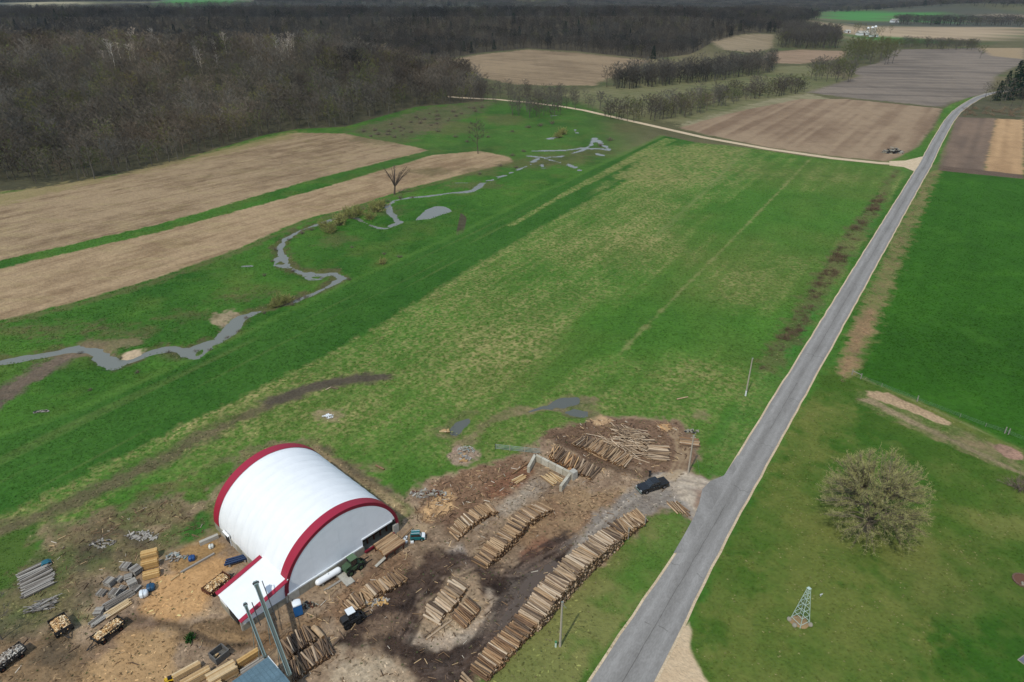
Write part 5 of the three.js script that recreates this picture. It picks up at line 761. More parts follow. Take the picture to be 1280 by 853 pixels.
{ // log deck feeding the mill
  const a = GV(487, 688), t = 0.813, o = thing('log_deck', 'steel log deck with chain beams in front of the mill building opening', 'rack', [a.x, 0, a.z], t); for (const x of [-1.8, 0, 1.8]) { part(o, 'chain_beam', box(0.18, 0.25, 3.6, x, 1.15, 0), mRust); for (const z of [-1.5, 1.5]) part(o, 'leg', box(0.16, 1.1, 0.16, x, 0.55, z), mRust); } part(o, 'stop_rail', box(4, 0.2, 0.15, 0, 1.4, 1.75), mRust);
  const b = GV(478, 702), c = thing('slab_chute', 'pale bent slab chute running down from the log deck', 'chute', [b.x, 0, b.z], 0); part(c, 'upper_chute', beam(V3(-0.3, 1.2, -2.2), V3(0.5, 0.6, -0.3), 0.45, 0.1), mPlankGrey); part(c, 'lower_chute', beam(V3(0.5, 0.6, -0.3), V3(-0.9, 0.15, 1.3), 0.5, 0.1), mConcPale); part(c, 'leg', box(0.1, 1, 0.1, 0, 0.5, -1.5), mRust);
  const q = GV(508, 676); for (let i = 0; i < 5; i++) { const m = thing('scrap_block', 'white scrap blocks on the ground between log deck and teal vehicle', 'scrap', [q.x + rr(-1.1, 1.1), 0.15, q.z + rr(-0.5, 0.5)], rr(0, 3), 'white scrap by the deck'); part(m, 'block', box(rr(0.4, 0.8), 0.3, rr(0.3, 0.5)), mWhite); }
}
// ---------- concrete bunker, gate, tank sides ----------
{
  const H = 1.45, A = GV(660.4, 584, H), B = GV(669, 568, H), Cc = GV(713.5, 590.6, H), D = GV(700.7, 611.3, H * 0.5), o = thing('concrete_bunker', 'white concrete retaining bunker with three walls holding logs', 'wall', [B.x, 0, B.z]);
  const seg = (a, b, h, n) => { for (let i = 0; i < n; i++) { const p = a.clone().lerp(b, i / n + 0.004), q = a.clone().lerp(b, (i + 1) / n - 0.004); part(o, 'wall_panel', beam(V3(p.x - B.x, h / 2, p.z - B.z), V3(q.x - B.x, h / 2, q.z - B.z), 0.55, h), i % 2 ? std(col(214, 208, 192), 0.95, { map: stainTex }) : std(col(200, 192, 174), 0.95, { map: stainTex })); } };
  seg(A, B, H, 2); seg(B, Cc, H, 5); seg(Cc, D, 1.4, 3); part(o, 'end_block', box(1.2, 1.8, 1.2, Cc.x - B.x + 0.5, 0.9, Cc.z - B.z, 0.7), mConcPale);
}
{
  const a = GV(619, 562), b = GV(675, 568), o = thing('pipe_gate', 'long grey pipe gate with four rails lying along the grass above the bunker', 'gate', [a.x, 0, a.z]); const B = b.clone().sub(a); for (let i = 0; i < 4; i++) part(o, 'rail', rod(V3(0, 0.3 + i * 0.32, 0), V3(B.x, 0.3 + i * 0.32, B.z), 0.045), mSteel); for (const f of [0, 0.33, 0.66, 1]) part(o, 'post', rod(V3(B.x * f, 0, B.z * f), V3(B.x * f, 1.4, B.z * f), 0.07), f ? mPole : mDarkSteel);
}
// ---------- poles, posts, tower ----------
function pole(px, h, label, extra) { const a = GV(...px), o = thing('utility_pole', label, 'pole', [a.x, 0, a.z]); part(o, 'pole', rod(V3(0, -0.2, 0), V3(0, h, 0), 0.17, 0.11, 10), mPole); part(o, 'pole_cap', rod(V3(0, h, 0), V3(0, h + 0.12, 0), 0.13, 0.06), mSteel); if (extra) extra(o, h); }
const insul = (o, h) => { part(o, 'insulator', rod(V3(0.16, h - 0.25, 0), V3(0.16, h + 0.15, 0), 0.06, 0.05), mConcPale); part(o, 'ground_wire', rod(V3(0.2, 0, 0.02), V3(0.14, h - 0.4, 0.02), 0.015), mSteel); };
pole([700, 808.5], 9.1, 'weathered utility pole on the grass bank below the long log stack', (o, h) => { insul(o, h); part(o, 'street_lamp_arm', rod(V3(0, h - 0.3, 0), V3(0.6, h - 0.9, 0.3), 0.03), mSteel); });
pole([932, 495], 10, 'utility pole with a white base at the end of the roadside brush', (o, h) => { insul(o, h); part(o, 'base_marker', rod(V3(0, 0, 0), V3(0, 1.4, 0), 0.19), mWhite); });
pole([860, 592], 9, 'pale utility pole at the corner of the driveway', (o, h) => { insul(o, h); part(o, 'guy_wire', rod(V3(0, h - 0.6, 0), V3(2.2, 0, 1), 0.012), mSteel); part(o, 'transformer_bracket', beam(V3(-0.5, h - 0.5, 0), V3(0.5, h - 0.5, 0), 0.1, 0.1), mPole); });
{ const a = GV(694.5, 809), o = thing('pedestal_box', 'small green and white utility pedestal beside the weathered pole', 'pedestal', [a.x, 0, a.z]); part(o, 'cabinet', box(0.25, 1, 0.25, 0, 0.5, 0), std(col(196, 214, 200), 0.6)); part(o, 'cap', box(0.28, 0.18, 0.28, 0, 1.05, 0), std(col(70, 130, 86), 0.6)); }
for (const [u, v, h, l] of [[716, 733, 3.2, 'upright stake holding the middle of the long log stack'], [785, 674, 2.8, 'upright stake holding the long log stack near the driveway'], [806, 657, 2.4, 'upright stake at the driveway end of the long log stack']]) { const a = GV(u, v), o = thing('stack_stake', l, 'stake', [a.x, 0, a.z]); part(o, 'stake', rod(V3(0, -0.2, 0), V3(0, h, 0), 0.14, 0.11, 8), mPlankGrey); part(o, 'stake_cap', rod(V3(0, h, 0), V3(0, h + 0.03, 0), 0.115, 0.1, 8), mPlank); }
{
  const a = GV(1000, 777), h = 6.9, o = thing('lattice_tower', 'short pale green windmill lattice tower without a wheel on the lawn', 'tower', [a.x, 0, a.z], 0.45), m = std(col(186, 204, 194), 0.6, { metalness: 0.2 }); const w = y => lerp(0.95, 0.16, y / h), cs = [[1, 1], [1, -1], [-1, -1], [-1, 1]];
  for (const [x, z] of cs) part(o, 'leg', rod(V3(x * w(0), 0, z * w(0)), V3(x * w(h), h, z * w(h)), 0.06, 0.05, 6), m);
  for (const y of [0.5, 1.7, 2.9, 4.1, 5.2, 6.1, 6.85]) for (let i = 0; i < 4; i++) { const [x, z] = cs[i], [x2, z2] = cs[(i + 1) % 4], k = w(y); part(o, 'brace', rod(V3(x * k, y, z * k), V3(x2 * k, y, z2 * k), 0.04, 0.04, 6), m); }
  for (const [y0, y1] of [[0.5, 1.7], [1.7, 2.9], [2.9, 4.1], [4.1, 5.2]]) for (let i = 0; i < 4; i += 2) { const [x, z] = cs[i], [x2, z2] = cs[(i + 1) % 4]; part(o, 'diagonal', rod(V3(x * w(y0), y0, z * w(y0)), V3(x2 * w(y1), y1, z2 * w(y1)), 0.009, 0.009, 4), m); }
  part(o, 'top_plate', box(0.5, 0.06, 0.5, 0, h, 0), m);
  const g = new THREE.SphereGeometry(1, 20, 10, 0, 6.2832, 0, 1.57); g.scale(1.5, 0.3, 1.2); const q = g.attributes.position; for (let i = 0; i < q.count; i++) { const k = 1 + 0.25 * fb(q.getX(i) * 1.4, q.getZ(i) * 1.4 + 5); q.setXYZ(i, q.getX(i) * k, q.getY(i) * k - 0.02, q.getZ(i) * k); } g.computeVertexNormals(); const md = new THREE.Mesh(g, std(col(164, 138, 102), 1, { map: stainTex })); md.name = 'dirt_mound'; md.position.set(a.x - 0.1, 0, a.z + 0.1); scene.add(md); tag(md, 'low mound of tan soil round the foot of the lattice tower', 'mound');
  for (const [dx, dz] of [[-1.5, -0.3], [1.3, 0.7], [-1.1, 0.8]]) { const r = thing('foot_rock', 'grey-brown rock at the foot of the lattice tower', 'rock', [a.x + dx, 0.12, a.z + dz], rr(0, 3), 'rocks round the tower'); const ig = new THREE.IcosahedronGeometry(0.45, 1); ig.scale(1, 0.6, 0.8); part(r, 'rock', ig, mConc); }
  const p = GV(1026, 746), w2 = thing('white_post', 'small white marker stake in the lawn near the lattice tower', 'marker', [p.x, 0, p.z], 0.3); part(w2, 'stake', box(0.05, 0.5, 0.05, 0, 0.25, 0), mWhite); part(w2, 'plate', box(0.5, 0.25, 0.03, 0, 0.45, 0), mWhite);
}
function fencePost(u, v, h, r = 0.09) { const a = GV(u, v), o = thing('fence_post', 'weathered fence post along the garden plot', 'post', [a.x, 0, a.z], 0, 'posts of the wire fence'); part(o, 'post', rod(V3(0, -0.2, 0), V3(0, h, 0), r, r * 0.9, 8), mPlankGrey); return o; }
{ const a = GV(1065, 469), b = GV(1076, 474), o = thing('fence_brace', 'wooden corner brace of two posts and a rail where the wire fence starts', 'fence', [a.x, 0, a.z]); part(o, 'post', rod(V3(0, -0.2, 0), V3(0, 1.5, 0), 0.12, 0.11), mPlankGrey); part(o, 'post', rod(V3(b.x - a.x, -0.2, b.z - a.z), V3(b.x - a.x, 1.5, b.z - a.z), 0.12, 0.11), mPlankGrey); part(o, 'rail', rod(V3(0, 1.15, 0), V3(b.x - a.x, 1.15, b.z - a.z), 0.08), mPlankGrey); }
for (const [u, v, h] of [[1146.5, 502, 1.5], [1256, 542, 1.6], [1260.5, 543.5, 1.5], [1102, 484, 1], [1200, 522, 1], [1232, 534, 1]]) fencePost(u, v, h, h > 1.2 ? 0.13 : 0.05);
{ const st = W([[1076, 474], [1102, 484], [1146.5, 502], [1200, 522], [1232, 534], [1256, 542], [1330, 572]]); const w = thing('fence_wire', 'thin wire strands strung along the garden plot fence posts', 'wire', [st[0][0], 0, st[0][1]]); for (const y of [0.35, 0.65, 0.95]) { const gs = []; for (let i = 1; i < st.length; i++) gs.push(rod(V3(st[i - 1][0] - st[0][0], y, st[i - 1][1] - st[0][1]), V3(st[i][0] - st[0][0], y, st[i][1] - st[0][1]), 0.012, 0.012, 4)); part(w, 'strand', gs, mSteel); } }
const mBrick = std(col(128, 104, 90), 0.95, { map: stainTex });
{ // ring bed and stone at the edge of the lawn
  const a = GV(1280, 727), o = thing('ring_bed', 'round brick ringed flower bed with bare soil on the lawn', 'flower bed', [a.x, 0, a.z]); for (let i = 0; i < 18; i++) { const t = i / 18 * 6.283; part(o, 'edging_brick', box(0.24, 0.22, 0.44, Math.cos(t) * 1.5, 0.1, Math.sin(t) * 1.5, -t), mBrick); } part(o, 'soil', new THREE.CylinderGeometry(1.4, 1.4, 0.12, 24).translate(0, 0.06, 0), std(col(104, 76, 62), 1)); for (let i = 0; i < 6; i++) part(o, 'stone', new THREE.IcosahedronGeometry(0.22, 0).translate(rr(-0.9, 0.9), 0.18, rr(-0.9, 0.9)), mConc);
  const b = GV(1284, 828), m = thing('lawn_slab', 'grey paving slab with a pale rim set in the lawn', 'slab', [b.x, 0, b.z], 0.5); part(m, 'rim', box(1.7, 0.1, 1.7, 0, 0.05, 0), mConc); part(m, 'slab', box(1.45, 0.04, 1.45, 0, 0.12, 0), std(col(120, 120, 132), 0.9, { map: stainTex }));
}
// ---------- black pickup ----------
{
  const a = GV(815.5, 611), o = thing('pickup_truck', 'black crew cab pickup parked on the gravel driveway', 'pickup', [a.x, 0, a.z], pxYaw([830, 606], [800, 615]));
  o.scale.setScalar(1.05); const paint = new THREE.MeshPhysicalMaterial({ color: col(14, 17, 20), roughness: 0.38, metalness: 0, clearcoat: 0.45, clearcoatRoughness: 0.15 });
  const side = [[-2.85, 0.5], [-2.3, 0.5], [-2.2, 0.85], [-1.9, 1.0], [-1.5, 0.85], [-1.4, 0.48], [1.35, 0.45], [1.45, 0.85], [1.8, 1.0], [2.15, 0.85], [2.3, 0.48], [2.85, 0.5], [2.92, 0.75], [2.86, 1.02], [2.6, 1.12], [1.25, 1.2], [1.2, 1.12], [-2.85, 1.14]];
  part(o, 'body', extr(side, 1.82, 0.05).translate(0, 0, -0.91), paint);
  const cab = part(o, 'cab', extr([[-1.05, 1.1], [1.3, 1.12], [0.6, 1.78], [0.3, 1.86], [-0.75, 1.86], [-0.98, 1.74]], 1.5, 0.08).translate(0, 0, -0.75), mGlass); part(cab, 'roof', extr([[-0.95, 1.84], [0.5, 1.84], [0.35, 1.93], [-0.8, 1.93]], 1.42, 0.05).translate(0, 0, -0.71), paint);
  for (const z of [-0.84, 0.84]) { part(cab, 'pillar', [box(0.1, 0.75, 0.04, 0.15, 1.5, z), box(0.12, 0.75, 0.04, -0.9, 1.5, z)], paint); part(o, 'side_mirror', box(0.14, 0.2, 0.24, 0.95, 1.3, z * 1.28), mBlack); for (const x of [0.35, -0.7]) part(o, 'door_handle', box(0.18, 0.04, 0.04, x, 1.02, z * 1.14), mSteel); }
  part(o, 'bed_cover', box(1.75, 0.05, 1.6, -1.95, 1.19, 0), mBlack); part(o, 'tailgate', box(0.06, 0.5, 1.7, -2.92, 0.9, 0), paint); part(o, 'front_bumper', box(0.2, 0.26, 1.85, 2.93, 0.6, 0), mSteel); part(o, 'rear_bumper', box(0.18, 0.2, 1.8, -2.95, 0.55, 0), mSteel); part(o, 'grille', box(0.06, 0.34, 1.1, 2.93, 0.92, 0), mBlack);
  for (const z of [-0.74, 0.74]) { part(o, 'headlight', box(0.12, 0.2, 0.34, 2.9, 0.95, z), std(col(210, 214, 216), 0.2)); part(o, 'tail_light', box(0.05, 0.3, 0.16, -2.94, 0.95, z * 1.12), std(col(140, 16, 16), 0.3)); }
  for (const x of [-1.9, 1.8]) for (const z of [-0.84, 0.84]) { const w = part(o, 'wheel', wheel(0.42, 0.28, x, 0.42, z), mRubber); part(w, 'rim', wheel(0.25, 0.3, x, 0.42, z), std(col(120, 120, 122), 0.4, { metalness: 0.6 })); }
  const s = GV(812, 596), st = thing('driveway_post', 'short dark post standing behind the black pickup', 'post', [s.x, 0, s.z]); part(st, 'post', rod(V3(0, 0, 0), V3(0, 1.2, 0), 0.16, 0.13), mBlack); part(st, 'cap', box(0.5, 0.3, 0.3, 0, 1.2, 0), mBlack);
}
// ---------- logs ----------
const logGeo = []; // unit logs: length 1 along x, radius 1; bark sides and sawn ends as vertex colours, uneven and slightly bent
for (let v = 0; v < 5; v++) {
  const n = 9, rings = 4, pos = [], colr = [], b1 = rr(-0.08, 0.08), ringP = [];
  for (let i = 0; i <= rings; i++) { const f = i / rings, R = []; for (let k = 0; k < n; k++) { const a = k / n * 6.2832, r = (1.05 - 0.12 * f) * (1 + rr(-0.06, 0.06)); R.push([f - 0.5, Math.cos(a) * r, Math.sin(a) * r + b1 * Math.sin(f * 3.14) * 4]); } ringP.push(R); }
  const tri = (a, b, c, q) => { for (const p of [a, b, c]) { pos.push(...p); colr.push(...q); } };
  for (let i = 0; i < rings; i++) for (let k = 0; k < n; k++) { const j = (k + 1) % n, q = jit([1, 1, 1], 0.16); tri(ringP[i][k], ringP[i][j], ringP[i + 1][k], q); tri(ringP[i][j], ringP[i + 1][j], ringP[i + 1][k], q); }
  for (const [R, s] of [[ringP[0], -1], [ringP[rings], 1]]) { const c = [s * 0.5, 0, 0], qe = jit([0.75, 0.6, 0.45], 0.6); for (let k = 0; k < n; k++) { const j = (k + 1) % n, q = qe; s > 0 ? tri(c, R[k], R[j], q) : tri(c, R[j], R[k], q); } }
  const g = new THREE.BufferGeometry(); g.setAttribute('position', new THREE.Float32BufferAttribute(pos, 3)); g.setAttribute('color', new THREE.Float32BufferAttribute(colr, 3)); g.computeVertexNormals(); { const p = g.attributes.position, nn = g.attributes.normal; for (let i = 0; i < rings * n * 6; i++) { const l = Math.hypot(p.getY(i), p.getZ(i)); nn.setXYZ(i, 0, p.getY(i) / l, p.getZ(i) / l); } } logGeo.push(g);
}
const barkTones = { tan: [C(168, 140, 108), C(150, 122, 92), C(180, 154, 122), C(136, 110, 84)], grey: [C(178, 156, 130), C(154, 132, 106), C(194, 174, 148), C(124, 106, 88)], red: [C(160, 128, 96), C(138, 108, 80), C(174, 144, 110), C(114, 90, 70)], orange: [C(184, 140, 98), C(150, 116, 86), C(122, 98, 76), C(200, 164, 120)], dark: [C(118, 98, 80), C(100, 84, 70), C(136, 114, 92), C(90, 76, 64)] };
const barkMats = {}; for (const k in barkTones) barkMats[k] = barkTones[k].map(c => std(new THREE.Color(...c), 0.95, { vertexColors: true }));
const logs = [];
// st: stations [u, v, top height] along the crest of the stack; dir: photo points along one log; d mean diameter
function stack(id, st, dirPx, L, d, tone, jumble = 0.06) {
  const P = st.map(([u, v, h]) => { const p = G(u, v, h); return [p[0], p[1], h]; }), a = G(...dirPx[0]), b = G(...dirPx[1]), ang = Math.atan2(-(b[1] - a[1]), b[0] - a[0]);
  const ax = Math.cos(ang), az = -Math.sin(ang);
  let S = [0]; for (let i = 1; i < P.length; i++) S.push(S[i - 1] + Math.hypot(P[i][0] - P[i - 1][0], P[i][1] - P[i - 1][1]));
  const at = s => { let i = 1; while (i < P.length - 1 && s > S[i]) i++; const t = clamp((s - S[i - 1]) / (S[i] - S[i - 1]), 0, 1); return [0, 1, 2].map(k => lerp(P[i - 1][k], P[i][k], t)); };
  // spacing along the stack is measured square to the logs
  const tot = S[S.length - 1], q0 = P[0], q1 = P[P.length - 1], cross = Math.abs((q1[0] - q0[0]) / tot * -az + (q1[1] - q0[1]) / tot * ax), step = 1.02 * d / Math.max(0.5, cross);
  const maxH = Math.max(...P.map(p => p[2])), rows = Math.max(1, Math.round((maxH - d) / (0.8 * d)) + 1);
  for (let r = 0; r < rows; r++) for (let s = (r % 2) * step / 2; s <= tot + 0.01; s += step * rr(0.92, 1.05)) {
    const [x, z, h] = at(s), y = d / 2 + r * 0.82 * d; if (y + d * 0.35 > h + 0.12 * d * vn(s, r)) continue;
    const top = y + d * 1.17 > h, rad = d / 2 * (rnd() < 0.15 ? rr(1.1, 1.35) : rr(0.55, 1.12)), len = L * rr(0.93, 1.06), slip = rr(-0.16, 0.16) * (top ? (rnd() < 0.15 ? 3.2 : 1.4) : 1);
    logs.push({ id, x: x + ax * slip, y: y + rr(-0.03, 0.03) + (top ? rr(-0.04, 0.14) : 0), z: z + az * slip, yaw: ang + rr(-jumble, jumble) * (top ? (rnd() < 0.12 ? 3.5 : 1.5) : 1), tilt: top ? rr(-0.05, 0.05) : 0, rad, len, tone: (() => { const q = rnd(); return q < 0.58 ? tone : q < 0.76 ? 'dark' : q < 0.9 ? 'grey' : 'tan'; })(), top });
  }
}
function jackstraw(id, poly, n, L, d, tone, yawMean, spread, hMax) { const p = W(poly), b = bbox(p, 0); let k = 0, guard = 0; while (k < n && guard++ < 9999) { const x = rr(b[0], b[1]), z = rr(b[2], b[3]); if (!inside(p, x, z)) continue; k++; const lay = k / n; logs.push({ id, x, y: d / 2 + lay * hMax * rr(0.6, 1), z, yaw: yawMean + rr(-spread, spread), tilt: rr(-0.1, 0.1), rad: d / 2 * rr(0.6, 1.2), len: L * rr(0.7, 1.2), tone, top: lay > 0.45 }); } }
stack('long', [[599, 838, 1.3], [612, 823, 1.4]], [[590, 832], [607, 843]], 3.1, 0.33, 'red', 0.05);
stack('long', [[614, 821, 1.45], [626, 807, 1.5], [645, 788, 1.6], [660, 772, 1.7]], [[612, 803], [632, 816]], 3.3, 0.33, 'red', 0.05);
stack('long', [[661, 770, 2.1], [672, 757, 2.6], [681, 743, 3], [701, 720, 3.5]], [[650, 765], [674, 780]], 3.7, 0.33, 'grey', 0.07);
stack('long', [[703, 718, 3.5], [717, 703, 3.5], [740, 684, 3.1], [755, 673, 2.7], [768, 664, 2.3]], [[705, 697], [729, 711]], 3.6, 0.33, 'grey', 0.1);
stack('long', [[770, 662, 2], [785, 652, 1.7], [797, 645, 1.2], [802, 642, 0.7]], [[745, 668], [764, 683]], 3.3, 0.32, 'tan', 0.14);
stack('middle', [[594.5, 708, 0.5]], [[584.6, 702.7], [603.6, 715.4]], 3.3, 0.5, 'tan', 0.02);
stack('middle', [[599, 702, 0.9], [606, 695, 1.4], [616, 684, 1.9], [627.5, 673, 2], [640, 660.5, 2], [654, 645, 1.9], [667, 638, 1.6], [683, 631, 1]], [[600.8, 681.6], [617.7, 691.5]], 3, 0.32, 'tan', 0.08);
stack('small row', [[566, 669, 0.6], [575.5, 656, 1.2], [591, 643.6, 1.4], [606.4, 635, 1.3], [618, 634, 0.8]], [[561.4, 664.7], [574, 676]], 2.8, 0.3, 'tan', 0.07);
stack('island', [[575, 726, 0.55], [568, 735, 1.2], [556.7, 750, 1.3], [544, 760, 1.1], [538.7, 773.5, 0.6]], [[564.5, 720.6], [583.8, 733.5]], 3.3, 0.5, 'grey', 0.08);
stack('island red', [[592, 752, 0.8], [582, 765, 0.85], [572, 775, 0.8]], [[564.5, 768], [581, 782.5]], 3, 0.28, 'red', 0.02);
stack('mill row', [[433, 760, 0.5], [442, 752, 0.9], [452, 746.7, 1]], [[440, 745], [452, 760]], 2.8, 0.36, 'tan', 0.12);
stack('mill row', [[456, 743, 1], [464, 736.4, 1.2], [475.4, 730, 1.3], [489.6, 723.5, 1.2], [502, 717, 0.7]], [[462.5, 731], [475.4, 743]], 2.8, 0.4, 'tan', 0.12);
stack('shed row', [[356, 812, 1], [364, 804, 1.1], [373, 797, 1.1], [388, 789, 1]], [[372, 787], [384, 806]], 3.1, 0.28, 'dark', 0.1);
stack('shed row', [[364, 838, 0.8], [374, 829, 1], [384, 821, 1.1], [398, 812, 1.1], [413, 805, 0.7]], [[388, 805], [398, 826]], 3.1, 0.28, 'dark', 0.16);
stack('bunker row', [[690, 562, 1.1], [701, 568, 1.2], [712, 574, 1.2], [720, 578, 1.1]], [[716.6, 563], [707, 577]], 4.2, 0.34, 'orange', 0.16);
stack('bunker row', [[723, 580, 0.9], [732, 585, 0.9], [746, 591, 0.6]], [[738, 575], [728, 589]], 4, 0.34, 'dark', 0.12);
stack('driveway row', [[722, 549, 0.6], [734, 552, 0.8], [745, 556.6, 0.9], [762.5, 565.3, 0.9], [772, 570, 0.8], [786, 577, 0.5]], [[762.5, 556.6], [749.4, 569.7]], 4, 0.26, 'tan', 0.14);
stack('crossways pile', [[822, 556, 1], [824, 565, 1.1], [822, 573, 0.7]], [[808, 563], [836, 565]], 4.2, 0.24, 'grey', 0.06);
jackstraw('tangle', [[768, 536], [800, 540], [812, 552], [810, 574], [792, 572], [776, 556]], 150, 3.6, 0.17, 'grey', -0.5, 0.75, 0.9);
jackstraw('tangle', [[736, 545], [756, 546], [790, 560], [800, 574], [780, 570]], 40, 3.4, 0.17, 'grey', -0.6, 0.9, 0.5);
stack('verge pile', [[862, 546, 0.7], [863, 556, 0.6]], [[850, 550], [875, 553]], 4, 0.28, 'red', 0.03);
stack('driveway end', [[840, 634, 0.3], [848, 634.5, 0.3], [856, 637, 0.25]], [[838, 630], [854, 645]], 3.4, 0.24, 'tan', 0.08);
stack('corner', [[586, 848, 0.4], [580, 856, 0.4]], [[582, 842], [594, 852]], 2.6, 0.4, 'grey', 0.1);
for (const [a, b, tone, r, y] of [[[533, 800], [565, 776], 'grey', 0.14, 0.15], [[530, 797], [556, 778], 'grey', 0.1, 0.12], [[742, 570], [758, 577], 'tan', 0.15, 0.2], [[792, 573], [812, 580], 'grey', 0.13, 0.15], [[736, 566], [750, 572], 'tan', 0.1, 0.12], [[632, 690], [650, 678], 'tan', 0.12, 0.14], [[845, 629], [862, 642], 'tan', 0.12, 0.4], [[662, 579], [640, 594], 'red', 0.16, 0.3], [[410, 815], [424, 800], 'dark', 0.14, 0.15], [[424, 790], [430, 800], 'dark', 0.1, 0.1], [[392, 787], [404, 800], 'tan', 0.42, 0.42], [[500, 678], [515, 663], 'tan', 0.14, 0.6], [[470, 583], [480, 588], 'tan', 0.2, 0.2], [[846, 500], [860, 497], 'tan', 0.14, 0.15], [[407, 488], [414, 484.5], 'grey', 0.1, 0.12], [[414, 484.5], [423, 487], 'grey', 0.1, 0.12]]) {
  const p = G(...a), q = G(...b); logs.push({ id: 'loose', x: (p[0] + q[0]) / 2, y, z: (p[1] + q[1]) / 2, yaw: yaw(q[0] - p[0], q[1] - p[1]), tilt: 0, rad: r, len: Math.hypot(q[0] - p[0], q[1] - p[1]), tone, top: true, loose: 1 });
}
{ // poles lying on the log deck
  const c = GV(487, 688), t = 0.813; for (let i = 0; i < 9; i++) { const k = -1.6 + i * 0.38; logs.push({ id: 'deck', x: c.x + Math.sin(t) * k, y: 1.45 + (i % 2) * 0.04, z: c.z + Math.cos(t) * k, yaw: t + rr(-0.05, 0.05), tilt: 0, rad: 0.19 * rr(0.85, 1.2), len: 4.4 * rr(0.9, 1.05), tone: 'tan', top: true, loose: 1 }); }
}
const pileWords = { long: 'the long stack beside the grass bank', middle: 'the stack next to the long stack', 'small row': 'the short stack near the bunker track', island: 'the thick log stack ringed by muddy ruts', 'island red': 'the low reddish stack ringed by muddy ruts', 'mill row': 'the row in front of the mill building', 'shed row': 'the rough dark stack by the mill shed', 'bunker row': 'the row behind the concrete bunker', 'driveway row': 'the row of thin logs above the pickup', 'crossways pile': 'the neat crossways pile above the pickup', tangle: 'the tangle of thin poles above the pickup', 'verge pile': 'the small reddish pile by the driveway pole', 'driveway end': 'the few poles at the mouth of the driveway', corner: 'the pale butts past the end of the long stack', loose: 'loose on the open ground', deck: 'the steel log deck' };
logs.forEach(l => { const d = -l.z * cP + (CAM_H - l.y) * sP; l.score = (l.loose ? 10 : 0) + (l.top ? 1 : 0) + (l.rad * l.len) * 400 / (d * d); });
logs.sort((a, b) => b.score - a.score);
const E4 = new THREE.Euler(0, 0, 0, 'YXZ');
logs.slice(0, 300).forEach(l => {
  const m = new THREE.Mesh(logGeo[Math.floor(rnd() * 5)], barkMats[l.tone][Math.floor(rnd() * 4)]); m.name = numbered('log'); m.position.set(l.x, l.y, l.z); m.rotation.order = 'YXZ'; m.rotation.set(rr(0, 6.28) * 0, l.yaw, l.tilt); m.scale.set(l.len, l.rad, l.rad); scene.add(m);
  tag(m, l.id === 'loose' ? 'single log or pole lying loose on open ground' : l.id === 'deck' ? 'log lying across the steel log deck' : 'log in the top layer of ' + pileWords[l.id], 'log', 'logs of ' + pileWords[l.id]);
});
{
  const rest = logs.slice(300), im = new THREE.InstancedMesh(logGeo[1], std(0xffffff, 0.95, { vertexColors: true }), rest.length), c = new THREE.Color();
  rest.forEach((l, i) => { E4.set(0, l.yaw, l.tilt); Q4.setFromEuler(E4); M4.compose(V3(l.x, l.y, l.z), Q4, V3(l.len * (rnd() < 0.5 ? -1 : 1), l.rad, l.rad)); if (M4.determinant() < 0) { Q4.setFromEuler(new THREE.Euler(0, l.yaw + Math.PI, -l.tilt, 'YXZ')); M4.compose(V3(l.x, l.y, l.z), Q4, V3(l.len, l.rad, l.rad)); } im.setMatrixAt(i, M4); c.setRGB(...jit(barkTones[l.tone][Math.floor(rnd() * 4)], 0.25)); im.setColorAt(i, c); });
  im.name = 'stacked_logs'; scene.add(im); tag(im, 'logs in the lower layers of the stacks in the sawmill yard', 'logs', null, 'stuff');
}
// ---------- lumber, wagons, heaps in the yard ----------
const boardM = [C(222, 192, 146), C(210, 176, 128), C(230, 204, 162), C(198, 162, 114)].map(c => std(new THREE.Color(...c), 0.9, { map: grainTex })), goldM = [C(214, 174, 112), C(202, 158, 98), C(224, 186, 126)].map(c => std(new THREE.Color(...c), 0.9, { map: grainTex })), greyM = [C(172, 166, 156), C(150, 142, 132), C(190, 184, 172), C(130, 122, 112)].map(c => std(new THREE.Color(...c), 0.95, { map: grainTex })), any = a => a[Math.floor(rnd() * a.length)];
const bGeo = [0, 1, 2].map(() => { const g = new THREE.BoxGeometry(1, 1, 1); const p = g.attributes.position; for (let i = 0; i < p.count; i++) p.setY(i, p.getY(i) + 0.02 * Math.sign(p.getX(i)) * rr(-1, 1)); return g; });
function board(o, name, w, h, d, x, y, z, mats, ry = 0, rz = 0) { const m = new THREE.Mesh(any(bGeo), any(mats)); m.name = name; m.scale.set(w, h, d); m.position.set(x, y, z); m.rotation.set(0, ry, rz); o.add(m); return m; }
function lumberPack(px, dir, L, Wd, layers, bw, bt, mats, label, y0 = 0) {
  const a = GV(...px), o = thing('lumber_pack', label, 'lumber', [a.x, y0, a.z], pxYaw(...dir)), n = Math.round(Wd / bw);
  for (const x of [-L * 0.35, L * 0.35]) board(o, 'skid', 0.12, 0.12, Wd, x, 0.06, 0, greyM);
  for (let l = 0; l < layers; l++) for (let i = 0; i < n; i++) { if (l === layers - 1 && rnd() < 0.12) continue; board(o, 'board', L * rr(0.96, 1.03), bt * 0.93, bw * 0.95, rr(-0.06, 0.06), 0.13 + bt * (l + 0.5), (i - (n - 1) / 2) * bw, mats); }
}
const gold = 'stack of golden sawn timber beside the grey junk heap';
lumberPack([188, 698], [[178, 692], [198, 687]], 2.5, 1.15, 8, 0.23, 0.17, goldM, gold + ', the tallest of three'); lumberPack([188.5, 709], [[178, 692], [198, 687]], 2.5, 1.1, 7, 0.22, 0.17, goldM, gold + ', between two others'); lumberPack([190, 721], [[178, 692], [198, 687]], 2.4, 1.2, 5, 0.24, 0.17, goldM, gold + ', the lowest of three');
const LD = [[221, 840], [254, 822]];
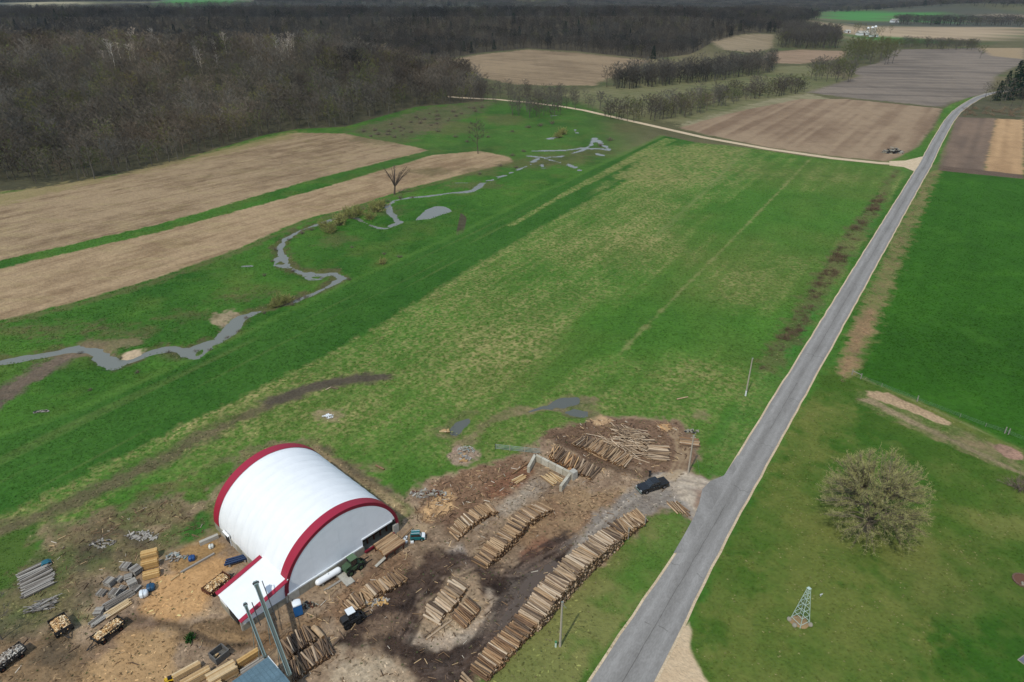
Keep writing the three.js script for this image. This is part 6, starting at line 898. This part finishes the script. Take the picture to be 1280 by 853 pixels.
lumberPack([234, 842], LD, 3.7, 0.8, 6, 0.27, 0.13, boardM, 'narrow pack of sawn boards farthest from the mill shed'); lumberPack([246, 852], LD, 3.9, 1.0, 8, 0.25, 0.14, boardM, 'pale pack of sawn boards between narrow and wide packs'); lumberPack([279, 848], LD, 3.8, 1.7, 10, 0.24, 0.14, boardM, 'wide tall pack of pale sawn boards near the open crate'); lumberPack([262, 866], LD, 3.4, 1.0, 7, 0.25, 0.14, boardM, 'pack of pale boards behind the wide tall pack');
lumberPack([311, 826], [[298, 825], [322, 810]], 3.1, 0.75, 7, 0.25, 0.14, goldM, 'small pack of golden boards under the shorter conveyor'); lumberPack([317, 836], [[298, 825], [322, 810]], 3.3, 0.9, 5, 0.2, 0.12, greyM, 'pack of weathered grey planks beside the mill shed roof');
{ // slab bundles, weathered grey, laid side by side
  const p0 = [40, 713], p1 = [48, 740]; for (let k = 0; k < 7; k++) { const f = k / 6, a = GV(lerp(p0[0], p1[0], f), lerp(p0[1], p1[1], f) - 1), o = thing('slab_bundle', 'bundle of long weathered grey slabs at the yard edge by the green grass', 'slabs', [a.x + rr(-0.3, 0.3), 0, a.z], pxYaw([20, 720], [58, 702]) + rr(-0.06, 0.06), 'bundles of grey slabs'); for (let i = 0; i < 9; i++) board(o, 'slab', 4.6 * rr(0.8, 1.05), 0.09, rr(0.16, 0.26), rr(-0.3, 0.3), 0.1 + Math.floor(i / 3) * 0.14, (i % 3 - 1) * 0.25 + rr(-0.05, 0.05), greyM, rr(-0.05, 0.05)); }
  const t = GV(58, 706), tp = thing('teal_tarp', 'small teal tarp draped on the end of the grey slab bundles', 'tarp', [t.x, 0.4, t.z], 0.7); const g = new THREE.PlaneGeometry(1.5, 1.1, 10, 8); g.rotateX(-Math.PI / 2); const q = g.attributes.position; for (let i = 0; i < q.count; i++) q.setY(i, 0.25 + 0.12 * fb(q.getX(i) * 2, q.getZ(i) * 2) - 0.3 * ss(0.4, 0.75, Math.abs(q.getX(i)))); g.computeVertexNormals(); part(tp, 'sheet', g, std(col(24, 92, 108), 0.5, { side: THREE.DoubleSide }));
  const h = GV(55, 758), o = thing('slab_heap', 'loose heap of pale grey slab offcuts between slab bundles and firewood wagon', 'heap', [h.x, 0, h.z], 0.5); for (let i = 0; i < 46; i++) board(o, 'offcut', rr(1.2, 2.6), 0.06, rr(0.1, 0.18), rr(-1.6, 1.6), 0.06 + i * 0.011, rr(-0.9, 0.9), greyM, rr(-0.5, 0.5), rr(-0.08, 0.08));
}
function chunkHeap(name, label, at, len, wid, h, n, tones, size = 0.42) { // heap of split firewood, too small to pick apart singly
  const parts = []; for (let i = 0; i < n; i++) { const x = rr(-0.5, 0.5) * len, z = rr(-0.5, 0.5) * wid, e = Math.max(0, 1 - Math.pow(2 * x / len, 4)) * Math.max(0, 1 - Math.pow(2 * z / wid, 4)), y = h * e * rr(0.35, 1); const g = new THREE.CylinderGeometry(0.09, 0.1, size * rr(0.7, 1.2), 5, 1); g.rotateZ(Math.PI / 2 + rr(-0.4, 0.4)); g.rotateY(rr(0, 6.28)); g.translate(x, y + 0.08, z); const c = jit(any(tones), 0.15), ca = []; for (let k = 0; k < g.attributes.position.count; k++) ca.push(...c); g.setAttribute('color', new THREE.Float32BufferAttribute(ca, 3)); parts.push(g.toNonIndexed()); }
  const m = new THREE.Mesh(mergeGeometries(parts), std(0xffffff, 0.95, { vertexColors: true })); m.name = numbered(name); m.position.set(at.x, at.y, at.z); m.rotation.y = at.w; scene.add(m); tag(m, label, 'firewood', null, 'stuff'); return m;
}
const fw = [C(222, 196, 152), C(204, 170, 122), C(190, 152, 104), C(232, 212, 176), C(150, 118, 84)], fwGrey = [C(180, 172, 160), C(150, 140, 128), C(204, 198, 186), C(110, 98, 86)];
function wagon(px, dir, L, Wd, label, loadLabel, tones, body) {
  const a = GV(...px), t = pxYaw(...dir), o = thing('firewood_wagon', label, 'wagon', [a.x, 0, a.z], t);
  const bed = part(o, 'bed', box(L, 0.12, Wd, 0, 0.75, 0), body); for (let i = 0; i < 5; i++) for (const z of [-Wd / 2, Wd / 2]) part(bed, 'side_stake', box(0.08, 0.75, 0.06, -L / 2 + 0.05 + i * (L - 0.1) / 4, 1.1, z), body);
  for (const z of [-Wd / 2, Wd / 2]) for (const y of [0.95, 1.25]) part(o, 'side_board', box(L, 0.22, 0.05, 0, y, z), body); for (const x of [-L / 2, L / 2]) part(o, 'end_board', box(0.06, 0.75, Wd, x, 1.15, 0), body);
  for (const x of [-L * 0.3, L * 0.3]) { part(o, 'axle', box(0.12, 0.12, Wd, x, 0.42, 0), mDarkSteel); for (const z of [-Wd / 2 + 0.05, Wd / 2 - 0.05]) { const w = part(o, 'wheel', wheel(0.38, 0.24, x, 0.38, z), mRubber); part(w, 'hub', wheel(0.17, 0.26, x, 0.38, z), mRust); } }
  part(o, 'drawbar', [beam(V3(L / 2, 0.55, 0.4), V3(L / 2 + 1.3, 0.4, 0), 0.1, 0.1), beam(V3(L / 2, 0.55, -0.4), V3(L / 2 + 1.3, 0.4, 0), 0.1, 0.1)], mDarkSteel);
  chunkHeap('firewood_load', loadLabel, { x: a.x, y: 0.85, z: a.z, w: t }, L * 0.96, Wd * 0.92, 0.75, 330, tones);
}
wagon([78, 787], [[72, 774], [85, 793]], 3.2, 2.3, 'dark wagon heaped with pale firewood near the slab heap', 'heap of pale split firewood on the dark wagon near the slab heap', fw, mDarkSteel);
wagon([137, 794], [[154, 778], [121, 804]], 4.3, 1.7, 'long black trailer loaded with pale firewood beside the plank piles', 'load of pale split firewood on the long black trailer', fw, mBlack);
wagon([12, 828], [[28, 812], [-2, 834]], 4.2, 1.8, 'dark wagon of greyed firewood past the bare small tree', 'load of greyed firewood on the wagon past the bare small tree', fwGrey, mDarkSteel);
wagon([272, 736], [[264, 742], [289, 722]], 4, 2, 'rusty wagon of golden firewood under the eave of the wing roof', 'heap of golden firewood on the rusty wagon by the wing roof', fw, mRust);
{ // junk heap: grey pallet stacks, planks, tarped bundles
  const pal = (u, v, s, n, label) => { const a = GV(u, v), o = thing('pallet_stack', label, 'pallets', [a.x, 0, a.z], rr(0, 1.5), 'grey pallet stacks of the junk heap'); for (let k = 0; k < n; k++) { for (let i = 0; i < 6; i++) board(o, 'slat', 1.2 * s, 0.03, 0.16 * s, rr(-0.02, 0.02), 0.16 + k * 0.17, (i - 2.5) * 0.22 * s, greyM); for (const x of [-0.5, 0, 0.5]) board(o, 'bearer', 0.1, 0.11, 1.2 * s, x * s, 0.08 + k * 0.17, 0, greyM); } };
  [[158, 711, 1.1, 5], [171, 716, 1.2, 6], [161, 724, 1, 4], [166, 732, 1.1, 5], [138, 731, 1.1, 6], [127, 743, 1, 3], [144, 745, 1.1, 6], [153, 737, 0.9, 2], [170, 737, 1, 3], [124, 767, 1, 4], [150, 726, 0.9, 3]].forEach(([u, v, s, n]) => pal(u, v, s, n, 'stack of weathered grey pallets in the junk heap beside the golden timber'));
  const pk = (px, dir, L, W_, n, mats, label) => { const a = GV(...px), o = thing('plank_pile', label, 'planks', [a.x, 0, a.z], pxYaw(...dir)); for (let i = 0; i < n; i++) board(o, 'plank', L * rr(0.85, 1.05), 0.08, rr(0.16, 0.24), rr(-0.3, 0.3), 0.08 + Math.floor(i / 5) * 0.13, (i % 5 - 2) * W_ / 5 + rr(-0.05, 0.05), mats, rr(-0.05, 0.05)); };
  pk([149, 751], [[134, 757], [164, 739]], 4.4, 1.5, 20, greyM, 'pile of long grey planks in the junk heap'); pk([148, 762], [[134, 766], [160, 750]], 3.8, 1.4, 15, boardM, 'pile of bleached pale planks between junk heap and black trailer'); pk([124, 776], [[116, 780], [136, 766]], 2.6, 1.4, 15, greyM, 'short pile of split pale planks next to the black trailer');
  const bag = (u, v, c, s, label) => { const a = GV(u, v), o = thing('tarped_bundle', label, 'bundle', [a.x, 0, a.z], 0.4); const g = new THREE.SphereGeometry(0.75, 20, 14), q = g.attributes.position; for (let i = 0; i < q.count; i++) { const x = q.getX(i), y = q.getY(i), z = q.getZ(i), k = 0.75 / Math.pow(Math.pow(Math.abs(x), 4) + Math.pow(Math.abs(y), 4) + Math.pow(Math.abs(z), 4), 0.25) * (1 + 0.12 * fb(x * 3 + u, z * 3 + y * 2)); q.setXYZ(i, x * k * s, (y * k + 0.7) * s * 0.75, z * k * s); } g.computeVertexNormals(); part(o, 'tarp', g, std(c, 0.45)); part(o, 'strap', torus(0.95 * s, 0.03, 0, 0.55 * s, 0, 'x'), mDarkSteel); };
  bag(180, 745, col(218, 226, 230), 0.85, 'white tarped bundle beside the blue bundle'); bag(189, 737, col(30, 74, 104), 0.85, 'dark blue tarped bundle beside the white bundle'); bag(240, 700, col(30, 74, 128), 0.7, 'small blue tarped bundle at the head of the long pale beam');
  bag(264, 685, col(214, 216, 206), 0.55, 'small white covered bundle beside the concrete barrier');
}
{ // beams and barriers
  const bm = (name, a, b, w, h, m, label, cat, y = 0) => { const p = GV(...a), q = GV(...b), o = thing(name, label, cat, [p.x, 0, p.z]); part(o, 'beam', beam(V3(0, y + h / 2, 0), V3(q.x - p.x, y + h / 2, q.z - p.z), w, h), m); return [o, p, q]; };
  bm('timber_beam', [226, 717], [268, 693], 0.3, 0.3, mPlankGrey, 'long pale timber beam on the sand beside the rusty wagon', 'beam'); bm('timber_beam', [213, 727], [224, 719], 0.25, 0.2, mPlank, 'short golden timber beam at the end of the long pale one', 'beam'); bm('concrete_barrier', [250, 682], [273, 672], 0.55, 0.75, mConcPale, 'grey concrete barrier by the side door of the mill building', 'barrier');
  const navy = std(col(48, 66, 98), 0.5, { metalness: 0.3 }); for (let i = 0; i < 3; i++) { const p = GV(281 + i * 1.2, 711 - i * 3), q = GV(313 + i, 701 - i * 2.4), o = thing('steel_beam', 'navy painted steel beam in the stack between rusty wagon and wing roof', 'beam', [p.x, 0, p.z], 0, 'navy steel beams'); const B = V3(q.x - p.x, 0, q.z - p.z); part(o, 'web', beam(V3(0, 0.75, 0), B.clone().setY(0.75), 0.06, 0.3), navy); for (const y of [0.61, 0.89]) part(o, 'flange', beam(V3(0, y, 0), B.clone().setY(y), 0.3, 0.05), navy); for (const f of [0.2, 0.8]) part(o, 'trestle', box(0.3, 0.58, 0.3, B.x * f, 0.29, B.z * f), mPlankGrey); }
  const a = GV(275, 822), o = thing('open_crate', 'open grey wooden crate with pale wood inside near the wide lumber pack', 'crate', [a.x, 0, a.z], pxYaw([262, 826], [280, 812])); const m = std(col(118, 116, 112), 0.95, { map: grainTex }); part(o, 'floor', box(2, 0.08, 1.8, 0, 0.1, 0), m); for (const z of [-0.9, 0.9]) part(o, 'side', box(2, 1.2, 0.12, 0, 0.65, z), m); for (const x of [-1, 1]) part(o, 'side', box(0.12, 1.2, 1.9, x, 0.65, 0), m); const w = thing('crate_offcuts', 'pale wood offcuts lying in the open grey crate', 'offcuts', [a.x, 0.15, a.z], pxYaw([262, 826], [280, 812])); for (let i = 0; i < 7; i++) board(w, 'offcut', rr(0.6, 0.9), 0.1, 0.2, -0.4 + rr(-0.1, 0.1), 0.1 + i * 0.06, rr(-0.5, 0.6), boardM, rr(-0.2, 0.2));
  const y = GV(212, 852), ym = thing('yellow_winch', 'yellow machine frame beside the narrow lumber pack', 'machine', [y.x, 0, y.z], 0.5), yc = std(col(206, 168, 30), 0.5); part(ym, 'frame', [box(1.2, 0.12, 0.8, 0, 0.4, 0), box(0.1, 0.8, 0.1, -0.5, 0.6, 0.3), box(0.1, 0.8, 0.1, 0.5, 0.6, 0.3)], yc); part(ym, 'engine', box(0.5, 0.4, 0.4, 0.1, 0.65, 0), mBlack); for (const z of [-0.45, 0.45]) part(ym, 'wheel', wheel(0.25, 0.14, 0, 0.25, z), mRubber);
  const gb = GV(238, 800); const gs = shrubs.willow[0]; { const mm = new THREE.Mesh(makeShrub({ n: 40, h: 0.9, r: 0.9, tw: 12, tl: 0.25, tww: 0.05, bark: C(60, 60, 40), twig: C(44, 66, 36), leaf: C(44, 78, 34), leafy: 1, leafS: 0.2 }), mWood); mm.name = 'green_bush'; mm.position.set(gb.x, 0, gb.z); scene.add(mm); tag(mm, 'small dark green bush alone on the sandy yard', 'bush'); }
}
{ // heaps of small debris
  const heap = (name, u, v, rx, rz, h, n, mats, label, size) => { const a = GV(u, v), o = thing(name, label, 'debris', [a.x, 0, a.z], 0); for (let i = 0; i < n; i++) { const t = rr(0, 6.28), k = Math.sqrt(rnd()), y = h * (1 - k) * rr(0.4, 1) + 0.06; board(o, 'piece', size * rr(0.4, 1.4), size * rr(0.12, 0.3), size * rr(0.2, 0.5), Math.cos(t) * rx * k, y, Math.sin(t) * rz * k, mats, rr(0, 3.1), rr(-0.25, 0.25)); } };
  heap('rubble_heap', 582, 564, 1.9, 1.5, 0.7, 60, [mConcPale, mSteel, mConc], 'heap of bluish stone rubble in the grass near the round pond', 0.45); heap('plank_debris', 580, 573, 1.6, 1, 0.4, 16, [...boardM, ...greyM], 'broken pale planks dumped in front of the stone rubble', 1.1);
  heap('white_rubble', 410, 521, 1.2, 0.8, 0.6, 26, [mConcPale, mWhite], 'small heap of white rubble in the grass beside the farm track', 0.6); heap('slab_debris', 177, 671, 3, 1.1, 0.35, 70, [mConcPale, ...greyM], 'scatter of white slab debris above the golden timber', 0.7); heap('metal_scrap', 219, 697, 1.8, 1, 0.5, 40, [mSteel, mConcPale, ...greyM], 'small heap of grey metal scrap between golden timber and blue bundle', 0.6); heap('dark_scrap', 128, 680, 2.2, 1.2, 0.3, 50, [mConc, mDarkSteel, ...greyM], 'dark scattered scrap in the weeds beyond the junk heap', 0.5);
  heap('broken_wood', 470, 753, 1.9, 1, 0.5, 60, [...goldM, ...greyM], 'heap of broken golden wood at the foot of the mill row', 0.6); heap('bark_debris', 535, 618, 3.6, 1.2, 0.35, 70, [mConc, ...greyM, mRust], 'scatter of dark branches and bark above the short log stack', 0.7); heap('wall_junk', 385, 757, 1.5, 0.6, 0.5, 26, [mDarkSteel, mConc, mRust], 'dark junk piled at the wall between toilet and propane tank', 0.55); heap('post_debris', 866, 540, 1.6, 0.7, 0.5, 14, [mDarkSteel, mConc], 'dark scrap iron beyond the small reddish pile', 0.9); heap('plank_debris', 556, 539, 1, 0.4, 0.2, 6, boardM, 'few pale planks in the grass beside the round pond', 1); heap('wood_scrap', 52, 516, 1.6, 0.7, 0.3, 12, [mDarkSteel, ...greyM], 'dark wooden scrap at the edge of the alfalfa strip', 1.1);
  heap('field_scrap', 1116, 191, 6.2, 3, 3.6, 110, [mBlack, mDarkSteel, mConcPale, mConc], 'dark heap of scrap and pale blocks at the corner of the brown field', 1.7);
  const sp = (id, poly, n, mats, label, L) => { const a = GV(...poly[0]), o = thing('board_spread', label, 'boards', [a.x, 0, a.z], pxYaw(poly[1], poly[2])); for (let i = 0; i < n; i++) board(o, 'board', L * rr(0.8, 1.1), 0.07, 0.2, rr(-0.3, 0.3), 0.08 + 0.03 * i, (i - n / 2) * 0.27, mats, rr(-0.12, 0.12)); };
  sp('b', [[690, 600], [678, 588], [702, 604]], 11, boardM, 'pale boards stacked inside the concrete bunker', 3.6); sp('c', [[650, 600], [641, 603], [660, 593]], 6, boardM, 'pale boards lying in front of the bunker opening', 2.8);
}
{ // farmstead far off
  const mk = (u, v, L, Wd, h, rc, label) => { const [x, z] = G(u, v), o = thing('barn', label, 'barn', [x, hill(x, z), z], 0.3); part(o, 'wall', box(L, h, Wd, 0, h / 2, 0), mWhite); part(o, 'roof', extr([[-Wd / 2 - 0.6, h], [Wd / 2 + 0.6, h], [0, h + Wd * 0.35]], L + 1).rotateY(Math.PI / 2).translate(-L / 2 - 0.5, 0, 0), rc); part(o, 'door', box(3, 3.5, 0.1, 0, 1.75, Wd / 2 + 0.05), mRust); };
  mk(1078, 44, 22, 10, 4, mConcPale, 'long white barn of the far farmstead nearest the silos'); mk(1059, 41, 10, 7, 3, mConcPale, 'small white barn standing apart from the far farmstead'); mk(1092, 46, 14, 8, 3, mConc, 'pale low barn on the field side of the far silos'); mk(1118, 28, 20, 10, 5, mConcPale, 'pale barn of the hazier farm behind the tan field');
  [[1084, 43, 10], [1089, 43, 11], [1093, 42.5, 12]].forEach(([u, v, h]) => { const [x, z] = G(u, v), o = thing('silo', 'tall white silo of the far farmstead', 'silo', [x, hill(x, z), z], 0, 'silos of the far farmstead'); part(o, 'tower', new THREE.CylinderGeometry(2.6, 2.6, h, 16).translate(0, h / 2, 0), mConcPale); part(o, 'dome', new THREE.SphereGeometry(2.65, 16, 8, 0, 6.29, 0, 1.57).translate(0, h, 0), mWhite); });
  [[1068, 40], [1074, 39], [1080, 40], [1071, 42], [1102, 44], [1113, 42], [1080, 46.5], [1086, 47], [1092, 47.5], [1097, 47]].forEach(([u, v]) => addTree('bud', 1, ...G(u, v), 1.1, 'tree beside the far farmstead silos', 'trees of the far farmstead'));
}
// ---------- grass, chips and stones lying on the ground ----------
{
  const look = (x, z) => { for (const Z of zones) { const [x0, x1, z0, z1] = Z.r; if (x < x0 || x >= x1 || z < z0 || z >= z1) continue; const [w, h] = Z.t, i = Math.floor((x - x0) / (x1 - x0) * w), j = Math.floor((z - z0) / (z1 - z0) * h), k = (j * w + i) * 4, d = Z.mat.map.image.data; return [s2l(d[k]), s2l(d[k + 1]), s2l(d[k + 2])]; } return null; };
  const tuft = new Stick(); for (let i = 0; i < 9; i++) { const a = i * 2.4 + rr(-0.4, 0.4), l = rr(0.4, 1), b = V3(Math.cos(a) * 0.14 * rnd(), 0, Math.sin(a) * 0.14 * rnd()); tuft.twig(b, V3(Math.cos(a) * l, 1, Math.sin(a) * l).normalize(), rr(0.25, 0.42), 0.13, [1, 1, 1]); }
  const tg = tuft.geo(); // blades face up, so that they are lit like the sward
  const roads = roadLine, hits = (x, z) => { for (let i = 1; i < roads.length; i++) if (segd(x, z, ...roads[i - 1], ...roads[i]) < 3.6) return true; return false; };
  const bx = GV(345, 690), list = [], chips = [], G1 = 0.5;
  const inB = (x, z) => { const dx = x + 34.76, dz = z + 74.91, t = dx * 0.687 - dz * 0.7265, d = -dx * 0.7265 - dz * 0.687; return t > -8 && t < 22.5 && d > -0.6 && d < 24.6; };
  for (let z = -56; z > -330; ) {
    const step = z > -140 ? 0.36 : lerp(0.5, 0.9, ss(-140, -330, z)), half = (-z * 0.886 + 40) * 0.78 + 6;
    for (let x = -half; x < half; x += step) {
      const px_ = x + rr(-0.5, 0.5) * step, pz_ = z + rr(-0.5, 0.5) * step, c = look(px_, pz_); if (!c || hits(px_, pz_)) continue;
      if (c[1] > c[0] * 1.06) {
        const dens = 0.42 + 0.6 * fb(px_ / 3 + 5, pz_ / 3); if (rnd() > dens || wetness(px_, pz_) < 0.6 || inB(px_, pz_)) continue;
        const straw = c[0] / c[1], s = z > -140 ? rr(0.35, 0.85) : rr(0.6, 1.2), k = rr(0.85, 1.5), q = rnd() < 0.4 * (straw - 0.55) ? [0.26 * k, 0.24 * k, 0.11 * k] : [c[0] * k, c[1] * k, c[2] * k]; list.push([px_, 0, pz_, s, s * rr(0.4, 0.75), q]);
      } else if (z > -125 && px_ < 32 && !(px_ > 13 && pz_ > -78)) {
        if (rnd() < 0.26 && !inB(px_, pz_)) { const k = rnd() < 0.35 ? rr(1.2, 1.9) : rr(0.45, 0.95), s = rr(0.25, 1) * rr(0.3, 1); chips.push([px_, 0.02, pz_, s, s * rr(0.3, 0.8), [clamp(c[0] * k, 0, 0.7), clamp(c[1] * k, 0, 0.65), clamp(c[2] * k, 0, 0.6)]]); }
        else if (rnd() < 0.05 && !inB(px_, pz_)) list.push([px_, 0, pz_, rr(0.5, 1), rr(0.4, 0.8), rnd() < 0.5 ? [0.1, 0.13, 0.05] : [0.24, 0.2, 0.12]]);
      }
    }
    z -= step;
  }
  scatter('grass_tufts', tg, list, 'grass tufts over the hay field, pasture and lawn', 'grass', std(0xffffff, 1, { side: THREE.DoubleSide }));
  const cg = new THREE.IcosahedronGeometry(0.3, 0); { const q = cg.attributes.position; for (let i = 0; i < q.count; i++) q.setXYZ(i, q.getX(i) * 1.5, q.getY(i) * 0.6, q.getZ(i) * 0.7); cg.computeVertexNormals(); }
  scatter('bark_chips', cg, chips, 'bark chips, clods and stones strewn over the sawmill yard', 'chips', std(0xffffff, 1));
  { // sticks, slabs and torn bark lying about between the stacks
    const st = []; const g = new THREE.CylinderGeometry(0.05, 0.06, 1, 5); g.rotateZ(Math.PI / 2); g.translate(0, 0.05, 0);
    const spread = (px, n) => { const p = W(px), b = bbox(p, 0); let k = 0, t = 0; while (k < n && t++ < n * 9) { const x = rr(b[0], b[1]), z = rr(b[2], b[3]); if (!inside(p, x, z) || inB(x, z)) continue; if (rnd() > 0.45 + fb(x / 3, z / 3)) continue; k++; const q = rnd(), tone = q < 0.2 ? C(196, 168, 128) : q < 0.6 ? C(128, 104, 80) : q < 0.92 ? C(84, 68, 56) : C(206, 196, 178); st.push([x, 0.02, z, rr(0.3, 1.6) * rr(0.3, 1), rr(0.6, 1.6), jit(tone, 0.25)]); } };
    spread([[420, 800], [510, 690], [560, 612], [660, 575], [735, 525], [845, 530], [870, 560], [850, 600], [790, 640], [690, 740], [590, 860], [420, 860]], 900); spread([[510, 650], [545, 600], [610, 585], [660, 575], [640, 615], [570, 660]], 350); spread([[690, 548], [740, 524], [845, 528], [866, 560], [800, 596]], 350); spread([[360, 780], [430, 730], [510, 690], [520, 705], [440, 790], [400, 850], [340, 850]], 260); spread([[60, 670], [200, 625], [270, 660], [240, 720], [120, 790], [30, 760]], 300); spread([[0, 800], [120, 800], [330, 790], [330, 850], [0, 870]], 120);
    scatter('stick_litter', g, st, 'sticks, slabs and torn bark strewn between the log stacks', 'litter', std(0xffffff, 1));
  }
}
scene.traverse(o => { if (o.isMesh) { o.castShadow = true; o.receiveShadow = true; } });
renderer.render(scene, camera);
